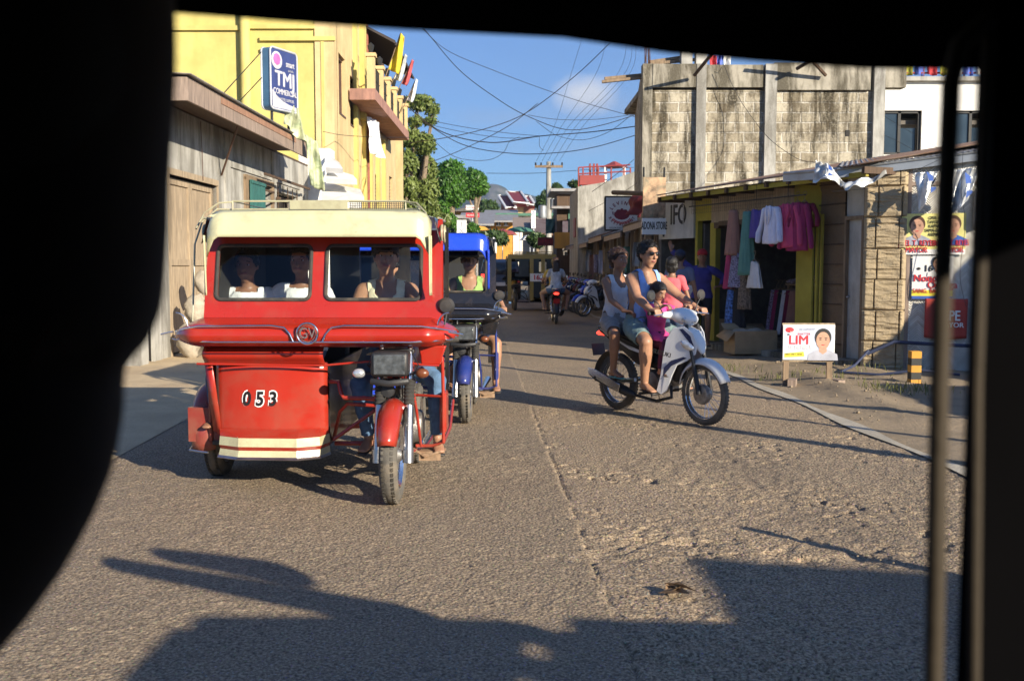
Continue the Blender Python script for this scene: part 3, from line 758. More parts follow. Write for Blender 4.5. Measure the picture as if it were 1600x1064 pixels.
    # hood
    prof = [(.375, 1.115), (.26, 1.1), (.14, 1.082), (.085, 1.055), (.07, 1.02), (.085, .985), (.15, .955), (.25, .94), (.36, .93)]
    def hood(u, v):
        x = -1.43+1.81*u; k = v*(len(prof)-1); i = min(int(k), len(prof)-2); f = k-i
        y = prof[i][0]*(1-f)+prof[i+1][0]*f; z = prof[i][1]*(1-f)+prof[i+1][1]*f
        e = min(max(0, x+1.43), max(0, .38-x)); q = min(1, (e/.17))**.6
        zc = 1.01; return V((x, .42-(.42-y)*(.25+.75*q), zc+(z-zc)*(.12+.88*q)))
    m = MB(); m.grid(hood, 60, 24); m.build('hood', bodym, t, solid=.006, smooth=60)
    # chrome lines
    ec = -.525
    m = MB(); m.tube([(-1.42, .3, 1.03), (-1.3, .12, 1.06), (-1.2, .072, 1.078), (-.75, .07, 1.082), (-.67, .065, 1.07), (-.635, .06, 1.03), (-.615, .06, .985)], .006, 8)
    m.tube([(.37, .3, 1.03), (.27, .12, 1.06), (.17, .072, 1.078), (-.3, .07, 1.082), (-.38, .065, 1.07), (-.415, .06, 1.03), (-.435, .06, .985)], .006, 8)
    m.tube([(-1.42, .3, 1.0), (-1.28, .12, .985), (-1.1, .058, .982), (.1, .058, .982), (.25, .12, .985), (.37, .3, 1.0)], .0055, 8)
    m.build('chrome_trim', M_chrome, t)
    for sx in (-1, 1):
        xe = -1.38 if sx < 0 else .33
        m = MB(); m.tube([(xe+.07*math.cos(a)*sx*-1, .2-.0*a, 1.07+.085*math.sin(a)) for a in np.linspace(-2.0, 1.6, 16)], .005, 6)
        m.tube([(xe-.09*sx*-1, .18, 1.02), (xe+.0, .14, 1.04)], .006, 6)
        m.build('trim_loop', M_chrome, t)
    if emblem:
        m = MB(); m.torus((ec, .05, 1.035), .064, .006, (0, 1, 0), 40, 8); m.torus((ec, .052, 1.035), .05, .0025, (0, 1, 0), 40, 6); em = m.build('emblem', M_chrome, t)
        text('GV', 'lettering', M_chrome, em, (ec, .05, 1.035), .095, ext=.003, sx=.8)
    # apron + right bracket
    m = MB()
    def apr(u, v): x = -1.235+.765*u; return V((x, .3-.06*math.sin(math.pi*min(1, v*1.1))+.0*u, .945-.125*v))
    m.grid(apr, 20, 8); m.build('apron', bodym, t, solid=.006, smooth=60)
    m = MB(); m.tube([(-1.27, .24, .83), (-.47, .245, .82), (-.2, .24, .845), (-.02, .24, .852), (.16, .24, .825), (.265, .25, .82)], .007, 8); m.build('apron_edge', bodym, t)
    m = MB(); m.prism([(.13, .945), (.31, .945), (.285, .88), (.275, .825), (.15, .825), (.145, .88)], .25, .3, lambda a, b, k: V((a, k, b))); m.build('bracket', bodym, t, bevel=.008)
    # sidecar nose panel
    def nose(u, v):
        x = -1.19+.72*u; c = math.sin(math.pi*u)
        return V((x, .38-.07*c**.6-.0*v, .83-.47*v))
    m = MB(); m.grid(nose, 28, 10); npn = m.build('nose_panel', bodym, t, solid=.006, smooth=60)
    plan = [(-1.17, .40), (-1.14, .27), (-1.0, .19), (-.63, .17), (-.5, .24), (-.465, .38)]
    def band(nm, za, zc, o0, o1, mm, par):
        m = MB(); n = len(plan); vs = []
        cx = -.82
        for o, z in ((o0, zc), (o1, za)):
            for (x, y) in plan: vs.append(V((cx+(x-cx)*(1+o), y-o*.6, z)))
        m.add(vs, [(i, i+1, i+1+n, i+n) for i in range(n-1)]); return m.build(nm, mm, par, solid=.006, smooth=0)
    m = MB(); n = len(plan)
    vs = [V((x*.98-.017, .36-.07*math.sin(math.pi*min(1, max(0, (x+1.19)/.72)))**.6, .40)) for x, y in plan]+[V((x, y, .365)) for x, y in plan]
    m.add(vs, [(i, i+1, i+1+n, i+n) for i in range(n-1)]); st = m.build('step', bodym, t, solid=.006, smooth=0)
    band('stripe', .31, .365, 0, .012, stripem, st); band('step_band', .285, .31, .012, -.01, bodym, st)
    band('stripe', .245, .285, .0, .02, stripem, st); band('step_lip', .232, .245, .02, .045, M_steel, st)
    m = MB(); m.add([(-1.255, .34, .87), (-1.2, .32, .84), (-1.155, .36, .37), (-1.215, .38, .38)], [(0, 1, 2, 3)]); m.build('nose_strip', bodym, t, solid=.01)
    # sidecar wheel and fender
    wheel(t, 'side_wheel', (-1.30, .8, .26), (1, 0, 0), .26, .06, 0, M_steel, .06)
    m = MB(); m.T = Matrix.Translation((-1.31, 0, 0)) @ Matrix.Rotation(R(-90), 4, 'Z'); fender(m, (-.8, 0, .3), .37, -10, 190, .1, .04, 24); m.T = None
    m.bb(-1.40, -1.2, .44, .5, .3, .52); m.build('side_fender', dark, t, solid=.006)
    m = MB(); m.tube([(-1.42, .9, .26), (-1.45, .7, .24), (-1.4, .45, .24), (-1.25, .36, .24)], .007, 6); m.build('bumper_rail', M_steel, t)
    # rack
    m = MB()
    if not rack: m.T = Matrix.Translation((0, .5, -.1))
    for z in (1.84, 1.895):
        m.tube([(-1.17, .75, z), (.0, .75, z), (.02, 1.7, z), (-1.19, 1.7, z)], .008 if z > 1.9 else .007, 6, closed=True)
    for x in (-1.17, -.78, -.4, -.0): 
        for y in (.75, 1.7): m.cyl((x, y, 1.77), (x, y, 1.895), .007, n=6)
    for k in range(7): m.tube([(-1.17+k*.195, .75, 1.84), (-1.17+k*.195, 1.7, 1.84)], .005, 5)
    for sx, x in ((-1, -1.17), (1, .0)):
        m.tube([(x, .75, 1.89), (x+sx*.08, .7, 1.88), (x+sx*.15, .62, 1.81), (x+sx*.17, .5, 1.7)], .006, 6)
        m.tube([(x, .8, 1.84), (x+sx*.09, .7, 1.84), (x+sx*.16, .6, 1.75), (x+sx*.18, .5, 1.6), (x+sx*.19, .45, 1.1)], .006, 6)
    if not rack: m = MB(); m.cyl((-1.1, .8, 1.78), (-.1, .8, 1.78), .006, n=5)
    rk = m.build('roof_rack', rails, t); rk.location.z = -.012
    if rack: m = MB(); m.bb(-.78, -.39, .735, .745, 1.84, 1.895); m.build('rack_plate', rails, rk)
    m = MB()
    for k in range(26): m.bb(-.37+k*.0146, -.366+k*.0146, .738, .742, 1.84, 1.89)
    for k in range(4): m.bb(-.38, .0, .739, .743, 1.85+k*.012, 1.853+k*.012)
    if rack: m.build('rack_mesh', M_black, rk)
    # ornament valance along both sides of the roof
    for sx, x in ((1, xb+.015), (-1, xa-.015)):
        m = MB(); m.grid(lambda u, v: V((x+sx*(.04*v+.0), .42+.5*u, 1.76-.17*v+.02*math.sin(u*math.pi*4)*v)), 30, 4); va = m.build('valance', M_black, t, solid=.005)
        m = MB()
        for k in range(2):
            yc = .53+k*.22
            m.tube([V((x+sx*(.045), yc+(.02+.012*a)*math.cos(a), 1.675+(.02+.011*a)*math.sin(a))) for a in np.linspace(0, 4.4, 14)], .008, 6)
        m.tube([(x+sx*.03, .42, 1.755), (x+sx*.03, .92, 1.755)], .008, 6)
        m.build('scroll_work', rails, va)
    if num:
        for i, ch in enumerate(num):
            xx = -1.0+.085*i+.0
            yy = .38-.07*math.sin(math.pi*(xx+1.19)/.72)**.6-.0055
            for (o, mm, dy) in ((.012, M_white, 0), (.004, M_black, -.003)):
                tt = text(ch, 'number', mm, npn, (xx+.02, yy+dy, .595), .125, ext=.001, off=o, sx=.85, shear=.1, cap=1)
    return t
# ---------- materials of the setting ----------
def road_mat():
    m, t, b = nt('coarse_concrete')
    v = coord(t); big = noise(t, v, .6, 5); mid = noise(t, v, 9, 5, .7); fine = noise(t, v, 75, 3, .6)
    v2 = N(t, 'ShaderNodeTexVoronoi'); v2.inputs['Scale'].default_value = 55; t.links.new(v, v2.inputs['Vector'])
    c = mixc(t, ramp(t, fine, .36, .66), (.10, .07, .045), (.54, .41, .27))
    c = mixc(t, ramp(t, big, .35, .7), c, mixc(t, ramp(t, fine, .35, .68), (.09, .065, .045), (.42, .325, .22))); 
    c = mixc(t, math_(t, 'MULTIPLY', ramp(t, mid, .55, .75), .6), c, (.16, .135, .11))
    # pebble colours
    c = mixc(t, math_(t, 'MULTIPLY', ramp(t, v2.outputs['Distance'], .28, .1), .5), c, mixc(t, .5, v2.outputs['Color'], (.4, .3, .2)), 'MIX')
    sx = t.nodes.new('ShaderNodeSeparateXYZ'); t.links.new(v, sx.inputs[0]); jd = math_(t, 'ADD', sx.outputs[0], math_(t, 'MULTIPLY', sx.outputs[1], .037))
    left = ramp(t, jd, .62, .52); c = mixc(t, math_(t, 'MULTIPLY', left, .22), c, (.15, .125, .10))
    tr = math_(t, 'ABSOLUTE', math_(t, 'SUBTRACT', jd, 2.0)); c = mixc(t, math_(t, 'MULTIPLY', math_(t, 'MULTIPLY', ramp(t, tr, .45, .1), ramp(t, big, .3, .6)), .35), c, (.14, .11, .085))
    sp_ = noise(t, v, 130, 2, .5); c = mixc(t, math_(t, 'MULTIPLY', ramp(t, sp_, .6, .7), .75), c, (.05, .035, .025)); c = mixc(t, math_(t, 'MULTIPLY', ramp(t, sp_, .36, .3), .5), c, (.5, .41, .3))
    pz = math_(t, 'SUBTRACT', sx.outputs[2], 0.0)
    t.links.new(c, b.inputs['Base Color']); b.inputs['Roughness'].default_value = .88; b.inputs['Specular IOR Level'].default_value = .25
    h = math_(t, 'ADD', fine, math_(t, 'MULTIPLY', v2.outputs['Distance'], -1.0))
    bump(t, b, h, .5, .010); return m
def dirt_mat(name, c0, c1):
    m, t, b = nt(name); v = coord(t)
    a = noise(t, v, 1.3, 6, .65); f = noise(t, v, 40, 4, .7)
    c = mixc(t, ramp(t, a, .35, .65), c0, c1); c = mixc(t, math_(t, 'MULTIPLY', ramp(t, f, .5, .75), .5), c, tuple(x*.45 for x in c0))
    t.links.new(c, b.inputs['Base Color']); b.inputs['Roughness'].default_value = .95; b.inputs['Specular IOR Level'].default_value = .1
    bump(t, b, math_(t, 'ADD', a, math_(t, 'MULTIPLY', f, .4)), .7, .04); return m
def wallvec(t, rot=0):
    c = t.nodes.new('ShaderNodeTexCoord'); s = t.nodes.new('ShaderNodeSeparateXYZ'); t.links.new(c.outputs['Object'], s.inputs[0])
    k = t.nodes.new('ShaderNodeCombineXYZ'); t.links.new(math_(t, 'ADD', s.outputs[0], s.outputs[1]), k.inputs[0]); t.links.new(s.outputs[2], k.inputs[1])
    return c.outputs['Object'], k.outputs[0], s
def block_mat(name, c1, c2, mort, bw, bh, stain=.95, ms=.02):
    m, t, b = nt(name); ov, wv, s = wallvec(t)
    dn = N(t, 'ShaderNodeTexNoise'); dn.inputs['Scale'].default_value = 3.5; dn.inputs['Detail'].default_value = 4; t.links.new(ov, dn.inputs['Vector'])
    vm = N(t, 'ShaderNodeVectorMath', operation='MULTIPLY_ADD'); t.links.new(dn.outputs['Color'], vm.inputs[0]); vm.inputs[1].default_value = (.05, .05, 0); t.links.new(wv, vm.inputs[2])
    br = N(t, 'ShaderNodeTexBrick'); t.links.new(vm.outputs[0], br.inputs['Vector'])
    br.inputs['Scale'].default_value = 1; br.inputs['Brick Width'].default_value = bw; br.inputs['Row Height'].default_value = bh
    br.inputs['Mortar Size'].default_value = ms; br.inputs['Mortar Smooth'].default_value = .35
    br.inputs['Color1'].default_value = c1+(1,); br.inputs['Color2'].default_value = c2+(1,); br.inputs['Mortar'].default_value = mort+(1,)
    f = noise(t, ov, 22, 5, .7); g = noise(t, ov, 1.2, 5, .7)
    c = mixc(t, math_(t, 'MULTIPLY', ramp(t, f, .4, .75), .5), br.outputs[0], tuple(x*.4 for x in c1))
    mp = N(t, 'ShaderNodeMapping'); mp.inputs['Scale'].default_value = (2.2, 2.2, .35); t.links.new(ov, mp.inputs[0])
    st = noise(t, mp.outputs[0], 1.3, 7, .72, .4)
    c = mixc(t, math_(t, 'MULTIPLY', math_(t, 'MULTIPLY', ramp(t, st, .46, .60), stain), ramp(t, f, .1, .5)), c, (.045, .038, .026))
    st2 = noise(t, ov, 3.2, 6, .75)
    c = mixc(t, math_(t, 'MULTIPLY', ramp(t, st2, .48, .64), stain*.75), c, (.09, .07, .045))
    t.links.new(c, b.inputs['Base Color']); b.inputs['Roughness'].default_value = .92; b.inputs['Specular IOR Level'].default_value = .15
    h = math_(t, 'SUBTRACT', math_(t, 'MULTIPLY', f, .35), br.outputs['Fac']); bump(t, b, h, 1.0, .035); return m
def stain_mat(name, col, stain=.5, scol=(.1, .09, .07), bmp=.3, vs=3.0, lo=.48):
    m, t, b = nt(name); v = coord(t); v2 = coord(t, 'Object', (1.6, 1.6, .3))
    a = noise(t, v, vs, 6, .65); s = noise(t, v2, 1.6, 7, .7, .3); f = noise(t, v, 45, 4, .6)
    c = mixc(t, ramp(t, a, .3, .7), tuple(x*.82 for x in col), tuple(min(1, x*1.12) for x in col))
    c = mixc(t, math_(t, 'MULTIPLY', math_(t, 'MULTIPLY', ramp(t, s, lo, lo+.16), stain), ramp(t, f, .0, .5)), c, scol)
    t.links.new(c, b.inputs['Base Color']); b.inputs['Roughness'].default_value = .88; b.inputs['Specular IOR Level'].default_value = .2
    bump(t, b, math_(t, 'ADD', f, math_(t, 'MULTIPLY', a, 1.5)), bmp, .01); return m
def tin_mat(name, col, rust=.7):
    m, t, b = nt(name); v = coord(t); a = noise(t, v, 2.2, 7, .7, .5); f = noise(t, v, 18, 4)
    c = mixc(t, ramp(t, f, .3, .7), tuple(x*.8 for x in col), col)
    c = mixc(t, math_(t, 'MULTIPLY', ramp(t, a, .45, .62), rust), c, (.16, .065, .03))
    t.links.new(c, b.inputs['Base Color']); b.inputs['Roughness'].default_value = .55; b.inputs['Metallic'].default_value = .35; bump(t, b, f, .2); return m
def wood_mat(name, col, rough=.8):
    m, t, b = nt(name); v = coord(t, 'Object', (9, 9, .9)); a = noise(t, v, 2.5, 7, .65, .6); g = noise(t, coord(t), 1.1, 4)
    c = mixc(t, ramp(t, a, .3, .7), tuple(x*.5 for x in col), tuple(min(1, x*1.15) for x in col)); c = mixc(t, math_(t, 'MULTIPLY', ramp(t, g, .5, .7), .4), c, tuple(x*.55 for x in col))
    t.links.new(c, b.inputs['Base Color']); b.inputs['Roughness'].default_value = rough; bump(t, b, a, .4); return m
def weave_mat():
    m, t, b = nt('woven_bamboo'); ov, wv, s = wallvec(t)
    u = math_(t, 'MULTIPLY', math_(t, 'ADD', s.outputs[0], s.outputs[1]), 1/.2)
    tri = math_(t, 'ABSOLUTE', math_(t, 'SUBTRACT', math_(t, 'FRACT', u), .5))
    w = math_(t, 'ADD', math_(t, 'MULTIPLY', s.outputs[2], 1/.034), math_(t, 'MULTIPLY', tri, 5.8))
    fr = math_(t, 'FRACT', w); st = math_(t, 'ABSOLUTE', math_(t, 'SUBTRACT', fr, .5))
    id_ = math_(t, 'FLOOR', w); k = t.nodes.new('ShaderNodeCombineXYZ'); t.links.new(id_, k.inputs[0]); t.links.new(math_(t, 'FLOOR', math_(t, 'MULTIPLY', u, 2)), k.inputs[1])
    wn = N(t, 'ShaderNodeTexWhiteNoise', noise_dimensions='2D'); t.links.new(k.outputs[0], wn.inputs['Vector'])
    c = mixc(t, wn.outputs['Value'], (.52, .49, .43), (.78, .76, .70)); n1 = noise(t, ov, 2.5, 6, .7)
    c = mixc(t, math_(t, 'MULTIPLY', ramp(t, n1, .5, .7), .4), c, (.3, .27, .22))
    c = mixc(t, math_(t, 'MULTIPLY', ramp(t, st, .3, .49), .75), c, (.16, .14, .11))
    t.links.new(c, b.inputs['Base Color']); b.inputs['Roughness'].default_value = .8
    bump(t, b, math_(t, 'MULTIPLY', st, -1.0), .8, .02); return m
def leaf_mat(name, c0, c1):
    m, t, b = nt(name); g = N(t, 'ShaderNodeNewGeometry'); v = coord(t)
    a = noise(t, v, 1.1, 3); 
    c = mixc(t, g.outputs['Random Per Island'], c0, c1); c = mixc(t, math_(t, 'MULTIPLY', ramp(t, a, .45, .7), .5), c, tuple(x*1.3 for x in c1))
    t.links.new(c, b.inputs['Base Color']); b.inputs['Roughness'].default_value = .5
    out = t.nodes['Material Output']; tl = N(t, 'ShaderNodeBsdfTranslucent'); t.links.new(c, tl.inputs[0]); mx = N(t, 'ShaderNodeMixShader'); mx.inputs[0].default_value = .25
    t.links.new(b.outputs[0], mx.inputs[1]); t.links.new(tl.outputs[0], mx.inputs[2]); t.links.new(mx.outputs[0], out.inputs[0]); return m
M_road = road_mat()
M_dirt = dirt_mat('dirt', (.36, .28, .19), (.25, .2, .14)); M_sand = dirt_mat('sandy_ground', (.60, .47, .30), (.48, .37, .24))
M_conc = stain_mat('grey_concrete', (.40, .39, .36), .8, (.15, .14, .12), .5, 3.0, .44); M_conc2 = stain_mat('weathered_concrete', (.37, .34, .28), .95, (.08, .07, .05), .7, 6.0, .40)
M_chb = block_mat('hollow_blocks', (.31, .265, .19), (.52, .47, .37), (.62, .58, .50), .43, .225)
M_yel = stain_mat('yellow_render', (.58, .49, .17), .3, (.42, .34, .1), .1, 1.2); M_yel2 = stain_mat('ochre_render', (.62, .47, .25), .5, (.4, .3, .15), .15, 1.5)
M_whitew = stain_mat('white_render', (.78, .77, .74), .12, (.5, .48, .44), .1, 1.2); M_wgrey = stain_mat('old_whitewash', (.5, .49, .45), .5, (.22, .2, .17), .2)
M_tin = tin_mat('grey_tin', (.36, .36, .36), .35); M_rust = tin_mat('rusty_tin', (.28, .2, .15), .9); M_tinb = tin_mat('blue_grey_tin', (.2, .24, .3), .4)
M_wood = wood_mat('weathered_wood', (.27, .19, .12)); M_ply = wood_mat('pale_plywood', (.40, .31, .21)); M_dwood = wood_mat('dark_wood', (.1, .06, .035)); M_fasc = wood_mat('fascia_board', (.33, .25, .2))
M_weave = weave_mat(); M_green = wood_mat('green_shutter', (.035, .15, .14)); M_ypaint = stain_mat('yellow_board_paint', (.34, .29, .05), .6, (.25, .2, .06), .1)
M_rock = dirt_mat('carved_cement', (.44, .35, .22), (.34, .27, .18)); M_wall_st = dirt_mat('stone_cement', (.22, .155, .095), (.17, .12, .08))
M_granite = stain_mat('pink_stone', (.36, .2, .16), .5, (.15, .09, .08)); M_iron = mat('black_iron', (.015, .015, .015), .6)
M_win = mat('window_pane', (.03, .045, .06), .05, 0, .3, 2, 0, 10); M_brown = mat('brown_frame', (.09, .045, .03), .5)
M_gutter = mat('grey_metal_trim', (.36, .38, .40), .45, .6, .12, 4, .05, 60, .3, (.2, .15, .1), 3); M_redf = mat('red_metal', (.28, .05, .045), .5, 0, .1, 4, .1, 50, .4)
M_paper = mat('white_paper', (.76, .75, .73), .6, 0, .03, 5, .05, 20); M_ink = mat('black_ink', (.02, .02, .02), .6); M_redi = mat('red_ink', (.55, .03, .04), .6)
M_bluei = mat('blue_ink', (.05, .12, .42), .6); M_yeli = mat('yellow_ink', (.75, .65, .06), .6); M_face = mat('printed_skin', (.5, .28, .19), .6, 0, .12, 30); M_greyi = mat('grey_ink', (.35, .36, .42), .6, 0, .3, 6)
M_rooft = tin_mat('red_roof_sheet', (.27, .05, .05), .1); M_greenr = mat('green_roof', (.06, .16, .11), .6, 0, .15, 3); M_orange2 = stain_mat('orange_board', (.6, .3, .06), .3)
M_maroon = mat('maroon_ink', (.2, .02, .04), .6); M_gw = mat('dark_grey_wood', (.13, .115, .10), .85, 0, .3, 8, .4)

# ---------- ground ----------
def redge(Y): return 3.45-.037*Y
def ledge(Y): return -2.75-.045*Y
def ground():
    m = MB(); m.grid(lambda u, v: V(((u-.5)*3200, -200+v*2900, -.05)), 8, 8); tag(m.build('ground', M_dirt), kind='structure')
    rows = list(np.arange(-6, 3.2, .6))+list(np.arange(3.2, 6.4, .0125))+list(np.arange(6.4, 10, .02))+list(np.arange(10, 18, .05))+list(np.arange(18, 40, .25))+list(np.arange(40, 130, 3))
    nr = len(rows); nc = 480
    Y = np.array(rows)[:, None]; u = np.linspace(0, 1, nc)[None, :]
    L = ledge(Y); X = L+(redge(Y)-L)*u; Y = Y+0*X
    near = np.clip((13-Y)/4, 0, 1)*np.clip((Y-3.0)*3, 0, 1)
    g = vnoise(X*48, Y*48, 3); g2 = vnoise(X*26+7, Y*26, 5); g3 = fbm(X*9, Y*9, 3, 9)
    rough = np.clip(fbm(X*1.3+3, Y*1.3, 3, 21)*2.2-.75+.5*np.exp(-((X-1.7)**2/1.2+(Y-5.0)**2/.5))+.25*np.exp(-((X-1.4)**2/.8+(Y-7.0)**2/1.5)), 0, 1.3)
    z = near*(np.maximum(g-.45, 0)*.006+np.maximum(g2-.5, 0)*.008*(.5+rough)+(g3-.5)*.010*(.3+rough))
    hole = np.clip(fbm(X*4.5, Y*6, 3, 33)-.55, 0, 1)*np.exp(-((X-1.25)**2/.9+(Y-4.95)**2/.12))
    z = z-hole*.16*near
    # slab joint wandering down the road
    jx = .57-.037*Y+.03*(fbm(Y*.6, Y*0+2, 3, 4)-.5)+.012*(vnoise(Y*9, Y*0, 6)-.5)
    d = X-jx
    z = z+np.where(d < 0, .006, 0)*1.0-near*.014*np.exp(-(d/.012)**2)*(vnoise(X*3, Y*14, 8) > .35)
    z = z+.03*(fbm(X*.35, Y*.35, 2, 50)-.5)
    pit = np.maximum(vnoise(X*22+9, Y*30, 14)-.66, 0)*np.maximum(fbm(X*3, Y*3, 2, 61)-.38, 0)*(.25+1.3*rough)*(d > 0)
    z = z-near*pit*.2+near*(d > 0)*np.maximum(vnoise(X*17, Y*17, 71)-.6, 0)*.014*(.3+rough)
    co = np.stack([X, Y, z], -1).reshape(-1, 3)
    i = np.arange((nr-1)*nc).reshape(nr-1, nc)[:, :-1].ravel()
    F = np.stack([i, i+1, i+nc+1, i+nc], -1)
    me = bpy.data.meshes.new('road'); me.vertices.add(len(co)); me.vertices.foreach_set('co', co.ravel())
    me.loops.add(F.size); me.loops.foreach_set('vertex_index', F.ravel().astype(np.int32)); me.polygons.add(len(F))
    me.polygons.foreach_set('loop_start', np.arange(0, F.size, 4, dtype=np.int32)); me.polygons.foreach_set('loop_total', np.full(len(F), 4, np.int32))
    me.update(); me.validate(); me.materials.append(M_road); me.polygons.foreach_set('use_smooth', [True]*len(F))
    o = bpy.data.objects.new('road', me); COL.objects.link(o); tag(o, kind='structure')
    # edge strip (worn pale concrete kerb flush with the road)
    def sheet(name, x0, x1, y0, y1, zf, nu, nv, m_, pw=2.2):
        m = MB()
        def fn(u, v):
            y = y0+(y1-y0)*v**pw; x = x0(y)+(x1(y)-x0(y))*u; return V((x, y, float(zf(x, y, u))))
        m.grid(fn, nu, nv); return tag(m.build(name, m_), kind='structure')
    sheet('road_edge_line', lambda y: redge(y)-.10-.03*math.sin(y*2.3), lambda y: redge(y)+.02+.03*math.sin(y*3), 4.5, 90, lambda x, y, u: .011+.03*(fbm(x*.35, y*.35, 2, 50)-.5), 3, 400, stain_mat('pale_edge', (.42, .38, .31), .4, (.24, .2, .15), .6))
    def vz(x, y, u):
        q = fbm(x*1.1, y*1.1, 4, 12)-.5; e = min(1, u*6)
        mound = .07*math.exp(-((x-(redge(y)+.75))**2/.05+((y-11.8)/2.0)**2))
        return -.0+.10*q*e+mound*(.6+.8*vnoise(x*6, y*6, 3))+.05*(fbm(x*7, y*7, 3, 8)-.5)*e+(.006+.03*(fbm(x*.35, y*.35, 2, 50)-.5))*(1-e)+.04*e
    sheet('verge', redge, lambda y: redge(y)+9, 2, 70, vz, 110, 320, M_dirt, 1.7)
    sheet('pavement', lambda y: ledge(y)-10, lambda y: ledge(y)+.12, 2, 90, lambda x, y, u: .01+.05*(fbm(x*.9, y*.9, 4, 31)-.5)*min(1, (1-u)*20)+.01, 90, 240, M_sand, 1.7)
    # stones and grass on the verge
    m = MB()
    for _ in range(260):
        y = random.uniform(9, 14.5); x = redge(y)+random.uniform(.1, 2.6)
        r = random.choice((.006, .009, .016))*random.uniform(.6, 1.3); m.ell((x, y, vz(x, y, .5)+r*.2), (r, r*1.2, r*.7), 6, 4)
    for _ in range(500):
        y = random.uniform(3.9, 6.2); x = random.gauss(1.5, .7)
        if x < redge(y)-.1 and x > -.2: r = random.uniform(.003, .008); m.ell((x, y, .012), (r, r*1.1, r*.7), 5, 4)
    tag(m.build('gravel', mat('pebbles', (.28, .22, .15), .9, 0, .4, 15), smooth=0), 'loose pebbles scattered on the dusty verge and broken road', 'gravel', kind='stuff')
    m = MB()
    for (cx, cy, n, sp) in ((3.35, 12.3, 40, .2), (4.35, 11.3, 70, .2), (4.6, 11.0, 50, .2), (3.9, 12.4, 25, .2), (2.95, 13.3, 30, .2), (5.2, 13.2, 50, .4)):
        for _ in range(n):
            x = random.gauss(cx, sp); y = random.gauss(cy, sp*.7); z = vz(x, y, .5)-.01; h = random.uniform(.04, .13); a = random.uniform(0, 6.28); w = .004
            dx, dy = math.cos(a), math.sin(a); l = random.uniform(.01, .07)
            m.add([(x-dy*w, y+dx*w, z), (x+dy*w, y-dx*w, z), (x+dx*l*.5+dy*w*.7, y+dy*l*.5-dx*w*.7, z+h*.7), (x+dx*l, y+dy*l, z+h), (x+dx*l*.5-dy*w*.7, y+dy*l*.5+dx*w*.7, z+h*.7)], [(0, 1, 2, 3, 4)])
    tag(m.build('grass', leaf_mat('grass_blades', (.10, .12, .03), (.22, .22, .07)), smooth=0), 'sparse tufts of dry grass on the dirt verge', 'grass', kind='stuff')
ground()

# ---------- helpers for buildings ----------
def loc_(o, p, rz=0): o.location = p; o.rotation_euler.z = rz; return o
def wall_holes(m, x0, x1, z0, z1, y0, y1, holes):
    # wall slab in x-z with rectangular holes, thickness y0..y1
    xs = sorted({x0, x1}|{h[0] for h in holes}|{h[1] for h in holes}); zs = sorted({z0, z1}|{h[2] for h in holes}|{h[3] for h in holes})
    def solid(i, j):
        if i < 0 or j < 0 or i >= len(xs)-1 or j >= len(zs)-1: return False
        cx, cz = (xs[i]+xs[i+1])/2, (zs[j]+zs[j+1])/2
        return not any(h[0] < cx < h[1] and h[2] < cz < h[3] for h in holes)
    for i in range(len(xs)-1):
        for j in range(len(zs)-1):
            if not solid(i, j): continue
            a, b, c, d = xs[i], xs[i+1], zs[j], zs[j+1]
            m.add([(a, y0, c), (b, y0, c), (b, y0, d), (a, y0, d)], [(0, 1, 2, 3)]); m.add([(a, y1, c), (b, y1, c), (b, y1, d), (a, y1, d)], [(3, 2, 1, 0)])
            if not solid(i-1, j): m.add([(a, y0, c), (a, y0, d), (a, y1, d), (a, y1, c)], [(0, 1, 2, 3)])
            if not solid(i+1, j): m.add([(b, y0, c), (b, y1, c), (b, y1, d), (b, y0, d)], [(0, 1, 2, 3)])
            if not solid(i, j-1): m.add([(a, y0, c), (a, y1, c), (b, y1, c), (b, y0, c)], [(0, 1, 2, 3)])
            if not solid(i, j+1): m.add([(a, y0, d), (b, y0, d), (b, y1, d), (a, y1, d)], [(0, 1, 2, 3)])
def tin_sheet(name, p00, p10, p11, p01, m_, parent=None, pitch=.076, amp=.009, n=None, seg=4):
    # corrugations run from edge p00-p10 towards p01-p11
    p00, p10, p11, p01 = map(V, (p00, p10, p11, p01)); W = (p10-p00).length; k = int(W/pitch*4) if n is None else n
    nn = (p10-p00).cross(p01-p00).normalized(); ph = random.random()*6
    m = MB(); m.grid(lambda u, v: p00.lerp(p10, u).lerp(p01.lerp(p11, u), v)+nn*(amp*math.sin(2*math.pi*u*W/pitch)+.012*math.sin(u*5+ph)*math.sin(v*3+ph)), k, seg)
    return m.build(name, m_, parent, solid=.002)
def portrait(parent, c, s, n=V((0, -1, 0)), rt=V((1, 0, 0)), shirt=None, d=.004, hairc=M_ink):
    up = V((0, 0, 1))
    def disc(nm, mm, pts, k):
        m = MB(); m.add([V(c)+rt*a*s+up*b*s+n*(d*k) for a, b in pts], [tuple(range(len(pts)))]); o = m.build(nm, mm, parent, smooth=0); return o
    E_ = lambda cx, cz, rx, rz, n_=22: [(cx+rx*math.cos(2*math.pi*i/n_), cz+rz*math.sin(2*math.pi*i/n_)) for i in range(n_)]
    disc('printed_shirt', shirt or M_paper, [(-.55, -.62), (.55, -.62), (.52, -.4), (.3, -.28), (.1, -.2), (-.1, -.2), (-.3, -.28), (-.52, -.4)], 1)
    disc('printed_hair', hairc, E_(0, .22, .3, .33), 1.5)
    disc('printed_neck', M_face, [(-.13, -.1), (.13, -.1), (.14, -.3), (0, -.4), (-.14, -.3)], 2); disc('printed_face', M_face, E_(0, .1, .245, .32), 2.5)
    for k in (-1, 1): disc('printed_eye', hairc, E_(k*.1, .14, .045, .018, 10), 3.2); disc('printed_brow', hairc, E_(k*.1, .2, .06, .014, 10), 3.2)
    disc('printed_mouth', M_redi, E_(0, -.06, .07, .018, 10), 3.2)

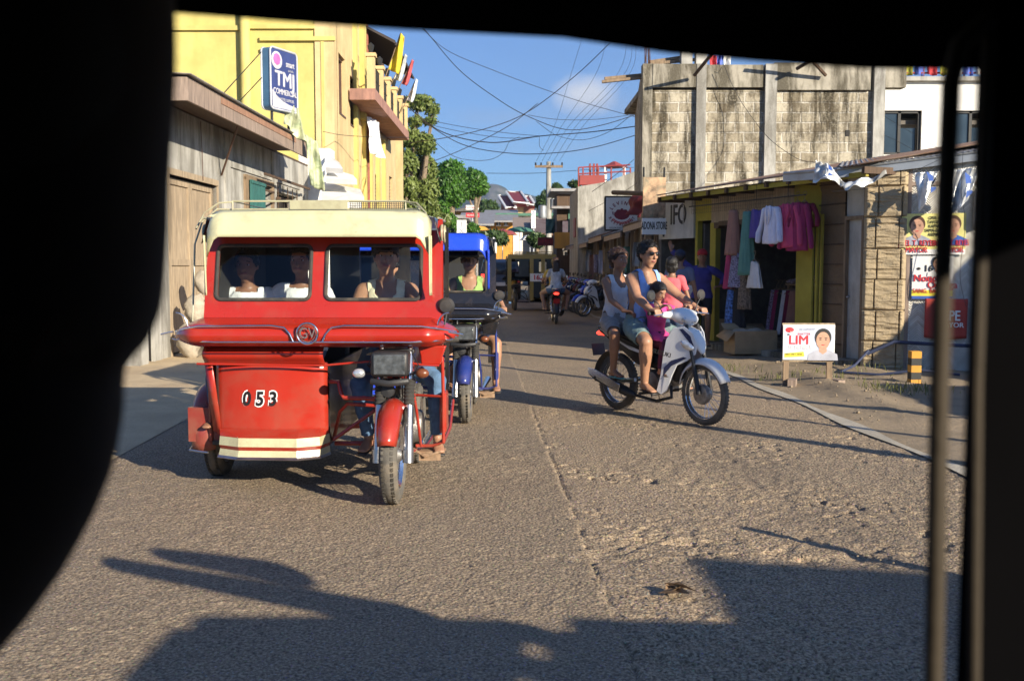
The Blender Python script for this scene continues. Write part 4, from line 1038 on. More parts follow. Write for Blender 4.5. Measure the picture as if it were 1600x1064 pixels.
# ---------- left: concrete shop ----------
def left_shop():
    t = thing('concrete_shop', 'low bare concrete shop with plywood double door and wide boarded eave on the left', 'shop', (-5.4, 15.0, 0), R(90-1.1))
    # local x along the road (away), local -y towards the road
    holes = [(.75, 3.15, 0, 2.88), (5.0, 6.9, 1.6, 3.15), (7.3, 9.4, 1.5, 3.1)]
    m = MB(); wall_holes(m, 0, 10.6, -.1, 3.95, 0, .25, holes); m.bb(0, .25, .25, 5, -.1, 3.95); m.bb(10.35, 10.6, .25, 5, -.1, 3.95); m.bb(.25, 10.35, 4.75, 5, -.1, 3.95)
    w = m.build('wall', M_conc, t)
    m = MB()
    for x in (-.12, 3.6, 6.98, 9.6): m.bb(x, x+.32, -.035, .01, -.05, 3.93)
    m.bb(3.95, 9.6, -.03, 0, 2.98 if 0 else 3.3, 3.42); m.build('pilaster', M_conc, w)
    m = MB(); m.bb(.7, 3.2, -.03, .1, 2.88, 2.98); m.bb(.68, .75, -.02, .1, 0, 2.88); m.bb(3.15, 3.22, -.02, .1, 0, 2.88); m.build('door_frame', M_ply, t)
    for i in (0, 1):
        x = .78+i*1.18
        m = MB(); m.bb(x, x+1.16, .1, .13, .05, 2.85); d = m.build('door', M_ply, t)
        m = MB()
        for z in (.05, 1.45, 2.75): m.bb(x, x+1.16, .07, .1, z, z+.1)
        for xx in (x, x+1.08): m.bb(xx, xx+.08, .068, .099, .05, 2.85)
        m.build('batten', M_ply, d)
    m = MB(); m.bb(4.95, 5.95, -.14, -.1, 1.55, 3.15); sh = m.build('shutter', M_green, t)
    m = MB(); [m.bb(4.97+k*.12, 4.975+k*.12, -.147, -.14, 1.56, 3.14) for k in range(9)]; m.bb(4.93, 5.97, -.16, -.14, 3.08, 3.14); m.build('shutter_batten', M_green, sh)
    m = MB(); m.bb(4.85, 4.95, -.08, .05, 1.5, 3.2); m.bb(4.85, 7.0, -.06, .05, 3.15, 3.25); m.bb(6.9, 7.0, -.06, .05, 1.5, 3.2); m.build('window_frame', M_wood, t)
    m = MB(); m.bb(5.0, 6.9, .3, .32, 1.6, 3.15); m.bb(7.3, 9.4, .3, .32, 1.5, 3.1); m.build('dark_window_sheet', M_dark, t)  # flat dark sheets standing in for the unlit interior
    g = MB()
    for k in range(7): g.bb(6.0, 7.0, -.07, -.05, 1.7+k*.22, 1.74+k*.22)
    for k in range(5): g.cyl((7.35+k*.45, -.05, 1.45), (7.35+k*.45, -.05, 3.25), .012, n=6)
    for k in range(3): g.bb(7.2, 9.5, -.12, -.05, 1.9+k*.5, 1.96+k*.5)
    g.bb(5.4, 9.5, -.3, -.26, 3.28, 3.33); g.build('window_slats', M_dwood, t)
    # eave
    m = MB(); m.bb(-.5, 7.3, -.74, 0, 3.98, 4.02); m.bb(-.5, 10.6, .0, 5.2, 3.96, 4.0); m.build('soffit', M_dwood, t)
    m = MB(); m.bb(-.55, 7.35, -.78, -.74, 3.80, 4.13); m.bb(-.55, -.5, -.74, 5.2, 3.80, 4.13); m.build('fascia', M_fasc, t)
    m = MB(); m.bb(1.0, 6, -.79, -.78, 4.0, 4.1); m.build('fascia_patch', wood_mat('red_board', (.36, .2, .13)), t)
    tin_sheet('roof', (-.62, -.86, 4.15), (7.6, -.86, 4.15), (7.6, 5.3, 4.55), (-.62, 5.3, 4.55), M_tin, t)
    m = MB(); m.cyl((2.6, -.6, 3.95), (3.4, -.02, 3.1), .02, n=6); m.tube([(2.2, -.05, 3.9), (2.22, -.06, 3.4), (2.3, -.04, 2.9)], .006, 5); m.build('brace', M_brown, t)
    # gate and pillar nearer
    t2 = thing('sheet_gate', 'corrugated grey sheet gate with rusty frame beside the concrete pillar', 'gate', (-5.45, 14.2, 0), R(0))
    tin_sheet('panel', (-1.6, 0, .25), (-.25, 0, .25), (-.25, 0, 1.9), (-1.6, 0, 1.9), M_tin, t2)
    m = MB()
    for x in (-1.6, -.9, -.25): m.cyl((x, -.03, .05), (x, -.03, 1.95), .025, n=8)
    for z in (.2, .5, 1.9): m.cyl((-1.6, -.03, z), (-.25, -.03, z), .02, n=8)
    m.build('gate_frame', mat('rust_pipe', (.2, .09, .06), .8, 0, .3, 12), t2)
    m = MB(); m.bb(-.2, .14, -.15, .2, -.05, 3.6); tag(loc_(m.build('concrete_pillar', M_conc), (-5.45, 14.3, 0)), 'tall grey concrete pillar beside the corrugated gate', 'pillar')
left_shop()
# sacks by the door
def sack(label, p, s, m_):
    m = MB(); m.grid(lambda u, v: V((s*(.22+.05*math.sin(9*u+v*5)+.04*math.sin(23*u+v*9)+.02*math.sin(v*23))*math.cos(2*math.pi*u)*math.sin(math.pi*min(.97, v+.03))**.45, s*.2*math.sin(2*math.pi*u)*math.sin(math.pi*min(.97, v+.03))**.45, s*(.62*v+.02*math.sin(u*14)))), 26, 12)
    tag(loc_(m.build('sack', m_, smooth=60), p), label, 'sack', 'sacks piled by the plywood door')
M_sackm = mat('sackcloth', (.36, .31, .24), .9, 0, .25, 9, .8, 30)
for i, (px, py, Y, s) in enumerate(((292, 560, 15.6, .9), (300, 500, 15.8, .8), (296, 455, 16.0, .6))):
    p = at(px, py, Y); p.z = (0, .5, 1.0)[i]; p.x = -5.05+.05*i
    sack(('bulging pale sack on the ground by the plywood door', 'slumped sack in the middle of the pile by the door', 'smaller sack topmost of the pile by the door')[i], p, s, M_sackm)

# ---------- TMJ sign ----------
M_signw = mat('dull_white_ink', (.46, .46, .5), .5)
def tmj():
    t = thing('sign', 'blue and white lightbox shop sign fixed above the eave of the concrete shop', 'sign', at(437, 127, 20.3), R(66))
    w, h, d = .96, 1.32, .115; t.scale = (.9, .9, .9)
    def rr(a, b, r, n=5):
        o = []
        for cx, cz, s in ((a-r, b-r, 0), (-a+r, b-r, 90), (-a+r, -b+r, 180), (a-r, -b+r, 270)):
            for k in range(n+1): q = R(s+90*k/n); o.append((cx+r*math.cos(q), cz+r*math.sin(q)))
        return o
    m = MB(); m.prism(rr(w/2, h/2, .09), -d, d, lambda a, b, k: V((a, k, b))); m.build('sign_box', mat('sign_side', (.07, .15, .25), .4), t)
    m = MB(); 
    for y in (-d-.004, d+.004): m.tube([(a, y, b) for a, b in rr(w/2, h/2, .09)], .022, 6, closed=True)
    m.build('sign_rim', mat('white_trim', (.42, .44, .48), .4), t)
    m = MB(); m.prism(rr(w/2-.02, h/2-.02, .08), -d-.006, -d, lambda a, b, k: V((a, k, b))); f = m.build('sign_face', mat('sign_blue', (.04, .055, .17), .3), t)
    y = -d-.012
    m = MB(); m.add([(-.46, y, -.69), (.46, y, -.69), (.46, y, -.60), (.2, y, -.57), (-.1, y, -.5), (-.3, y, -.4), (-.47, y, -.27)], [tuple(range(7))]); m.v = [(a*.93, b, c*.91) for a, b, c in m.v]; m.build('sign_swoosh', M_signw, f, smooth=0)
    m = MB(); m.lathe([(0, 0), (.19, 0), (.19, .004), (0, .004)], (-.26, y+.002, .40), (0, -1, 0), 28); m.build('round_logo', M_signw, f)
    m = MB(); m.lathe([(0, 0), (.13, 0), (.13, .004), (0, .004)], (-.26, y-.003, .42), (0, -1, 0), 8); m.build('logo_mark', mat('pink_ink', (.5, .12, .35), .5), f)
    text('TMJ', 'lettering', M_signw, f, (.03, y, .0), .46, off=.008, sx=.95); text('COMMERCIAL', 'lettering', M_signw, f, (.03, y, -.27), .17, off=.002, sx=.8)
    text('HOTEL SUPPLIES', 'lettering', M_signw, f, (.08, y, -.43), .09, sx=.8); text('smart', 'lettering', M_signw, f, (.22, y, .37), .19, off=.005, sx=.7); text('padala', 'lettering', M_greyi, f, (.24, y, .24), .08)
    m = MB(); m.cyl((-.5, .1, .55), (-1.0, .9, -.5), .012, n=5); m.cyl((-.5, .1, -.0), (-.8, .7, -.7), .012, n=5); m.cyl((-.3, 0, -.7), (-.3, 0, -1.05), .03, n=8); m.cyl((.3, 0, -.7), (.3, 0, -1.05), .03, n=8); m.build('sign_stay', M_iron, t)
tmj()
def draped(name, label, cat, pts, m_, nu=14, nv=18, wave=.04, group=None, solid=.003, blotch=None):
    # pts: 4 corners (tl, tr, br, bl); soft folds
    a, b, c, d = map(V, pts); n = (b-a).cross(d-a).normalized(); ph = random.random()*9
    m = MB(); m.grid(lambda u, v: a.lerp(b, u).lerp(d.lerp(c, u), v)+n*wave*(math.sin(u*7+ph+v*2)*(.3+v)+.4*math.sin(u*17+ph+v*6)+.3*math.sin(v*9+ph)), nu, nv)
    o = m.build(name, m_, smooth=60, solid=solid); return tag(o, label, cat, group)
M_banner = mat('printed_tarp', (.45, .48, .3), .6, 0, .6, 3, .3, 20, .8, (.12, .2, .12), 2.5)
draped('banner', 'crumpled green printed banner hanging over the eave edge', 'banner', (at(448, 160, 20.5), at(468, 170, 20.6), at(476, 225, 20.6), at(442, 195, 20.4)), M_banner, wave=.09)
draped('banner', 'torn yellow green banner hanging below the eave by the white awnings', 'banner', (at(476, 210, 21.5), at(497, 222, 21.6), at(507, 300, 21.7), at(484, 290, 21.5)), M_banner, wave=.07)
# ---------- white shed with three awnings ----------
t = thing('white_shed', 'white plastered stall front with three stepped white awnings below the yellow building', 'shed', (0, 0, 0))
m = MB(); a = at(458, 300, 25); b = at(515, 300, 25.6); m.bb(a.x, b.x, 25.7, 26.4, 0, at(500, 232, 25.7).z); m.build('wall', M_whitew, t)
for i, (x0, x1, y0, y1) in enumerate(((512, 530, 242, 268), (512, 552, 262, 285), (505, 563, 284, 312))):
    p = [at(x0, y0, 25.6), at(x1, y0+12, 24.6-.3*i), at(x1+6, y1-4, 24.0-.3*i), at(x0-3, y1-6, 24.3-.3*i)]
    m = MB(); q = [v-V((0, 0, .12)) for v in p]; m.add(p+q, [(0, 1, 2, 3), (7, 6, 5, 4), (3, 2, 6, 7), (2, 1, 5, 6), (0, 3, 7, 4), (1, 0, 4, 5)]); m.build('awning', M_whitew, t, smooth=0)
m = MB(); c = at(525, 340, 24.2); m.bb(at(480, 340, 24.8).x, at(560, 340, 24.8).x, 24.8, 25.3, 0, at(500, 315, 24.8).z); m.build('counter', M_whitew, t)

# ---------- yellow building ----------
def yellow():
    X0, Y0, X1, Y1 = -4.74, 27.0, -4.66, 41.0
    t = thing('yellow_building', 'tall yellow rendered building with ochre street side, balcony and brown windows', 'building', (0, 0, 0))
    m = MB(); m.bb(-16, X0-.52, Y0, Y0+.3, 0, 10.5); m.bb(-16, -15.7, Y0, 44, 0, 10.5); m.build('front_wall', M_yel, t)
    m = MB(); m.bb(X0-.5, X0, Y0-.05, Y0+.45, 0, 10.5)
    m.T = Matrix.Translation((X0, Y0+.4, 0)) @ Matrix.Rotation(R(90), 4, 'Z')
    holes = [(.3, 1.35, 5.6, 7.25), (2.2, 3.1, 5.55, 7.0), (7.4, 8.3, 1.2, 4.6), (9.5, 10.6, 1.2, 4.9), (11.4, 12.4, 1.2, 4.9)]
    wall_holes(m, 0, 13.6, 0, 7.7, 0, .3, holes); wall_holes(m, 0, 4.5, 7.7, 10.5, 0, .3, []); m.T = None
    w = m.build('side_wall', M_yel2, t)
    for (a, b, c, d) in holes:
        m = MB(); m.bb(X0-.22, X0-.2, Y0+.4+a, Y0+.4+b, c, d); wn = m.build('window', M_win if c > 5 else M_iron, t)
        m = MB(); y0, y1 = Y0+.4+a, Y0+.4+b
        for y in (y0, (y0+y1)/2-.03, y1-.07): m.bb(X0-.19, X0-.10, y, y+.05, c, d)
        m.bb(X0-.19, X0-.08, y0, y1, d-.08, d+.0); m.bb(X0-.19, X0+.02, y0, y1, c, c+.05); m.build('window_frame', M_brown, wn)
        if c < 5:
            m = MB(); [m.bb(X0-.1, X0-.08, y0, y1, z, z+.03) for z in np.arange(c+.1, d-.1, .13)]; m.build('louvre', M_gw, wn)
    # trims on the front
    m = MB()
    z1 = at(300, 45, 27).z; xa = at(385, 100, 27).x
    m.bb(-14, xa-.1, Y0-.08, Y0, z1-.06, z1+.06); m.bb(xa+.1, X0-.5, Y0-.08, Y0, z1-.02, z1+.1)
    m.cyl((xa, Y0-.1, 3), (xa, Y0-.1, 10.4), .14, n=12)
    zc = at(400, 62, 27).z; xb = at(505, 100, 27).x
    m.bb(at(407, 60, 27).x, at(524, 60, 27).x, Y0-.1, Y0, zc-.05, zc+.06); m.bb(xb-.05, xb+.03, Y0-.07, Y0, 4.0, zc-.05)
    m.bb(at(408, 60, 27).x, at(436, 60, 27).x, Y0-.1, Y0, zc-.32, zc-.24); m.build('moulding', M_yel, t)
    m = MB(); m.bb(at(410, 60, 27).x, at(434, 60, 27).x, Y0-.04, Y0, zc-.9, zc-.33); m.build('painted_recess', mat('olive_shade', (.34, .28, .06), .8), t)  # raised panel, its recess shade put into the olive colour
    m = MB(); x = X0+.08; [m.cyl((x, y, 0), (x, y, 10.4), .05, n=8) for y in (32.6,)]; m.build('downpipe', mat('red_pipe', (.25, .08, .05), .7), t)
    m = MB()
    for y in (31.8, 33.2, 35.0, 36.6): m.bb(X0, X0+.12, y, y+.3, 0, 6.0)
    for y in (30.2,): m.bb(X0, X0+.1, y, y+.35, 0, 10.4)
    m.bb(X0, X0+.15, 31.5, 32.0, 6, 10.4); m.build('pilaster', M_yel, t)
    # balcony
    zb = 6.12
    m = MB(); m.bb(X0+.05, -3.95, 29.2, 38.6, zb+.1, zb+.42); m.build('balcony', M_granite, t)
    m = MB(); m.bb(X0+.03, -4.1, 31, 40.9, 1.45+at(620, 300, 34).z*0+.9, 2.65); m.build('sill_band', M_granite, t)
    m = MB()
    for y in (29.3, 31.2, 33.0, 34.8, 36.6, 38.3): m = MB(); m.bb(-4.2, -3.98, y, y+.22, zb+.42, zb+1.35); m.bb(-4.24, -3.94, y-.04, y+.26, zb+1.35, zb+1.45); m.build('balcony_post', M_yel2, t)
    for y in (31.2, 33.0, 34.8, 36.6, 38.3, 29.3):
        m = MB(); m.loft([(-4.09, y+.11, zb+1.47), (-4.09, y+.11, zb+1.62), (-4.09, y+.11, zb+1.68), (-4.09, y+.11, zb+1.75)], [.05, .09, .1, .02], [.05, .09, .1, .02], (1, 0, 0), 6); m.build('lantern', M_iron, t)
    m = MB()
    for k in range(66): y = 29.5+k*.135; m.cyl((-4.09, y, zb+.42), (-4.09, y, zb+1.2), .01, n=4)
    for z in (.55, .85, 1.2): m.cyl((-4.09, 29.4, zb+z), (-4.09, 38.4, zb+z), .02, n=5)
    m.build('railing', M_iron, t)
    m = MB()
    for k in range(24): y = 32.4+k*.27; m.add([(-5.6, y, 9.55), (-3.75, y, 8.62), (-3.75, y+.3, 8.66), (-5.6, y+.3, 9.6), (-5.6, y, 9.5), (-3.75, y, 8.52), (-3.75, y+.3, 8.56), (-5.6, y+.3, 9.5)], [(0, 1, 2, 3), (7, 6, 5, 4), (1, 5, 6, 2), (0, 4, 5, 1), (3, 2, 6, 7)])
    m.build('roof', mat('dark_roof', (.045, .035, .035), .8), t, smooth=0)
    m = MB(); m.bb(-16, X0, 31, 44, 7.7, 7.9); m.bb(-15.9, X0-.02, 43.7, 44, 0, 7.7); m.bb(-10, -5.2, 31.6, 31.8, 7.7, 9.6); m.build('back_wall', M_yel2, t)
    m = MB(); m.bb(X0-.9, X0-.3, 33, 40, 8.0, 9.5); m.build('upper_room', M_dwood, t)
yellow()
def flag(label, px0, py0, px1, py1, Y, w, m_, lean=(0, 0), tip=None):
    t = thing('flag', label, 'flag', (0, 0, 0), 0, 'flags along the balcony')
    a = at(px0, py0, Y); b = at(px1, py1, Y)
    m = MB(); m.cyl(a-(b-a)*.35, b, .015, n=6); m.build('flagpole', M_wood, t)
    m = MB(); m.grid(lambda u, v: a.lerp(b, .15+.85*v)+V((u*w*(.35+.65*(1-v)), .12*math.sin(u*6+v*3), -u*.55*w-.08*math.sin(v*5)*u)), 10, 10); m.build('cloth', m_, t, solid=.003, smooth=60)
flag('bright yellow triangular flag on a slanted pole above the balcony', 603, 118, 626, 52, 33, .35, mat('yellow_cloth', (.6, .47, .03), .8, 0, .15, 5))
flag('small pale blue and yellow flag beside the yellow triangular one', 612, 130, 633, 85, 34, .22, mat('pale_cloth', (.5, .52, .5), .8, 0, .4, 3))
flag('narrow pinkish red flag over the balcony rail', 624, 137, 644, 94, 35, .18, mat('red_cloth', (.55, .1, .1), .8))
flag('white flag, outermost above the balcony end', 633, 162, 650, 124, 36.5, .2, mat('white_cloth', (.75, .77, .8), .8))
draped('sheet', 'white cloth hung out against the ochre side wall', 'cloth', (at(577, 182, 31.5), at(594, 192, 32.5), at(597, 248, 32.5), at(578, 240, 31.5)), MATS['white_cloth'], wave=.08)

# ---------- right: concrete block building ----------
def block_building():
    Y = 23.0; xl, xr, zt = 2.97, 8.6, 5.98
    t = thing('block_building', 'unfinished two storey building of stained hollow blocks with bare concrete columns', 'building')
    m = MB(); m.bb(xl+.1, xr-.1, Y+.05, Y+.3, 0, zt-.55); w = m.build('block_wall', M_chb, t)
    m = MB(); m.add([(xl, Y+.1, 0), (xl+.62, Y+6.5, 0), (xl+.62, Y+6.5, zt), (xl, Y+.1, zt), (xl+.3, Y+.1, 0), (xl+.9, Y+6.5, 0), (xl+.9, Y+6.5, zt), (xl+.3, Y+.1, zt)], [(0, 3, 2, 1), (4, 5, 6, 7), (3, 7, 6, 2), (1, 2, 6, 5)]); m.build('side_wall', M_chb, t)
    for (pa, pb) in ((1087, 1102), (1194, 1212), (1363, 1380)):
        m = MB(); m.bb(at(pa, 200, Y).x, at(pb, 200, Y).x, Y-.06, Y+.3, 0, zt+.02); m.build('column', M_conc, t)
    m = MB(); m.bb(xl, xl+.22, Y-.03, Y+.3, 0, zt+.03); m.build('corner_column', M_conc2, t)
    m = MB(); m.bb(xl+.22, at(1087, 200, Y).x, Y-.045, Y+.3, zt-.5, zt+.02); m.bb(at(1102, 0, Y).x, at(1194, 0, Y).x, Y-.045, Y+.3, zt-.5, zt+.0); m.bb(at(1212, 0, Y).x, at(1363, 0, Y).x, Y-.045, Y+.3, zt-.56, zt+.05); m.bb(at(1380, 0, Y).x, xr+.35, Y-.02, Y+.3, zt-.5, zt+.05); m.build('ring_beam', M_conc2, t)
    m = MB(); m.bb(xl+.3, xr, Y+.3, Y+6.4, zt-.15, zt-.02); m.bb(xr-.2, xr, Y+.3, Y+6.4, 0, zt-.15); m.build('roof_slab', M_conc2, t)
    for px in (1064, 1087):
        m = MB(); x = at(px, 80, Y+.3).x; m.bb(x, x+.25, Y+.2, Y+.45, zt, zt+1.3); m.build('column_stub', M_conc, t)
    m = MB(); x = at(1325, 208, Y).x; z = at(1325, 208, Y).z; m.bb(x-.04, x+.05, Y+.035, Y+.06, z-.07, z+.07); m.build('dark_gap_patch', M_dark, w)  # dark patch painted for the shade inside a hole
    m = MB()
    for k in range(9): a = random.uniform(-.15, .15); x = xl+.1+random.uniform(-.05, .1); m.cyl((x, Y+.1, zt), (x+a*.4, Y+.1+a, zt+random.uniform(.3, .8)), .008, n=4)
    m.build('rebar', mat('rebar_rust', (.12, .06, .04), .8), t)
    # struts that throw the slanting shadows
    for a, b in (((1245, 108, Y-.2), (1320, 100, Y-1.3)), ((1290, 118, Y-.15), (1240, 100, Y-1.0)), ((1085, 118, Y-.2), (1130, 100, Y-1.6))):
        m = MB(); m.cyl(at(*a), at(*b)+V((0, 0, .5)), .04, n=6); m.build('strut', M_dwood, t)
    # planks on top
    g = 'planks left on the roof edge'
    for i, (a, b) in enumerate((((942, 127), (1003, 123)), ((946, 122), (1001, 119)), ((1018, 99), (1086, 95)), ((1016, 96), (1060, 92)))):
        m = MB(); p = at(a[0], a[1], Y+.2+.1*i); q = at(b[0], b[1], Y+.4+.1*i); m.box((p+q)/2, ((q-p).length, .1, .06), Matrix.Rotation(-math.atan2(q.z-p.z, q.x-p.x), 3, 'Y')); tag(m.build('plank', M_wood), ('lowest plank jutting left over the roof corner', 'plank jutting left over the roof corner, upper one', 'long plank lying on the roof behind the corner', 'short plank stacked on top of the long one')[i], 'plank', g)
    d = [('blue', (.1, .15, .5)), ('red', (.5, .05, .06)), ('white', (.7, .7, .7)), ('olive', (.35, .33, .05))]
    for n_, c_ in d: cloth('wash_'+n_, c_)
    for i, (px, c) in enumerate(((1100, 0), (1114, 1), (1124, 0), (1136, 2))):
        cm = MATS['wash_'+d[c][0]]
        draped('laundry', ('blue washing on the roof nearest the column stub', 'red washing on the roof beside the blue', 'second blue washing right of the red on the roof', 'white washing on the block building roof')[i], 'laundry', (at(px-6, 86, Y+1), at(px+6, 86, Y+1), at(px+5, 106, Y+1), at(px-5, 106, Y+1)), cm, 6, 6, .05, 'washing on the block building roof')
block_building()
def white_building():
    Y = 25.0
    t = thing('white_building', 'white rendered upper storey with sliding windows behind the block building', 'building')
    xl = at(1376, 200, Y).x; xr = xl+8; z0 = 0; z1 = at(1400, 128, Y).z
    W = [(at(1379, 0, Y).x, at(1446, 0, Y).x, at(1400, 242, Y).z, at(1400, 173, Y).z), (at(1490, 0, Y).x, at(1560, 0, Y).x, at(1500, 240, Y).z, at(1500, 173, Y).z), (at(1600, 0, Y).x, at(1680, 0, Y).x, at(1500, 240, Y).z, at(1500, 173, Y).z)]
    m = MB(); wall_holes(m, xl, xr, z0, z1, Y, Y+.25, W); m.bb(xl, xr, Y+6, Y+6.2, 0, z1); m.bb(xl, xl+.2, Y+.25, Y+6, 0, z1); m.build('wall', M_whitew, t)
    m = MB(); m.bb(xl, xr, Y-.15, Y+.1, z1, z1+.1); m.build('ledge', M_conc, t)
    for (a, b, c, d) in W:
        m = MB(); mid = (a+b)/2
        m.bb(a, mid, Y+.1, Y+.11, c, d); wn = m.build('window', M_win, t)
        m = MB()
        for x in (a, mid-.04, b-.07): m.bb(x, x+.07, Y+.06, Y+.14, c, d)
        m.bb(a, b, Y+.06, Y+.14, c, c+.06); m.bb(a, b, Y+.06, Y+.14, d-.06, d); m.build('window_frame', M_iron, wn)
        m = MB(); m.bb(mid, b, Y+1.6, Y+1.62, c-.5, d+.5); m.build('inner_wall', M_gw, wn)
        m = MB(); m.bb(mid+.05, b-.08, Y+.16, Y+.17, c, c+(d-c)*.62); m.build('lower_pane', M_win, wn)
    m = MB(); m.bb(xl+.2, xr, Y+.3, Y+6, z1-.9-.1, z1-.9); m.bb(xl, xr, Y+.1, Y+6, z1+.0-.02, z1); m.build('ceiling', M_gw, t)
    # railing with washing
    m = MB(); 
    for k in range(17): x = xl+k*.5; m.cyl((x, Y-.05, z1+.1), (x, Y-.05, z1+1.0), .02, n=6)
    for z in (.2, .95): m.cyl((xl, Y-.05, z1+z), (xr, Y-.05, z1+z), .025, n=6)
    m.build('railing', M_redf, t)
    cs = ['white', 'olive', 'blue', 'red', 'olive', 'white', 'blue', 'white', 'blue', 'red']
    lab = ['first', 'second', 'third', 'fourth', 'fifth', 'sixth', 'seventh', 'eighth', 'ninth', 'tenth']
    for k, c in enumerate(cs):
        x = xl+.15+k*.3; draped('laundry', '%s %s cloth from the left, drying on the red railing of the white building' % (lab[k], c), 'laundry', ((x, Y-.1, z1+.9), (x+.26, Y-.1, z1+.9), (x+.24, Y-.1, z1+.12), (x+.02, Y-.1, z1+.15)), MATS['wash_'+c], 6, 6, .04, 'washing on the red railing')
white_building()
# ---------- clothes shop (local x along the front to the viewer's right, -y towards the road) ----------
SHX = (3.2, 18.6); SA = math.atan2(-4.7, 1.8)
SM = Matrix.Translation((3.2, 18.6, 0)) @ Matrix.Rotation(SA, 4, 'Z')
def sp(px, y=0):   # distance along the facade seen at pixel column px, y in front of it
    k = (px-800)/FPX; return (18.6*k+.358*y*k-3.2-.934*y)/(.358+.934*k)
def clothes_shop():
    t = thing('clothes_shop', 'open clothes shop under a rusty eave with yellow board doors and stone-faced cement wall', 'shop', (3.2, 18.6, 0), SA)
    m = MB(); m.bb(-.85, .42, -.06, 0, 1.95, 2.78); s = m.build('sign_wall', M_wgrey, t)
    text('IFO', 'lettering', M_ink, s, (-.12, -.065, 2.38), .52, off=.012, sx=.75)
    m = MB()
    for z in (2.3,): m.bb(.06, .085, -.072, -.066, 2.2, 2.56); m.bb(.015, .03, -.072, -.066, z, z+.02)
    m.build('stencil_gap', M_wgrey, s)
    for a, b, z0, z1, mm in ((3.85, 3.95, 0, 2.12, M_ypaint), (.42, .5, .0, 2.7, M_ypaint), (.92, 1.1, 0, 2.2, M_ypaint), (.5, .95, 2.25, 2.72, M_ypaint), (3.3, 3.95, 2.12, 2.75, M_ypaint), (.95, 3.3, 2.2, 2.75, M_ply)):
        m = MB(); m.bb(a, b, -.02, .08, z0, z1); m.build('yellow_board' if mm is M_ypaint else 'plywood_panel', mm, t)
    m = MB(); m.bb(1.05, 1.2, -.03, .1, 2.1, 2.2); m.bb(1.2, 3.35, -.03, .1, 2.14, 2.22); m.build('lintel', M_dwood, t)
    for a, b, y in ((3.62, 4.0, -.2), (4.03, 4.08, -.17), (4.11, 4.15, -.15)):
        m = MB(); m.bb(a, b, y, y+.035, .35 if a < 4 else .2, 2.2); d = m.build('folding_door', M_ypaint, t)
    m = MB(); m.grid(lambda u, v: V((3.93+.57*u, -.01-.03*float(fbm(u*4, v*22, 3, 7)), .0+2.75*v)), 14, 60); m.bb(3.93, 4.5, .02, .2, 0, 2.75); m.build('stone_wall', M_wall_st, t)
    m = MB()
    for k in range(9): m.bb(3.93, 4.5, -.045, -.0, .3+k*.29, .315+k*.29)
    m.build('wall_groove', M_dwood, t)
    m = MB(); m.bb(4.5, 4.54, -.04, .12, 0, 2.15); m.bb(4.86, 4.9, -.04, .12, 0, 2.15); m.bb(4.54, 4.86, -.04, .12, 2.1, 2.15); m.build('door_frame', M_wood, t)
    m = MB(); m.bb(4.54, 4.86, .02, .06, .05, 2.1); d = m.build('side_door', M_wgrey, t)
    m = MB(); m.ell((4.57, 0, 1.0), (.02, .03, .02)); m.build('handle', M_steel, d)
    m = MB(); m.bb(4.5, 4.92, 0, .1, 2.15, 2.75); m.build('wall_above_door', M_wgrey, t)
    # inside
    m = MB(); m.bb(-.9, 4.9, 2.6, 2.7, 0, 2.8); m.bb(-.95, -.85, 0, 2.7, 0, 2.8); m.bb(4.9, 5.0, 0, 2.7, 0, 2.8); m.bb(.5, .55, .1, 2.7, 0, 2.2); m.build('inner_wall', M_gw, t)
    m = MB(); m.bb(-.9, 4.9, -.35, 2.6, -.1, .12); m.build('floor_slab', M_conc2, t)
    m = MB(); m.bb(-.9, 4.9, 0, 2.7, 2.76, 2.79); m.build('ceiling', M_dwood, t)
    # rail, mesh
    m = MB(); m.cyl((1.0, -.5, 2.47), (4.2, -.5, 2.47), .012, n=6); [m.cyl((x, -.5, 2.47), (x, -.5, 2.7), .006, n=4) for x in (1.1, 2.2, 3.0, 3.8)]
    for k in range(40): m.cyl((1.0+k*.06, -.45, 2.35), (1.0+k*.06, -.45, 2.72), .0022, n=3)
    for k in range(7): m.cyl((1.0, -.45, 2.35+k*.06), (3.4, -.45, 2.35+k*.06), .0022, n=3)
    m.build('hanging_rail', M_iron, t)
    # roof: eave edge runs outside the front
    inv = SM.inverted()
    e0 = inv @ V((2.62, 18.3, 2.72)); e1 = inv @ V((4.62, 13.35, 2.79))
    tin_sheet('roof', e0, e1, e1+V((.2, 4.2, .75)), e0+V((-.0, 4.2, .75)), M_rust, t, seg=5)
    m = MB(); d = (e1-e0)
    for k, (z0, z1, mm) in enumerate(((-.1, -.02, 0),)): m.box((e0+e1)/2+V((0, .12, -.09)), (d.length, .05, .07), Matrix.Rotation(math.atan2(d.y, d.x), 3, 'Z'))
    m.build('eave_beam', M_ypaint, t)
    m = MB()
    for k in range(11): p = e0.lerp(e1, k/10.0); m.bb(p.x-.03, p.x+.03, p.y+.05, p.y+1.0, p.z-.12, p.z-.03)
    m.build('rafter', M_dwood, t)
    return t
clothes_shop()
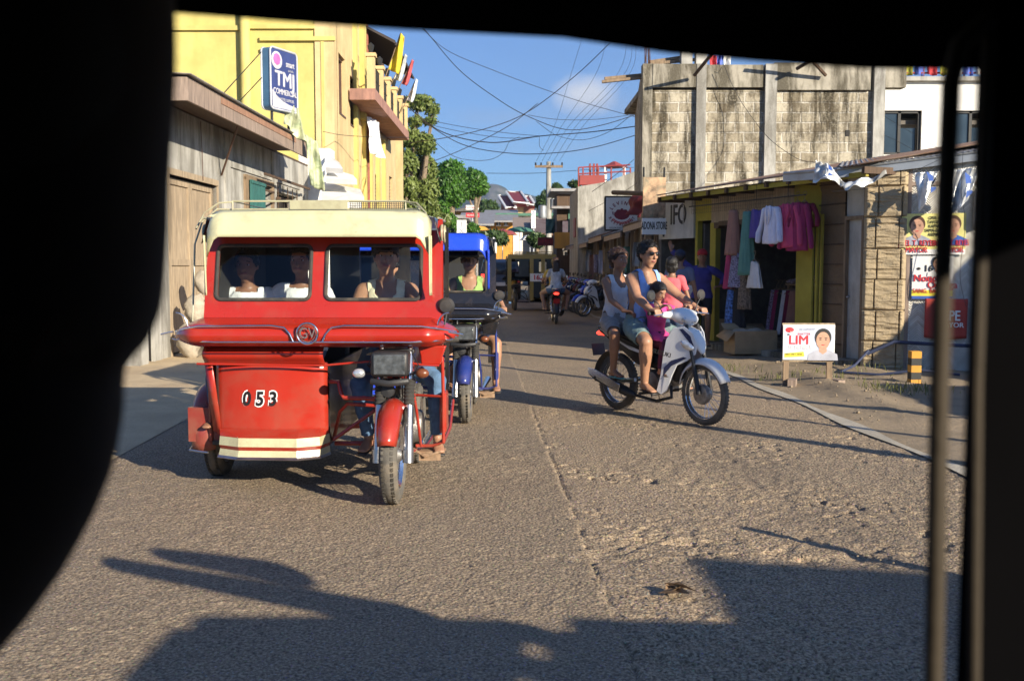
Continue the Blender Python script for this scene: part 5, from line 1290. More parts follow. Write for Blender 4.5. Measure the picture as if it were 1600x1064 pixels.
# gutter with tarp scraps, pillar, woven wall
def bamboo_house():
    p0, p1 = V((4.83, 13.75, 0)), V((7.2, 12.95, 0)); ang = math.atan2(p1.y-p0.y, p1.x-p0.x)
    t = thing('bamboo_house', 'woven bamboo walled house with carved cement pillar and grey metal roof trim', 'house', p0, ang)
    L = (p1-p0).length
    m = MB()
    def rk(u, v):
        x = .0+.55*u; z = -.1+2.95*v; row = int(z/.42); off = .27 if row % 2 else .0
        jr = abs((z/.42) % 1-.5) > .475; jc = abs(((x+off) % .3)-.15) < .008
        h = .05*float(fbm(x*5+row*3, z*34, 3, 5))+.03*float(fbm(x*2, z*9, 3, 15)); e = min(1, u*14, (1-u)*14)
        return V((x, -.06-h*e+(.04 if (jr or jc) else 0), z))
    m.grid(rk, 60, 230); m.bb(0.01, .54, -.05, .25, -.1, 2.85); m.build('carved_pillar', M_rock, t, smooth=25)
    m = MB(); m.bb(.55, L, -.02, .02, -.1, 2.9); m.build('woven_wall', M_weave, t)
    m = MB(); m.bb(.55, .6, -.045, -.02, -.1, 2.9); m.bb(.6, L, -.04, -.02, 2.52, 2.57); m.bb(.6, L, -.04, -.02, 2.62+.1, 2.78+.1) if 0 else None; m.build('batten', M_fasc, t)
    m = MB(); m.bb(0, .3, .25, 4, -.1, 2.75); m.bb(L-.1, L, 0, 4, -.1, 2.9); m.build('side_wall', M_wall_st, t)
    # gutter
    m = MB(); a = V((-.35, -.12, 2.70)); b = V((L+.3, -.12, 3.02))
    inv = (Matrix.Translation(p0) @ Matrix.Rotation(ang, 4, 'Z')).inverted()
    q = inv @ V((3.95, 14.6, 2.72))
    for (s, e) in ((q, a), (a, b)):
        dd = e-s; r = dd.to_track_quat('X', 'Z').to_matrix(); m.box((s+e)/2, (dd.length+.01, .03, .115), r); m.cyl(s+V((0, -.02, .06)), e+V((0, -.02, .06)), .022, n=8)
    m.build('gutter', M_gutter, t)
    tin_sheet('roof', a+V((0, -.05, .08)), b+V((0, -.05, .08)), b+V((0, 4.5, .6)), a+V((0, 4.5, .6)), M_tin, t)
    # meter box
    m = MB(); x = (inv @ at(1532, 300, 13.1)).x; m.bb(x-.06, x+.08, -.14, -.02, 1.95, 2.45); tag(loc_(m.build('water_container', M_paper, bevel=.03), p0, ang), 'white plastic container hanging on the woven wall at far right', 'container')
    return p0, ang, inv
BP, BA, BINV = bamboo_house()
def onwall(px, py): 
    # point on the woven wall under a pixel
    Y = 13.4
    for _ in range(6):
        p = at(px, py, Y); q = BINV @ p; Y -= (q.y+.05)*math.cos(BA)
    return BINV @ at(px, py, Y)
def poster(label, px0, px1, py0, py1, m_, cat='poster', group=None):
    a = onwall(px0, py1); b = onwall(px1, py0)
    t = thing('poster', label, cat, BP, BA, group)
    m = MB(); m.bb(a.x, b.x, -.062, -.056, a.z, b.z); s = m.build('sheet', m_, t)
    return t, s, a, b
def posters():
    t, s, a, b = poster('wide yellow election poster with two smiling portraits on the woven wall', 1408, 1510, 333, 398, mat('pale_yellow_print', (.68, .62, .22), .6, 0, .25, 3))
    W = b.x-a.x; H = b.z-a.z; cz = (a.z+b.z)/2; y = -.064
    m = MB(); m.bb(a.x, b.x, y-.001, y+.001, a.z, a.z+.07); m.build('white_border', M_paper, s)
    portrait(s, (a.x+W*.24, y-.003, cz+.06), H*.62, shirt=M_greyi, hairc=mat('brown_ink', (.1, .05, .03), .6)); portrait(s, (a.x+W*.80, y-.003, cz+.06), H*.62, shirt=M_bluei, hairc=MATS['brown_ink'])
    for i, l in enumerate(('GMA AY', 'TAYONG', 'KAPWA', 'SAMA-SAMA', 'ASENSO')): text(l, 'lettering', M_ink, s, (a.x+W*.53, y-.005, b.z-.06-i*.055), .06, sx=.8)
    text('JOEL T. REYES', 'lettering', M_redi, s, (a.x+W*.24, y-.012, a.z+.15), .105, off=.004, sx=.72); text('MAYOR', 'lettering', M_redi, s, (a.x+W*.24, y-.012, a.z+.06), .1, off=.004, sx=.8)
    text('MARIO T. REYES', 'lettering', M_redi, s, (a.x+W*.77, y-.012, a.z+.15), .105, off=.004, sx=.6); text('MAYOR', 'lettering', M_redi, s, (a.x+W*.8, y-.012, a.z+.06), .1, off=.004, sx=.8)
    t, s, a, b = poster('white election poster with red lettering and yellow foot, below the wide yellow poster', 1424, 1490, 400, 467, M_paper)
    W = b.x-a.x; H = b.z-a.z
    m = MB(); m.bb(a.x, b.x, y-.001, y+.001, a.z, a.z+.12); m.build('yellow_foot', M_yeli, s)
    m = MB(); m.bb(a.x, b.x, y-.002, y+.001, a.z, a.z+.04); m.build('blue_foot', M_bluei, s)
    portrait(s, (a.x+W*.62, y-.003, b.z-.13), H*.4)
    m = MB(); m.ell((a.x+.08, y-.003, b.z-.17), (.025, .003, .018)); m.build('ballot_mark', M_ink, s)
    text('16', 'number', M_ink, s, (a.x+.2, y-.004, b.z-.17), .12, off=.003); text('Nonoy', 'lettering', M_redi, s, (a.x+.2, y-.008, b.z-.3), .13, off=.004); text('Ortega', 'lettering', M_redi, s, (a.x+.38, y-.008, b.z-.39), .13, off=.004)
    text('SANG. BAYAN', 'lettering', M_redi, s, (a.x+W*.45, y-.006, b.z-.47), .085, sx=.8)
    t = thing('banner', 'red cloth banner with white letters hanging low on the woven wall', 'banner', BP, BA)
    a = onwall(1443, 530); b = onwall(1512, 467)
    m = MB(); m.grid(lambda u, v: V((a.x+(b.x-a.x)*u, -.1-.02*math.sin(u*9+v*3), b.z+(a.z-b.z)*v*(1-.1*abs(u-.5)))), 20, 10); s = m.build('cloth', mat('red_banner', (.42, .05, .035), .75, 0, .1, 4), t, solid=.003, smooth=60)
    text('PEPE', 'lettering', M_paper, s, (a.x+(b.x-a.x)*.56, -.13, a.z+.32), .19, off=.004, sx=.75); text('MAYOR', 'lettering', M_paper, s, (a.x+(b.x-a.x)*.62, -.13, a.z+.2), .09, off=.002)
posters()
M_plast = mat('silvery_plastic', (.62, .64, .66), .22, .25, .35, 6, .6, 14); 
def scrap(label, pts, w=.1, blue=True):
    a, b, c, d = [at(*p) for p in pts]
    o = draped('plastic_banner', label, 'plastic sheet', (a, b, c, d), M_plast, 22, 22, w, 'torn plastic pennants on the grey roof trim')
    if blue:
        m = MB(); q = (a+b+c+d)/4+V((0, -.13, 0)); u = (b-a)*.16; v = (d-a)*.3
        n = 8
        for (s, e) in (((-1, -1), (.6, -.2)), ((-.5, .8), (1, .3))): m.add([q+u*s[0]+v*s[1], q+u*e[0]+v*s[1]*.6, q+u*e[0]+v*e[1], q+u*s[0]*.6+v*e[1]], [(0, 1, 2, 3)])
        m.build('blue_print', M_bluei, o, smooth=0)
scrap('short crumpled silver plastic with blue print under the roof trim, nearest the shop', ((1275, 250, 13.3), (1300, 262, 13.2), (1323, 284, 13.1), (1270, 281, 13.2)), .07)
scrap('long pointed silver plastic strip hanging under the roof trim right of the crumpled one', ((1313, 288, 13.1), (1386, 270, 13.0), (1384, 273, 13.0), (1324, 302, 13.0)), .06, False)
scrap('tall twisted clear plastic strip on the woven wall above the wide poster', ((1430, 270, 13.15), (1468, 268, 13.1), (1462, 282, 13.1), (1437, 332, 13.15)), .05)
scrap('large rumpled plastic strip with blue print on the woven wall at right', ((1488, 266, 13.0), (1530, 262, 12.95), (1522, 300, 12.95), (1484, 342, 13.0)), .07)
# road side bits
def lim_sign():
    c = gnd(1262, 601, .03); c = V((c.x, c.y, 0)); Y = c.y
    t = thing('election_sign', 'small framed election placard on two wooden legs standing on the dusty verge', 'sign', c, R(-3))
    s = Y/FPX; w = 80*s; h = 55*s; zc = at(1262, 535, Y).z
    m = MB(); m.bb(-w/2, w/2, -.012, .012, zc-h/2, zc+h/2); b = m.build('board', M_paper, t, bevel=.003)
    for k in (-1, 1):
        m = MB(); m.bb(k*w*.42-.032, k*w*.42+.032, .012, .05, -.05, zc+h/2-.01); m.build('leg', M_wood, t)
        m = MB(); m.box((k*w*.42+.07, -.02, .05), (.09, .25, .1), Matrix.Rotation(.3*k, 3, 'Z')); m.build('foot_block', M_fasc, t)
    m = MB(); m.bb(-w/2-.005, w/2+.005, .013, .035, zc+h/2-.02, zc+h/2+.02); m.bb(-w/2-.0, w/2, .013, .035, zc-h/2-.025, zc-h/2+.01); m.build('frame', M_ply, t)
    y = -.0135
    m = MB(); m.bb(-w/2+.02, w/2-.02, y-.001, y, zc-h/2+.02, zc+h/2-.02); m.build('print_ground', mat('pale_blue_ink', (.5, .55, .68), .5, 0, .15, 3), b)
    m = MB(); m.ell((-w/2+.075, y, zc+h/2-.06), (.055, .003, .035)); m.build('logo', M_redi, b)
    m = MB(); m.ell((-w/2+.06, y-.001, zc+h/2-.115), (.018, .003, .009)); m.build('ballot_mark', M_ink, b)
    text('15', 'number', M_paper, b, (-w*.33, y-.002, zc+h*.27), .055, off=.001); text('SHATTER', 'lettering', M_redi, b, (-w*.1, y-.002, zc+h*.24), .036)
    text('LIM', 'lettering', M_redi, b, (-w*.2, y-.002, zc+h*.06), .15, off=.004, sx=1.05); text('SB MEMBER', 'lettering', M_paper, b, (-w*.17, y-.004, zc-h*.14), .066, off=.002, sx=.85)
    m = MB(); m.add([(-w/2+.02, y-.002, zc-h*.43), (-w*.08, y-.002, zc-h*.4), (-w*.1, y-.002, zc-h*.26), (-w/2+.02, y-.002, zc-h*.31)], [(0, 1, 2, 3)]); m.build('yellow_label', M_yeli, b)
    text('ONLY ONE V. REYES', 'lettering', M_ink, b, (-w*.29, y-.004, zc-h*.34), .022); text('ang maghahatid', 'lettering', M_greyi, b, (-w*.05, y-.002, zc+h*.38), .03, shear=.3)
    portrait(b, (w*.27, y-.003, zc-.01), h*.78, d=.001, shirt=M_greyi)
lim_sign()
def bollard():
    c = gnd(1428, 603, .0)
    t = thing('bollard', 'short square bollard banded yellow and black on the verge by the woven wall', 'bollard', c)
    for k in range(5): m = MB(); m.bb(-.06, .06, -.06, .06, k*.085, (k+1)*.085-.0015); m.build('band', M_ink if k % 2 else M_orange2, t)
bollard()
m = MB(); m.tube([BP+V((0, -.25, .25)), BP+V((.35, -.3, .42)), BP+V((.9, -.55, .4)), BP+V((2.0, -1.0, .38))], .024, 8); tag(m.build('pipe', mat('blue_pipe', (.025, .035, .08), .7)), 'thick bluish pipe running along the foot of the woven wall', 'pipe')
m = MB(); m.tube([BP+V((.0, -.3, .3)), BP+V((-.25, -.5, .12)), BP+V((-.5, -.7, .05)), BP+V((-.1, -1.0, .05)), BP+V((.4, -1.1, .12)), BP+V((.8, -1.3, .08))], .018, 8); tag(m.build('hose', MATS['blue_pipe']), 'thin blue hose curling on the ground by the cement pillar', 'hose')
# boxes
M_card = mat('cardboard', (.36, .25, .14), .85, 0, .15, 6, .2, 40)
def carton(label, c, sz, rz, tilt=0, fill=True):
    t = thing('cardboard_box', label, 'box', c, rz); t.rotation_euler.x = tilt
    w, d, h = sz; m = MB(); th = .008
    m.bb(-w/2, w/2, -d/2, -d/2+th, 0, h); m.bb(-w/2, w/2, d/2-th, d/2, 0, h); m.bb(-w/2, -w/2+th, -d/2+th, d/2-th, 0, h); m.bb(w/2-th, w/2, -d/2+th, d/2-th, 0, h); m.bb(-w/2+th, w/2-th, -d/2+th, d/2-th, 0, th); m.build('carton', M_card, t)
    m = MB(); m.add([(-w/2, -d/2, h), (-w/2, d/2, h), (-w/2-.14, d/2, h-.1), (-w/2-.14, -d/2, h-.16)], [(0, 1, 2, 3)]); m.add([(-w/2, d/2, h), (w/2, d/2, h), (w/2, d/2+.12, h+.08), (-w/2, d/2+.12, h+.1)], [(0, 1, 2, 3)]); m.build('flap', M_card, t, solid=.006)
    if fill:
        m = MB(); m.grid(lambda u, v: V(((u-.5)*(w-.03), (v-.5)*(d-.03), h-.05+.12*float(fbm(u*5, v*5, 3, 77))*math.sin(math.pi*u)**.3*math.sin(math.pi*v)**.3)), 24, 18); m.build('rumpled_cloth', mat('beige_cloth', (.4, .34, .27), .9, 0, .4, 5), t, smooth=60)
g = gnd(1172, 552, .05); carton('large open cardboard box of crumpled cloth on the ground before the clothes shop', V((g.x, g.y, .06)), (.72, .42, .36), R(12), 0)
g = gnd(1120, 528, .12); carton('small open cardboard box standing behind the large one by the shop door', V((g.x+.05, g.y, .12)), (.3, .25, .36), R(-20), 0, False)
# garments
def garment(label, s, y, ztop, h, w, m_, kind='coat', group='clothes hung at the shop front', rot=0, sleeves=True):
    p = SM @ V((s, y, 0))
    t = thing('garment', label, 'garment', (p.x, p.y, 0), SA+rot, group)
    m = MB(); hw = w/2
    def front(u, v):
        x = (u-.5)*2; sh = .12*abs(x)**1.6 if v < .5 else 0
        ww = hw*(1.0-.18*math.sin(math.pi*min(1, v*1.3))+.12*v) if kind == 'coat' else hw*(.62+.55*v)
        if kind == 'skirt': ww = hw*(.6+.6*v)
        z = ztop-h*v-(.10*abs(x)**1.5*w*(1-v) if kind != 'skirt' else 0)
        return V((x*ww, -.045*math.cos(x*1.4)*(1+.3*v)-(.05*(float(fbm(x*3.2+s, v*1.6+s, 3, 17))-.5)*(.3+v)), z+.03*(float(fbm(x*2+s*3, 1, 2, 5))-.5)*v))
    m.grid(front, 20, 14)
    nf = len(m.v); m.grid(lambda u, v: (lambda q: V((q.x, -q.y*.8, q.z)))(front(1-u, v)), 20, 14)
    m.build('body', m_, t, smooth=60, solid=.004)
    if sleeves:
        for k in (-1, 1):
            m = MB(); a = V((k*hw*.95, 0, ztop-.09*w-.03)); b = V((k*hw*1.42, -.01, ztop-h*.5)); c = V((k*hw*1.62, -.03, ztop-h*.93))
            b = b+V((k*random.uniform(-.03, .01), random.uniform(-.03, .03), 0)); m.loft([a, a.lerp(b, .5)+V((0, .01, 0)), b, b.lerp(c, .5)+V((k*.012, -.01, 0)), c], [.05, .056, .05, .055, .05], [.045, .036, .03, .034, .03], (0, 1, 0), 14); m.build('sleeve', m_, t, smooth=60)
    if kind == 'coat':
        m = MB()
        for k in (-1, 1): m.add([(k*.02, -.062, ztop-h*.52), (k*.085, -.058, ztop-h*.2), (k*.065, -.05, ztop+.0), (k*.035, -.05, ztop+.01), (k*.02, -.06, ztop-h*.2)], [(0, 1, 2, 3, 4)])
        m.build('lapel', m_, t, solid=.004)
    m = MB(); m.tube([(-hw*.8, 0, ztop-.06), (-.02, 0, ztop+.02), (0, 0, ztop+.03), (.02, 0, ztop+.02), (hw*.8, 0, ztop-.06)], .008, 6); m.tube([(0, 0, ztop+.03), (0, 0, ztop+.09), (.03, 0, ztop+.12), (.03, 0, ztop+.15), (0, 0, ztop+.165), (-.03, 0, ztop+.14)], .005, 5); m.build('hanger', M_wood, t)
cl = lambda n, c, v=.1: cloth(n, c, v)
C_lav = cl('lavender_cloth', (.62, .64, .80)); C_pink = cl('hot_pink', (.52, .06, .15)); C_mag = cl('magenta', (.28, .025, .10)); C_mar = cl('maroon', (.16, .01, .04)); C_pur = cl('purple', (.08, .06, .28)); C_teal = cl('teal', (.10, .24, .20))
C_rose = cl('dusty_rose', (.32, .16, .12)); C_pat = mat('patterned_cloth', (.22, .2, .3), .85, 0, .9, 40, .3, 30); C_patb = mat('blue_pattern', (.08, .16, .4), .85, 0, .95, 30, .3, 30); C_brn = mat('brown_pattern', (.16, .12, .09), .85, 0, .8, 34, .3, 30); C_blk = cl('black_cloth', (.015, .015, .02)); C_wht = cl('white_top', (.6, .6, .62))
garment('pale lavender white blazer hanging in front of the pink jackets', sp(1202, -0.62), -0.62, 2.34, .56, .34, C_lav)
garment('bright pink jacket hanging directly behind the pale blazer', sp(1228, -0.5), -0.5, 2.36, .64, .36, C_pink, rot=.15)
garment('magenta jacket hanging right of the bright pink one', sp(1243, -0.45), -0.45, 2.37, .7, .34, C_mag, rot=.3)
garment('dark maroon jacket at the right end of the rail', sp(1254, -0.38), -0.38, 2.37, .36, .26, C_mar, rot=.5)
garment('purple blouse hanging left of the pale blazer', sp(1178, -0.46), -0.46, 2.33, .45, .34, C_pur, 'top')
garment('long pale teal dress hanging left of the purple blouse', sp(1166, -0.5), -0.5, 2.3, 1.0, .24, C_teal, 'skirt', rot=.9, sleeves=False)
garment('dusty rose dress, leftmost of the hanging clothes', sp(1144, -0.5), -0.5, 2.34, .72, .24, C_rose, 'skirt', rot=.7, sleeves=False)
garment('pink patterned top hanging below the dusty rose dress', sp(1139, -0.42), -0.42, 1.62, .55, .18, C_pink, 'skirt', rot=1.0, sleeves=False)
garment('grey patterned blouse hanging at the door side', sp(1150, -0.46), -0.46, 1.65, .55, .26, C_pat, 'skirt', rot=.5, sleeves=False)
garment('long brown patterned dress hanging right of the grey blouse', sp(1163, -0.4), -0.4, 1.75, 1.0, .2, C_brn, 'skirt', rot=.6, sleeves=False)
garment('blue patterned skirt hanging lowest at the door side', sp(1142, -0.44), -0.44, 1.05, .62, .2, C_patb, 'skirt', rot=.4, sleeves=False)
garment('black patterned dress hanging lowest beside the blue skirt', sp(1154, -0.4), -0.4, 1.1, .66, .24, C_blk, 'skirt', rot=.4, sleeves=False)
garment('white draped top hanging in the middle of the shop opening', sp(1178, -0.45), -0.45, 1.52, .42, .36, C_wht, 'top', sleeves=False)
for i, (c, n) in enumerate(((C_pat, 'grey patterned'), (C_mag, 'dark pink'), (C_blk, 'black'), (C_wht, 'white'), (C_mar, 'maroon'), (C_rose, 'tan'))):
    garment(n+' garment packed on the low rack inside the shop', sp(1213+i*6, .35), .35, 1.05, .72, .3, c, 'skirt', 'clothes on the inside rack', rot=1.2, sleeves=False)
t = thing('display_table', 'table heaped with folded clothes inside the dark shop', 'table', SM @ V((2.95, .9, 0)), SA)
m = MB(); m.bb(-.6, .6, -.35, .35, 1.12, 1.15); m.build('tabletop', M_wood, t)
for x in (-.55, .55):
    for y in (-.3, .3): m = MB(); m.bb(x-.03, x+.03, y-.03, y+.03, .12, 1.12); m.build('leg', M_wood, t)
m = MB(); 
for k in range(9): m.ell((-.5+k*.12, random.uniform(-.2, .2), 1.19+.03*(k % 3)), (.13, .16, .04), 10, 6)
tag(m.build('folded_clothes', C_pat, smooth=60), 'heap of folded clothes on the table inside the shop', 'clothes', kind='stuff').location = SM @ V((2.95, .9, 0))

# ---------- signs over the stalls ----------
def store_sign():
    t = thing('sign', 'tall faded photo signboard with a lettered white lower strip hung beside the clothes shop', 'sign', at(1022, 320, 18.9), R(8))
    s = 18.9/FPX; m = MB(); m.bb(-18*s, 18*s, -.02, .02, -20*s, 42*s); b = m.build('photo_panel', mat('faded_photo', (.34, .22, .13), .7, 0, .9, 5, .1, 20, .8, (.1, .14, .1), 4), t)
    m = MB(); m.bb(-19*s, 19*s, -.03, .02, -46*s, -21*s); w = m.build('name_strip', M_paper, t); text('ADONA STORE', 'lettering', M_ink, w, (0, -.033, -33*s), .2, off=.004, sx=.36)
    m = MB(); m.cyl((-.2, .03, -.6), (-.2, .03, .7), .02, n=6); m.cyl((.2, .03, -.6), (.2, .03, .7), .02, n=6); m.build('bracket', M_iron, t)
store_sign()
def rest_sign():
    Y = 26.0; s = Y/FPX
    t = thing('sign', 'square white restaurant sign with maroon pot emblem on a post above the stalls', 'sign', at(971, 334, Y), R(3))
    h = 24.5*s; m = MB(); m.bb(-h, h, -.06, .06, -h, h); b = m.build('sign_box', M_paper, t, bevel=.01)
    m = MB(); m.bb(-h-.03, h+.03, -.05, .05, h, h+.04); m.bb(-h-.03, h+.03, -.05, .05, -h-.04, -h); m.bb(-h-.04, -h, -.05, .05, -h, h); m.bb(h, h+.04, -.05, .05, -h, h); m.build('rim', M_iron, t)
    y = -.064; E_ = lambda cx, cz, rx, rz: [(cx+rx*math.cos(2*math.pi*i/26), y, cz+rz*math.sin(2*math.pi*i/26)) for i in range(26)]
    m = MB(); m.add(E_(0, -.03, .20, .13), [tuple(range(26))]); m.add([(-.15, y-.001, .06), (.15, y-.001, .06), (.12, y-.001, .1), (-.12, y-.001, .1)], [(0, 1, 2, 3)]); m.add([(-.03, y, .1), (.03, y, .1), (.03, y, .13), (-.03, y, .13)], [(0, 1, 2, 3)])
    for k in (-1, 1): m.tube([(k*.19, y, .02), (k*.25, y, .04), (k*.23, y, -.02), (k*.18, y, -.03)], .012, 5)
    m.build('pot_emblem', M_maroon, b, smooth=0)
    m = MB()
    for r in (.24, .28): m.tube([(r*math.cos(a), y, -.05+r*.75*math.sin(a)) for a in np.linspace(-2.7, -.45, 14)], .011, 5)
    m.build('flame_lines', M_redi, b)
    import itertools
    def arc(word, R_, a0, a1, cz, size, flip=1):
        n = len(word)
        for i, ch in enumerate(word):
            a = R(a0+(a1-a0)*i/(n-1)); tt = text(ch, 'lettering', M_maroon, b, (R_*math.cos(a), y-.002, cz+R_*math.sin(a)), size, off=.004, rot=(R(90), 0, 0), sx=.9)
            tt.rotation_euler = (R(90), -(a-R(90))*1 if flip > 0 else -(a+R(90)), 0)
    arc("LEVIN'S", .33, 145, 35, -.06, .13); arc('RESTAURANT', .36, 212, 328, .07, .105, -1)
    text('SIZZLING SEAFOOD SPECIALTIES', 'lettering', M_ink, b, (0, y-.002, -h+.04), .055, sx=.8)
    m = MB(); m.bb(-.08, .08, -.0, .1, -1.9, -h-.04); m.build('post', M_conc, t)
rest_sign()
draped('awning_cloth', 'dark red folded cloth hung between the two shop signs', 'awning', (at(985, 306, 22), at(1018, 306, 21), at(1010, 340, 21), at(986, 335, 22)), cloth('red_awning', (.15, .02, .025)), wave=.1)
m = MB(); m.cyl(at(958, 301, 22), at(1012, 303, 20.5), .05, n=8); tag(m.build('pole', M_dwood), 'dark horizontal pole above the restaurant sign', 'pole')

# ---------- market stalls down the right side ----------
def stall(label, Y0, Y1, xe, ze, xb, zb, roofm, wallm, mirror=False):
    t = thing('market_stall', label, 'stall', (xe, Y0, 0), 0, 'market stalls on the right')
    L = Y1-Y0; W = xb-xe
    tin_sheet('roof', (0, 0, ze), (0, L, ze), (W, L, zb), (W, 0, zb), roofm, t, pitch=.15, amp=.02, seg=3)
    m = MB()
    for y in (.1, L/2, L-.15): m.bb(.28, .36, y, y+.08, 0, ze+.05)
    m.build('post', M_wood, t)
    m = MB(); m.bb(.7, W, .05, .1, 0, ze+.1); m.bb(.7, W, L-.1, L-.05, 0, ze+.1); m.bb(W-.1, W, .1, L-.1, 0, zb-.1); m.build('wall', wallm, t)
    m = MB(); m.bb(.45, .95, .3, L-.3, .0, .8); m.build('counter', M_wood, t)
    m = MB(); m.bb(.02, .06, 0, L, ze-.14, ze-.02); m.build('eave_beam', M_fasc, t)
    return t
sl = ['nearest market stall with rusty tin roof beside the clothes shop', 'second stall with blue grey tin roof below the restaurant sign', 'third stall with rusty roof down the right side', 'fourth stall with grey roof down the right side', 'fifth stall with blue grey roof down the right side', 'farthest stall with pale roof at the end of the row']
for i, (y0, y1, ze, zb, rm, wm) in enumerate(((19.8, 23.2, 2.35, 2.9, M_rust, M_dwood), (23.4, 27.6, 2.25, 3.0, M_tinb, M_wood), (27.8, 32.4, 2.3, 2.95, M_rust, M_wgrey), (32.6, 38, 2.2, 2.9, M_tin, M_wood), (38.3, 45, 2.25, 3.1, M_tinb, M_dwood), (45.5, 56, 2.1, 2.8, M_tin, M_wgrey))):
    stall(sl[i], y0, y1, 2.55-.012*(y0-20), ze, 5.6 if i == 0 else 4.6, zb, rm, wm)
# goods hanging at the stalls
cols = [C_rose, C_wht, C_teal, C_pink, C_patb, M_card, C_lav, C_pat]
for k in range(16):
    Y = 21+k*1.55; x = 2.75-.012*(Y-20); c = cols[k % 8]; nm = ['rosy', 'white', 'teal', 'pink', 'blue', 'brown', 'lavender', 'grey'][k % 8]
    z = random.uniform(1.75, 2.0); h = random.uniform(.5, .95); w = random.uniform(.2, .4)
    draped('hanging_cloth', '%s cloth hanging under the stall roofs, number %s from the near end' % (nm, ['one', 'two', 'three', 'four', 'five', 'six', 'seven', 'eight', 'nine', 'ten', 'eleven', 'twelve', 'thirteen', 'fourteen', 'fifteen', 'sixteen'][k]), 'cloth', ((x, Y, z), (x+w, Y+.1, z), (x+w, Y+.1, z-h), (x, Y, z-h)), c, 6, 8, .04, 'goods hanging along the stalls')
for k, (Y, c, n) in enumerate(((24.2, M_card, 'brown'), (26.5, C_patb, 'blue'), (30, M_orange2, 'orange'), (34, C_wht, 'white'), (39, M_card, 'tan'))):
    m = MB(); m.bb(-.25, .25, -.3, .3, 0, .5); tag(loc_(m.build('crate', c, bevel=.02), (3.2, Y, .8)), n+' crate on a stall counter in the row at right', 'crate', 'crates on the stall counters')
# tall brown posts between store sign and stalls
for k, px in enumerate((1012, 1030, 1006)):
    p = at(px, 400, 19.6+.3*k); m = MB(); m.bb(-.06, .06, -.06, .06, 0, 2.5); tag(loc_(m.build('post', M_wood), (p.x, p.y, 0)), ('brown timber post right below the store sign', 'timber post between the store sign and the yellow boards', 'timber post at the left edge of the store sign')[k], 'post')

# ---------- buildings further away ----------
def grey_block():
    Y = 36; a = at(903, 300, Y); b = at(992, 280, Y)
    t = thing('concrete_house', 'plain grey concrete block house with sloping parapet and red roof frames', 'house')
    z0, z1 = at(903, 292, Y).z, at(990, 268, Y).z
    m = MB(); m.prism([(a.x, 0), (b.x+3, 0), (b.x+3, z1+.3), (b.x, z1), ((a.x+b.x)/2, (z0+z1)/2-.1), (a.x, z0)], Y, Y+5, lambda p, q, k: V((p, k, q))); m.build('wall', M_conc, t)
    m = MB()
    for px in (904, 911, 927, 935, 955, 975, 985): m.cyl(at(px, 292, Y+.3), at(px, 262, Y+.3), .03, n=5)
    for py in (262, 272): m.cyl(at(904, py, Y+.3), at(985, py-4, Y+.3), .025, n=5)
    for px in (922, 928, 933): m.cyl(at(px, 285, Y+.6), at(px, 256, Y+.6), .04, n=5)
    c = at(925, 282, Y+.4); m.box(c, (.9, .3, .35)); m.build('roof_frame', M_redf, t)
    g = at(960, 262, Y+1); m = MB(); m.lathe([(.55, 0), (.3, .1), (.05, .22), (0, .22)], g, (0, 0, 1), 4); m.build('gazebo_roof', M_redf, t, smooth=0)
    m = MB(); [m.bb(g.x+k*.34-.05, g.x+k*.34+.05, g.y-.2, g.y-.1, g.z-.8, g.z) for k in (-1, 1)]; m.build('gazebo_post', M_paper, t)
    m = MB(); [m.cyl(at(870+k*30, 300, Y+.2), at(868+k*30, 260, Y+.2), .02, n=4) for k in range(0)] ; m.bb(a.x-.05, a.x, Y+1, Y+2, 2.5, 3.2); m.build('vent', M_redf, t)
grey_block()
def wood_house():
    Y = 44; t = thing('timber_house', 'small dark timber house with sloping roof above the stalls left of the grey block house', 'house')
    a, b = at(870, 360, Y), at(906, 300, Y)
    m = MB(); wall_holes(m, a.x, b.x, 0, b.z-.1, Y, Y+.1, [(a.x+.25, a.x+.5, 1.9, 3.4), (a.x+.6, a.x+.9, 2.2, 3.3)]); m.bb(a.x, a.x+.1, Y+.1, Y+4, 0, b.z-.1); m.build('wall', M_dwood, t)
    m = MB(); m.bb(a.x-.3, b.x+.1, Y-.4, Y+4, b.z, b.z+.12); m.bb(a.x-.25, b.x, Y-.5, Y+.1, b.z-.75, b.z-.65); m.build('roof', M_tin, t)
    m = MB(); m.bb(a.x-.1, b.x, Y-.1, Y-.02, 2.2, 2.9); m.build('balcony_board', M_orange2, t)
    m = MB(); m.bb(a.x+.5, a.x+.8, Y-.06, Y-.02, 3.0, 4.0); m.build('green_panel', M_greenr, t)
wood_house()
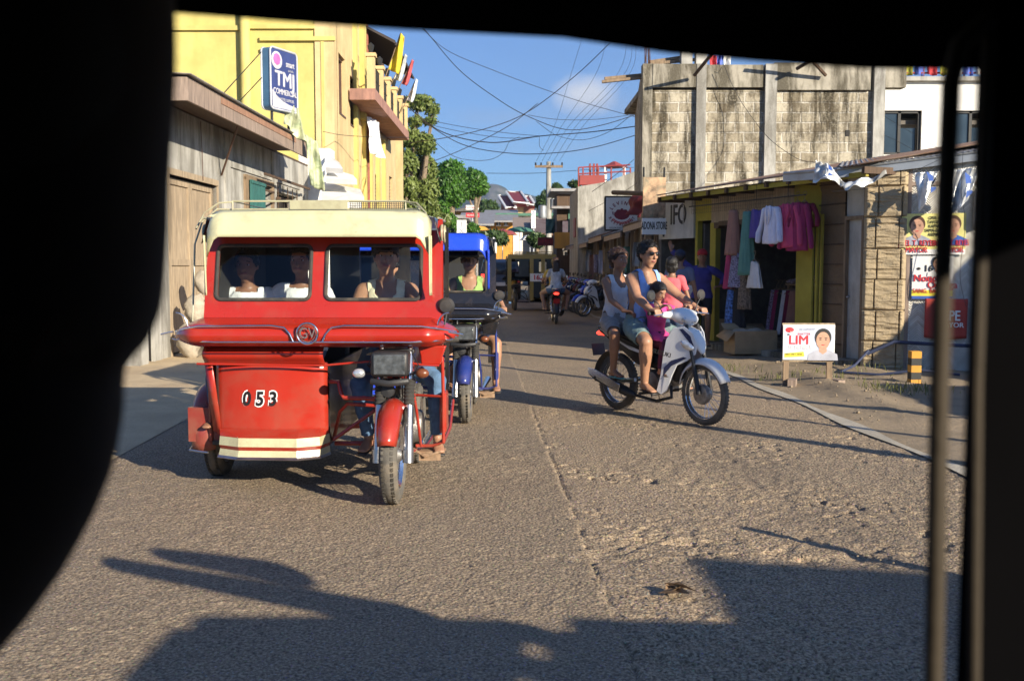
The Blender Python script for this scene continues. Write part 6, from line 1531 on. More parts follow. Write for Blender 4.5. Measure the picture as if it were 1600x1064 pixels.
def far_house(label, px0, px1, pyt, pyb, Y, wm, rm, roof='flat', wins=(), over=.4, base=0, name='house', pitch=1.0, rows=None):
    t = thing('house', label, 'house')
    a, b = at(px0, pyt, Y), at(px1, pyt, Y); zt = a.z; D = 7
    m = MB(); m.bb(a.x, b.x, Y, Y+D, 0, zt); m.build('wall', wm, t)
    m = MB()
    if roof == 'flat': m.bb(a.x-over, b.x+over, Y-min(.7, over), Y+D, zt, zt+.25*pitch)
    elif roof == 'lean': m.add([(a.x-over, Y-1.2, zt-.15), (b.x+over, Y-1.2, zt-.15), (b.x+over, Y+D, zt+1.2*pitch), (a.x-over, Y+D, zt+1.2*pitch)], [(0, 1, 2, 3)]); m.add([(a.x-over, Y-1.2, zt-.3), (b.x+over, Y-1.2, zt-.3), (b.x+over, Y+D, zt), (a.x-over, Y+D, zt)], [(3, 2, 1, 0)]); m.add([(a.x-over, Y-1.2, zt-.3), (b.x+over, Y-1.2, zt-.3), (b.x+over, Y-1.2, zt-.15), (a.x-over, Y-1.2, zt-.15)], [(0, 1, 2, 3)])
    else:
        c = (a.x+b.x)/2; h = (b.x-a.x)*.28*pitch; m.prism([(a.x-over, zt), (b.x+over, zt), (c+.3, zt+h), (c-.3, zt+h)], Y-.8, Y+D, lambda p, q, k: V((p, k, q)))
    m.build('roof', rm, t, smooth=0)
    for (wx0, wx1, wy0, wy1) in wins:
        p, q = at(wx0, wy1, Y), at(wx1, wy0, Y); m = MB(); m.bb(p.x, q.x, Y-.04, Y-.005, p.z, q.z); w = m.build('window', M_win, t)
        m = MB(); m.bb(p.x-.06, q.x+.06, Y-.06, Y-.04, q.z, q.z+.08); m.bb(p.x-.06, q.x+.06, Y-.07, Y-.04, p.z-.1, p.z); m.bb((p.x+q.x)/2-.03, (p.x+q.x)/2+.03, Y-.06, Y-.041, p.z, q.z); m.build('window_frame', M_paper, w)
    return t
far_house('white rendered house with wide green eave at the end of the street', 802, 850, 338, 380, 92, M_whitew, M_greenr, 'flat', ((811, 820, 337+4, 352), (834, 842, 341, 352)), 2.2)
far_house('low orange boarded house left of the white green eaved one', 763, 801, 343, 380, 88, M_orange2, M_tin, 'lean', ((776, 782, 346, 352), (788, 793, 346, 352)), .5)
far_house('long low shop with dark front and grey roof behind the blue tricycle', 722, 765, 348, 380, 84, M_gw, M_tin, 'lean', (), .4)
far_house('small orange gabled house under the round trees', 712, 746, 331, 370, 100, M_orange2, M_gw, 'gable', ((722, 728, 334, 340),), .3, pitch=.5)
far_house('pale plastered shop behind the white upright sign', 694, 722, 342, 390, 78, M_wgrey, M_tin, 'flat', (), .5)
far_house('cream stall house with dark eave right of the white house', 818, 842, 358, 390, 74, M_wgrey, M_fasc, 'lean', (), .8)
far_house('dark low building behind the utility pole', 842, 905, 362, 395, 70, M_gw, M_rust, 'lean', (), .5)
def red_roof():
    Y = 130; t = thing('red_roofed_hall', 'large hall with steep stepped red roofs and white edges in the distance', 'building')
    def quad(nm, pts, dy, mm, th=.5):
        m = MB(); q = [at(x, y, Y+d) for (x, y), d in zip(pts, dy)]; m.add(q+[v+V((0, .6, -th)) for v in q], [(0, 1, 2, 3), (7, 6, 5, 4), (0, 4, 5, 1), (1, 5, 6, 2), (2, 6, 7, 3), (3, 7, 4, 0)]); return m.build(nm, mm, t, smooth=0)
    for pts in ([(791, 300), (814, 300), (826, 317), (803, 317)], [(779, 306), (795, 306), (806, 324), (791, 325)], [(820, 307), (828, 307), (836, 320), (824, 320)]):
        q = quad('roof', pts, (8, 8, 0, 0), M_rooft)
        m = MB(); a, b, c, d = [at(x, y, Y+k-.2) for (x, y), k in zip(pts, (8, 8, 0, 0))]; m.tube([a, b, c, d], .18, 5, closed=True); m.build('roof_edge', M_paper, q)
    m = MB(); a = at(783, 318, Y+3); b = at(834, 345, Y+3); m.bb(a.x, b.x, Y+3, Y+12, 0, a.z); m.build('wall', M_granite, t)
    m = MB(); a = at(806, 318, Y+1); b = at(818, 326, Y+1); m.bb(a.x, b.x, Y+1.5, Y+3, 0, a.z); m.build('porch', M_yel2, t)
red_roof()
def signboard(label, px0, px1, py0, py1, Y, m_, txt=None, tm=None, vertical=False, post=True):
    a, b = at(px0, py1, Y), at(px1, py0, Y); t = thing('sign', label, 'sign', ((a.x+b.x)/2, Y, 0), 0)
    w, h = b.x-a.x, b.z-a.z; m = MB(); m.bb(-w/2, w/2, -.05, .05, a.z, b.z); s = m.build('sign_panel', m_, t)
    if txt:
        if vertical:
            for i, ch in enumerate(txt): text(ch, 'lettering', tm, s, (0, -.06, b.z-h*(i+.7)/(len(txt)+.4)), h/len(txt)*.95, sx=1.1)
        else: text(txt, 'lettering', tm, s, (0, -.06, (a.z+b.z)/2), h*.55, sx=min(1, w/(len(txt)*h*.34)))
    if post: m = MB(); m.cyl((0, .08, 0), (0, .08, a.z+.05), .06, n=6); m.build('post', M_steel, t)
signboard('narrow white hoarding lettered in red on a pole left of the hall', 728, 748, 321, 328, 66, M_paper, 'PAWNSHOP', M_redi)
signboard('red hoarding with white lettering just under the narrow white one', 728, 749, 333, 340, 66, M_redi, 'MLHUILLIER', M_paper)
signboard('upright white sign with grey print above the blue tricycle roof', 714, 729, 344, 369, 50, M_paper, 'TX', M_greyi, True)
signboard('upright white sign with blue letters in front of the white house', 830, 837, 329, 357, 62, M_paper, 'AQUASTAR', M_bluei, True)
signboard('maroon lettered signboard above the yellow tricycle', 840, 868, 371, 384, 48, M_maroon, 'VIP PIZZA', M_redi)
draped('net_screen', 'blue green netting screen hung beside the utility pole', 'screen', (at(853, 342, 46), at(877, 342, 46), at(878, 365, 46), at(853, 365, 46)), cloth('blue_green_net', (.05, .13, .15)), wave=.1)
def umbrella(label, px, py, Y, r, m_):
    p = at(px, py, Y); t = thing('market_umbrella', label, 'umbrella', (p.x, Y, 0)); m = MB(); m.lathe([(r, p.z-.35), (r*.6, p.z-.12), (0, p.z)], (0, 0, 0), (0, 0, 1), 8); m.build('canopy', m_, t, solid=.01, smooth=0); m = MB(); m.cyl((0, 0, 0), (0, 0, p.z), .03, n=6); m.build('pole', M_steel, t)
umbrella('red market umbrella in the distance below the orange house', 785, 358, 60, .95, M_redf); umbrella('dark green market umbrella in front of the white house', 812, 354, 64, 1.0, M_greenr); umbrella('white parasol low among the far stalls', 828, 366, 58, .6, M_paper); umbrella('orange red umbrella beside the upright white sign', 745, 352, 64, .9, M_orange2)

# ---------- trees ----------
def leaves(n, blobs, size, seed=1, droop=.3):
    rng = np.random.default_rng(seed)
    w = np.array([b[3]*b[4]*b[5] for b in blobs]); w = w/w.sum(); k = rng.choice(len(blobs), n, p=w)
    B = np.array(blobs)[k]; d = rng.normal(size=(n, 3)); d /= np.linalg.norm(d, axis=1)[:, None]
    r = rng.uniform(0, 1, n)**.42; lump = .78+.44*vnoise(d[:, 0]*3+k*5, d[:, 2]*3+d[:, 1]*2, seed)
    c = B[:, :3]+d*(B[:, 3:6]*(r*lump)[:, None])
    t1 = rng.normal(size=(n, 3)); t1 /= np.linalg.norm(t1, axis=1)[:, None]; t1[:, 2] -= droop; t2 = np.cross(t1, d+rng.normal(size=(n, 3))*.5); t2 /= (np.linalg.norm(t2, axis=1)[:, None]+1e-6)
    s = (size*rng.uniform(.6, 1.3, n))[:, None]
    a = c-t1*s; b = c+t2*s*.45; e = c+t1*s; f = c-t2*s*.45
    vs = np.stack([a, b, e, f], 1).reshape(-1, 3); return vs
def leafmesh(name, vs, m_, parent):
    n = len(vs)//4; me = bpy.data.meshes.new(name); me.vertices.add(len(vs)); me.vertices.foreach_set('co', vs.ravel()); me.loops.add(4*n); me.loops.foreach_set('vertex_index', np.arange(4*n, dtype=np.int32))
    me.polygons.add(n); me.polygons.foreach_set('loop_start', np.arange(0, 4*n, 4, dtype=np.int32)); me.polygons.foreach_set('loop_total', np.full(n, 4, np.int32)); me.update(); me.validate(); me.materials.append(m_)
    o = bpy.data.objects.new(name, me); COL.objects.link(o); o.parent = parent; return o
M_bark = mat('bark', (.2, .15, .1), .9, 0, .3, 8, .6, 25); M_lf1 = leaf_mat('yellow_green_leaves', (.06, .10, .02), (.22, .27, .07)); M_lf2 = leaf_mat('bright_green_leaves', (.018, .07, .006), (.085, .21, .02)); M_lf3 = leaf_mat('dark_green_leaves', (.02, .045, .012), (.06, .11, .03))
def tree(label, base, blobs, n, size, m_, trunk_r=.2, seed=1, limbs=6, group=None, twigs=0):
    t = thing('tree', label, 'tree', base, 0, group); bx, by, bz = base
    bl = [(b[0]-bx, b[1]-by, b[2], b[3], b[4], b[5]) for b in blobs]
    leafmesh('crown', leaves(n, bl, size, seed), m_, t)
    m = MB(); cz = min(b[2] for b in bl); cx = sum(b[0] for b in bl)/len(bl); cy = sum(b[1] for b in bl)/len(bl)
    m.tube([(0, 0, -.1), (.05, .05, cz*.5), (cx*.3, cy*.3, cz)], [trunk_r, trunk_r*.8, trunk_r*.6], 10)
    rn = random.Random(seed)
    for b in bl[:limbs*3]:
        p0 = V((cx*.3*.6, cy*.3*.6, cz*.75)); p2 = V((b[0]+rn.uniform(-.3, .3)*b[3], b[1], b[2]+.4*b[5])); pm = p0.lerp(p2, .5)+V((rn.uniform(-.3, .3), rn.uniform(-.3, .3), .2)); m.tube([p0, pm, p2], [trunk_r*.5, trunk_r*.3, trunk_r*.1], 6)
        for _ in range(twigs): q = pm.lerp(p2, rn.random()); m.tube([q, q+V((rn.uniform(-1, 1)*b[3], rn.uniform(-1, 1)*b[3], rn.uniform(-.2, .9)*b[5]))], [trunk_r*.12, .008], 4)
    m.build('trunk', M_bark, t); return t
def blob(px, py, Y, rpx, rz=None, ry=1): p = at(px, py, Y); r = rpx*Y/FPX; return (p.x, p.y, p.z, r, r*ry, (rz or rpx)*Y/FPX)
Yt = 46
tree('tall ragged yellow green tree rising behind the yellow building', (-5.0, Yt, 0), [blob(*b) for b in ((655, 160, Yt, 22, 14), (676, 172, Yt+1, 12, 12), (650, 190, Yt, 14, 9), (672, 190, Yt, 12, 7), (640, 215, Yt, 18, 16), (664, 226, Yt, 17, 18), (636, 255, Yt, 20, 20), (662, 265, Yt+1, 22, 24), (640, 295, Yt, 22, 20), (670, 300, Yt, 17, 22), (650, 330, Yt, 24, 20), (676, 330, Yt, 14, 18), (690, 345, Yt-1, 14, 12), (640, 360, Yt, 20, 14), (655, 165, Yt+2, 14, 9), (612, 240, Yt+1, 18, 22), (615, 310, Yt, 20, 30))], 23000, .105, M_lf1, .3, 3, 6, twigs=4)
Yr = 62
tree('round dense bright green tree, larger and nearer the left building', (at(706, 300, Yr).x, Yr, 0), [blob(*b) for b in ((704, 275, Yr, 24, 24), (700, 295, Yr, 26, 24), (712, 300, Yr, 20, 22), (690, 320, Yr, 18, 22), (708, 262, Yr, 14, 12))], 16000, .12, M_lf2, .25, 5, 4, 'round street trees')
tree('round dense bright green tree, smaller one beside the mountain', (at(743, 300, Yr+4).x, Yr+4, 0), [blob(*b) for b in ((742, 286, Yr+4, 20, 21), (736, 296, Yr+4, 16, 16), (752, 292, Yr+4, 12, 14))], 9000, .12, M_lf2, .2, 6, 3, 'round street trees')
for i, (px, py, Y, r, rz, lab, mm) in enumerate(((706, 350, 60, 10, 14, 'small light green bush left of the upright white sign', M_lf2), (738, 358, 60, 10, 8, 'leafy bush right of the upright white sign', M_lf2), (860, 310, 110, 16, 14, 'dark tree crown behind the utility pole', M_lf3), (848, 318, 105, 12, 16, 'dark tree left of the utility pole', M_lf3), (762, 326, 105, 16, 12, 'feathery dark green tree before the distant hall', M_lf3), (838, 375, 52, 14, 10, 'dark shrub among the far stalls', M_lf3), (870, 295, 90, 8, 8, 'small treetop above the timber house', M_lf3), (897, 288, 60, 8, 4, 'small leafy plant on the roof of the grey house', M_lf3), (770, 372, 58, 22, 10, 'dark low tree behind the blue tricycle roof', M_lf3), (700, 372, 58, 12, 16, 'dark shrub beside the tricycle roof scrollwork', M_lf3))):
    p = at(px, py, Y); tree(lab, (p.x, Y, 0), [blob(px, py, Y, r, rz), blob(px+r*.4, py+2, Y, r*.7, rz*.8)], 2600, .011*r*Y/100+.08, mm, .12, 20+i, 2)
def mountains():
    def ridge(name, pts, Y, m_, seed):
        xs = [p[0] for p in pts]; ys = [p[1] for p in pts]; m = MB()
        def fn(u, v):
            px = 500+600*u; top = float(np.interp(px, xs, ys)); hz = at(px, top, Y).z
            prof = 1-abs(2*v-1)**1.3; x = at(px, 400, Y).x; y = Y+(v-.5)*Y*.5
            n = float(fbm(x*.012, y*.012, 5, seed)); return V((x, y, hz*prof*(.9+.28*(n-.5)*(1 if prof < .9 else 0.5))+2))
        m.grid(fn, 170, 40); tag(m.build(name, m_, smooth=0 if 0 else 80), kind='structure')
    m1, t, b = nt('forested_karst'); v = coord(t); n1 = noise(t, v, .02, 8, .7); t.links.new(mixc(t, ramp(t, n1, .4, .6), (.03, .05, .03), (.17, .16, .14)), b.inputs['Base Color']); b.inputs['Roughness'].default_value = .95; bump(t, b, n1, .8, 8)
    ridge('hills', ((500, 330), (700, 320), (735, 305), (755, 290), (766, 281), (778, 280), (790, 286), (797, 295), (812, 297), (822, 296), (832, 299), (845, 304), (858, 302), (880, 312), (1100, 330)), 1500, m1, 3)
mountains()

# ---------- poles and wires ----------
def upole():
    Y = 52; p = at(857, 400, Y); zt = at(857, 253, Y).z
    t = thing('utility_pole', 'concrete utility pole with crossarm and transformer over the far stalls', 'utility pole', (p.x, Y, 0))
    m = MB(); m.cyl((0, 0, 0), (0, 0, zt), .19, .12, 10); m.build('pole', M_conc, t)
    m = MB(); m.bb(-.72, .72, -.2, -.1, zt-.32, zt-.2); m.build('crossarm', M_wood, t)
    for x in (-.68, -.4, .2, .68): m = MB(); m.lathe([(.02, 0), (.06, .02), (.03, .07), (.06, .1), (.02, .15)], (x, -.15, zt-.2), (0, 0, 1), 8); m.build('insulator', M_bplast, t)
    m = MB(); m.lathe([(0, 0), (.2, .0), (.22, .1), (.22, .6), (.16, .66), (0, .66)], (-.32, -.1, zt-2.9), (0, 0, 1), 12); m.lathe([(0, 0), (.15, .0), (.15, .5), (0, .5)], (.25, -.1, zt-2.4), (0, 0, 1), 10); m.build('transformer', M_gutter, t)
    m = MB(); m.cyl((.42, .2, 0), (.42, .2, zt-2.2), .1, .08, 8); m.build('guy_stub', M_wood, t)
upole()
M_wire = mat('wire', (.015, .015, .018), .6)
def wire(label, pts, r=.011, sag=0):
    P = [at(*p) for p in pts]; out = []
    for i in range(len(P)-1):
        a = P[max(0, i-1)]; b = P[i]; c = P[i+1]; d = P[min(len(P)-1, i+2)]
        for k in range(8):
            q = k/8; out.append(.5*((2*b)+(c-a)*q+(2*a-5*b+4*c-d)*q*q+(-a+3*b-3*c+d)*q**3))
    out.append(P[-1]); m = MB(); m.tube(out, [max(.003, .78*r*o.y/22) for o in out], 5); tag(m.build('overhead_wire', M_wire), label, 'wire', 'overhead wires across the street')
wire('black wire falling from the top left of the sky to the block building', ((640, 20, 16), (668, 52, 17), (718, 110, 18), (770, 150, 19), (820, 180, 20), (885, 203, 21), (940, 196, 22), (992, 180, 23)))
wire('thin wire from the top left running straight down right to the block building', ((660, 45, 17), (700, 80, 18), (770, 110, 19), (850, 140, 21), (920, 163, 22), (992, 183, 23)), .008)
wire('wire rising from the left trees to the upper right sky', ((640, 224, 30), (700, 215, 27), (757, 202, 24), (820, 178, 21), (900, 118, 18), (975, 45, 16)), .011)
wire('wire rising steeply from the round trees across the middle of the sky', ((670, 255, 34), (720, 235, 30), (790, 200, 26), (840, 162, 23)), .01)
wire('thick knotted cable running level to the block building', ((640, 170, 30), (690, 206, 28), (765, 223, 26), (845, 213, 24), (920, 207, 24), (992, 198, 23.2)), .014)
wire('low sagging wire under the knotted cable', ((655, 185, 30), (720, 225, 28), (800, 240, 27), (870, 239, 26), (930, 230, 25), (992, 212, 23.2)))
wire('nearly straight thin wire ending at the cable knot', ((660, 186, 30), (720, 198, 28), (790, 208, 26), (845, 213, 24)), .007)
wire('second thin wire sloping to the cable knot', ((650, 190, 30), (720, 206, 28), (790, 216, 26), (845, 213, 24)), .007)
wire('looping loose wire hanging left of the middle sky', ((680, 222, 30), (708, 244, 28), (740, 251, 27), (768, 249, 27), (787, 238, 26), (796, 222, 26), (812, 214, 25)), .007)
wire('wire with a shallow belly reaching the top of the block building', ((825, 180, 22), (870, 187, 22), (930, 187, 22.5), (992, 179, 23)), .007)
wire('short hooked loose wire end below the knot', ((843, 214, 24), (843, 228, 24), (847, 234, 24), (850, 235, 24)), .006)
wire('curved wire hanging right of the knot below the cable', ((838, 190, 22), (870, 212, 23), (910, 219, 23.5), (950, 207, 23.5), (982, 184, 23)), .007)
for i, (xa, ya) in enumerate(((915, 52), (950, 58), (980, 62), (988, 66), (993, 68))):
    wire(['leftmost', 'second', 'middle', 'fourth', 'rightmost'][i]+' of the faint power lines climbing from the pole crossarm', ((838+i*9, 252, 52), (865+i*11, 200, 36), (xa-24+i*3, 120, 26), (xa, ya-10, 20)), .0045)
wire('thin telephone wire crossing level behind the utility pole', ((760, 271, 70), (835, 271, 66), (910, 266, 60), (990, 262, 55)), .007)
wire('slack wire against the block wall running from the roof to the tarp', ((1132, 104, 22.7), (1145, 135, 22.7), (1165, 170, 22.6), (1200, 215, 22), (1240, 245, 20), (1270, 254, 15), (1310, 255, 13.5)), .008)
wire('long wire slanting from the block roof corner down left of the building', ((1128, 105, 22.8), (1080, 180, 24), (1030, 250, 25), (990, 290, 27), (920, 330, 32)), .006)
wire('wire from the restaurant sign rising to the block building corner', ((925, 300, 33), (960, 275, 30), (990, 250, 27)), .008)
wire('wire crossing the ochre wall from the concrete shop eave', ((505, 206, 24), (540, 212, 27), (600, 215, 29), (640, 215, 31)), .008)
wire('wire slanting across the front of the gutter trim', ((1300, 300, 13), (1380, 290, 12.8), (1450, 258, 12.6), (1500, 235, 12.5)), .006)
wire('black cable hanging down the woven wall', ((1505, 235, 12.8), (1502, 300, 12.9), (1508, 350, 13), (1500, 430, 13), (1510, 480, 13)), .007)
wire('thin stay wire in front of the white building window', ((1370, 175, 24), (1420, 205, 23), (1480, 240, 22)), .005); wire('second stay wire in front of the white building window', ((1368, 205, 24), (1410, 225, 23), (1440, 243, 22)), .005)
# ---------- vehicles and riders ----------
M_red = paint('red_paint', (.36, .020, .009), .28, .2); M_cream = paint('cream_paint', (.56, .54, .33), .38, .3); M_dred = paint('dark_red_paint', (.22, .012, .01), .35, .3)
M_blue = paint('blue_paint', (.015, .06, .55), .25, .1); M_bk = paint('black_gloss', (.012, .012, .015), .22, .15); M_dblue = paint('deep_blue', (.01, .03, .2), .3, .2); M_yp = paint('yellow_paint', (.3, .21, .03), .35, .3)
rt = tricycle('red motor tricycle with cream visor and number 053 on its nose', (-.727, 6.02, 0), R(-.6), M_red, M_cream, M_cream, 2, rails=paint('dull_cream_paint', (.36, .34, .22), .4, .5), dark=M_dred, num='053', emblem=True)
bt = tricycle('black motor tricycle with glossy blue visor close behind the red one', (-.43, 9.13, 0), R(-.6), M_bk, M_blue, M_blue, 1, dark=M_bk, fendm=M_dblue, rails=M_white, rack=False)
bt.scale.z = .975
RT = Matrix.Translation((-.727, 6.02, 0)) @ Matrix.Rotation(R(-.6), 4, 'Z')
# seated people in the red tricycle: person frame faces +x, trike faces -y
FW = R(-90)
C_ws = cloth('white_tee', (.72, .73, .76)); C_cream = cloth('cream_tank', (.78, .72, .5)); C_jean = cloth('blue_denim', (.08, .15, .26), .3, 60, .4); C_jean2 = cloth('dark_denim', (.04, .07, .13), .3); C_khaki = cloth('khaki', (.3, .24, .16))
def seat_person(label, x, y, zseat, h, head, root=(-.727, 6.02), **kw):
    s = h/1.7
    a = dict(pel=(0, 0, zseat+.09), lean=(-.03, 0, 1), hands=((.33*s, .16, zseat+.22), (.33*s, -.16, zseat+.22)), feet=((.46*s, .13, max(.05, zseat-.42*s)), (.46*s, -.13, max(.05, zseat-.42*s))), h=h, head=head, vox=.0095, curl=(.5, .5), hdir=((1, -.2, -.2), (1, .2, -.2)))
    a.update(kw); return person(label, (root[0]+x, root[1]+y, 0), FW, **a)
seat_person('smiling boy in a white collared shirt, left seat of the red tricycle', -1.12, .95, .76, 1.5, (-.05, .0), top=('tee', C_ws), bottom=('long', C_jean2), hair=('short', M_hair), skin=SK2)
p2, hv2, hm2 = seat_person('passenger in a white tee with orange shoulder strap beside the boy', -.745, .97, .79, 1.5, (-.1, .02), top=('tee', cloth('bright_white_tee', (.78, .79, .8))), bottom=('long', C_jean), hair=('short', M_hair), skin=SK2)
m = MB(); m.loft([V((.02, .15, 1.30)), V((.115, .09, 1.24)), V((.13, -.06, 1.06)), V((.1, -.14, .93))], [.022]*4, [.006]*4, (.0, 1, 1), 8); m.build('shoulder_strap', cloth('orange_strap', (.5, .16, .03)), p2)
# driver of the red tricycle
d1, _, _ = person('driver in a cream sleeveless shirt and blue jeans on the red tricycle', (-.727-.13, 6.02+.82, 0), FW, pel=(0, 0, .86), lean=(.0, 0, 1), hands=((.48, .36, .99), (.48, -.2, .99)), feet=((.26, .36, .235), (.24, -.1, .235)), h=1.62, head=(.12, .06), skin=SK1,
    top=('tank', C_cream), bottom=('long', C_jean), hair=('cap', cloth('navy_cap', (.03, .035, .06))), sandals=M_bplast, vox=.009, knee=((1, 1.1, .5), (1, -.2, .5)), elb=((-.3, .8, -.6), (-.3, -.8, -.6)), footd=((1, .15, -.05), (1, -.15, -.05)))
person('passenger in a pale shirt mostly hidden behind the red tricycle driver', (-.93, 6.02+1.5, 0), FW, pel=(0, 0, .86), lean=(0, 0, 1), hands=((.2, .16, 1.0), (.2, -.16, 1.0)), feet=((.2, .14, .3), (.2, -.14, .3)), h=1.45, head=(-.3, 0), skin=SK1, top=('tee', cloth('blue_print_shirt', (.15, .25, .4), .6)), bottom=('long', C_jean2), hair=('short', M_hair), vox=.012, curl=(.9, .5))
# blue tricycle driver (bare legs)
person('driver in a green sleeveless shirt on the black and blue tricycle', (-.43+.0, 9.13+1.02, 0), FW, pel=(0, 0, .84), lean=(.03, 0, 1), hands=((.62, .43, .93), (.66, -.31, .99)), feet=((.44, .27, .235), (.42, -.17, .235)), h=1.66, head=(.1, .05), skin=SK1,
    top=('tank', cloth('lime_tank', (.28, .42, .12))), bottom=('shorts', cloth('dark_shorts', (.03, .05, .12))), hair=('cap', cloth('black_cap', (.012, .012, .014))), sandals=M_bplast, vox=.0095, knee=((1, .75, .5), (1, -.35, .5)), elb=((-.3, .8, -.5), (-.3, -.8, -.6)), curl=(.9, 1.2))
# far yellow tricycle seen from behind
yt = tricycle('yellow and dark tricycle driving away in the shade of the road', (.05, 33.5, 0), R(182), M_bk, M_gw, M_yp, 1, dark=M_yp, fendm=M_bk, rails=M_yp)
t_ = MB()
for x in (-1.22, -.86, -.5, .2): t_.bb(x-.06, x+.06, 2.0, 2.03, .35, 1.7)
t_.bb(-1.27, .25, 2.0, 2.04, 1.66, 1.8); t_.build('rear_frame', M_yp, yt)
pl = MB(); pl.bb(-.95, -.45, 2.035, 2.05, .95, 1.2); pl = pl.build('number_panel', M_paper, yt)
text('165', 'number', M_redi, pl, (-.7, 2.06, 1.07), .22, rot=(R(90), 0, R(180)), off=.004)

# white motorcycle with three riders
HB = math.atan2(-.835, .55); BX, BY = 1.40, 9.41
mc = motorcycle('white underbone motorcycle with navy stripes carrying three riders', (BX, BY, .015), HB, M_white, M_navy)
text('SUZUKI', 'lettering', M_ink, mc, (.30, -.245, .64), .055, rot=(R(90), R(12), R(22)), off=.002)
mc2 = dict(loc=(BX, BY, .015), rotz=HB)
C_lb = cloth('light_blue_tank', (.22, .36, .72)); C_wt = cloth('grey_white_tank', (.60, .60, .62)); C_pk = cloth('pink_shirt', (.60, .06, .25)); C_gs = cloth('teal_grey_shorts', (.16, .24, .24), .3); C_gr = cloth('grey_shorts', (.3, .28, .27), .3)
man, mhv, mhm = person('man in a light blue sleeveless top and sunglasses steering the white motorcycle', pel=(-.27, 0, .87), lean=(.12, 0, 1), hands=((.20, .29, 1.03), (.20, -.29, 1.03)), feet=((.02, .2, .27), (.02, -.2, .27)), h=1.7, head=(.0, -.02), skin=SK1, fat=1.1,
    top=('tank', C_lb), bottom=('shorts', C_gs), hair=('short', M_hair), sandals=M_bplast, vox=.0075, knee=((1, .5, .6), (1, -.5, .6)), elb=((-.5, .8, -.5), (-.5, -.8, -.5)), curl=(1.15, 1.15), footd=((1, .2, -.05), (1, -.2, -.05)), **mc2)
m = MB()
for k in (1, -1): m.ell(mhv(.093, .033*k, .010), (.011, .031, .019), 14, 8, mhm)
m.tube([mhv(.1, .012, .018), mhv(.104, 0, .02), mhv(.1, -.012, .018)], .003, 6)
for k in (1, -1): m.tube([mhv(.09, .06*k, .014), mhv(.05, .082*k, .014), mhv(-.01, .086*k, .008)], .003, 6)
m.build('sunglasses', mat('dark_lens', (.01, .008, .008), .08), man)
person('woman in a white sleeveless top riding pillion on the white motorcycle', pel=(-.66, 0, .88), lean=(.04, 0, 1), hands=((-.28, .2, 1.0), (-.28, -.2, 1.0)), feet=((-.42, .2, .36), (-.42, -.22, .36)), h=1.54, head=(.05, -.05), skin=SK2, sex='f',
    top=('tank', C_wt), bottom=('shorts', C_gr), hair=('bun', M_hairb), sandals=cloth('teal_sandal', (.1, .3, .32)), vox=.0078, knee=((1, .6, .7), (1, -.6, .7)), elb=((-.5, .7, -.6), (-.5, -.7, -.6)), curl=(.7, .7), hdir=((1, -.5, 0), (1, .5, 0)), **mc2)
person('small girl in a pink shirt seated in front of the motorcycle rider', pel=(-.06, 0, .76), lean=(.05, 0, 1), hands=((.22, .12, 1.07), (.22, -.14, 1.07)), feet=((.16, .13, .42), (.16, -.13, .42)), h=1.06, head=(.1, -.42), skin=SK1, sex='f', fat=1.1,
    top=('tee', C_pk), bottom=('long', cloth('plum_leggings', (.08, .01, .04))), hair=('bob', M_hair), sandals=M_bplast, vox=.0072, curl=(.6, .6), elb=((-.3, .8, -.5), (-.3, -.8, -.5)), **mc2)

# far scooter with two riders seen from behind
M_dgrey = paint('charcoal_paint', (.03, .03, .035), .3, .2)
H2 = R(91); SX, SY = 1.08, 25.4
sc = motorcycle('dark scooter with red tail light carrying two riders away from us', (SX, SY, 0), H2, M_dgrey, M_navy, near=False)
s2 = dict(loc=(SX, SY, 0), rotz=H2)
person('rider in a yellow sleeved shirt steering the far scooter', pel=(-.2, 0, .86), lean=(.1, 0, 1), hands=((.20, .29, 1.03), (.20, -.29, 1.03)), feet=((.1, .2, .3), (.1, -.2, .3)), h=1.68, head=(0, 0), skin=SK1, top=('tee', cloth('yellow_tee', (.55, .38, .07))), bottom=('shorts', C_jean2), hair=('short', M_hair), vox=.014, knee=((1, .9, .5), (1, -.9, .5)), **s2)
person('long haired woman in a white patterned blouse and denim shorts on the scooter', pel=(-.6, 0, .9), lean=(0, 0, 1), hands=((-.3, .25, 1.0), (-.3, -.25, 1.0)), feet=((-.35, .28, .33), (-.35, -.28, .33)), h=1.58, head=(0, 0), skin=SK3, sex='f', top=('tee', mat('spotted_blouse', (.5, .5, .52), .8, 0, .45, 9)), bottom=('hot', C_jean), hair=('long', M_hairb), vox=.013, knee=((1, 1.0, .4), (1, -1.0, .4)), sandals=M_bplast, **s2)
# pedestrians
def stand(label, px, Y, yaw, h, **kw):
    p = at(px, 420, Y); s = h/1.7
    a = dict(pel=(0, 0, .9*s), lean=(0, 0, 1), hands=((.06, .27, .82*s), (.06, -.27, .82*s)), feet=((0, .11, 0), (.04, -.11, 0)), h=h, hdir=((.1, 0, -1), (.1, 0, -1)), palm=((0, -1, 0), (0, 1, 0)), curl=(.4, .4), elb=((-.5, .8, 0), (-.5, -.8, 0)), vox=.011)
    a.update(kw); z = a.pop('z', .1); return person(label, (p.x, Y, z), yaw, **a)
stand('man in a red cap and purple long sleeved top leaning on the post', 1097, 16.9, R(-100), 1.62, top=('long', cloth('indigo_top', (.05, .04, .2))), bottom=('shorts', C_blk), hair=('cap', cloth('red_cap', (.4, .015, .02))), skin=SK2, hands=((.1, -.33, .95), (.05, -.55, 1.62)) if 0 else ((.12, .3, 1.0), (.05, -.52, 1.62)), curl=(.8, .2), hdir=((.3, -1, 0), (0, -.2, 1)), palm=((0, -.3, -1), (1, 0, 0)), sandals=M_bplast)
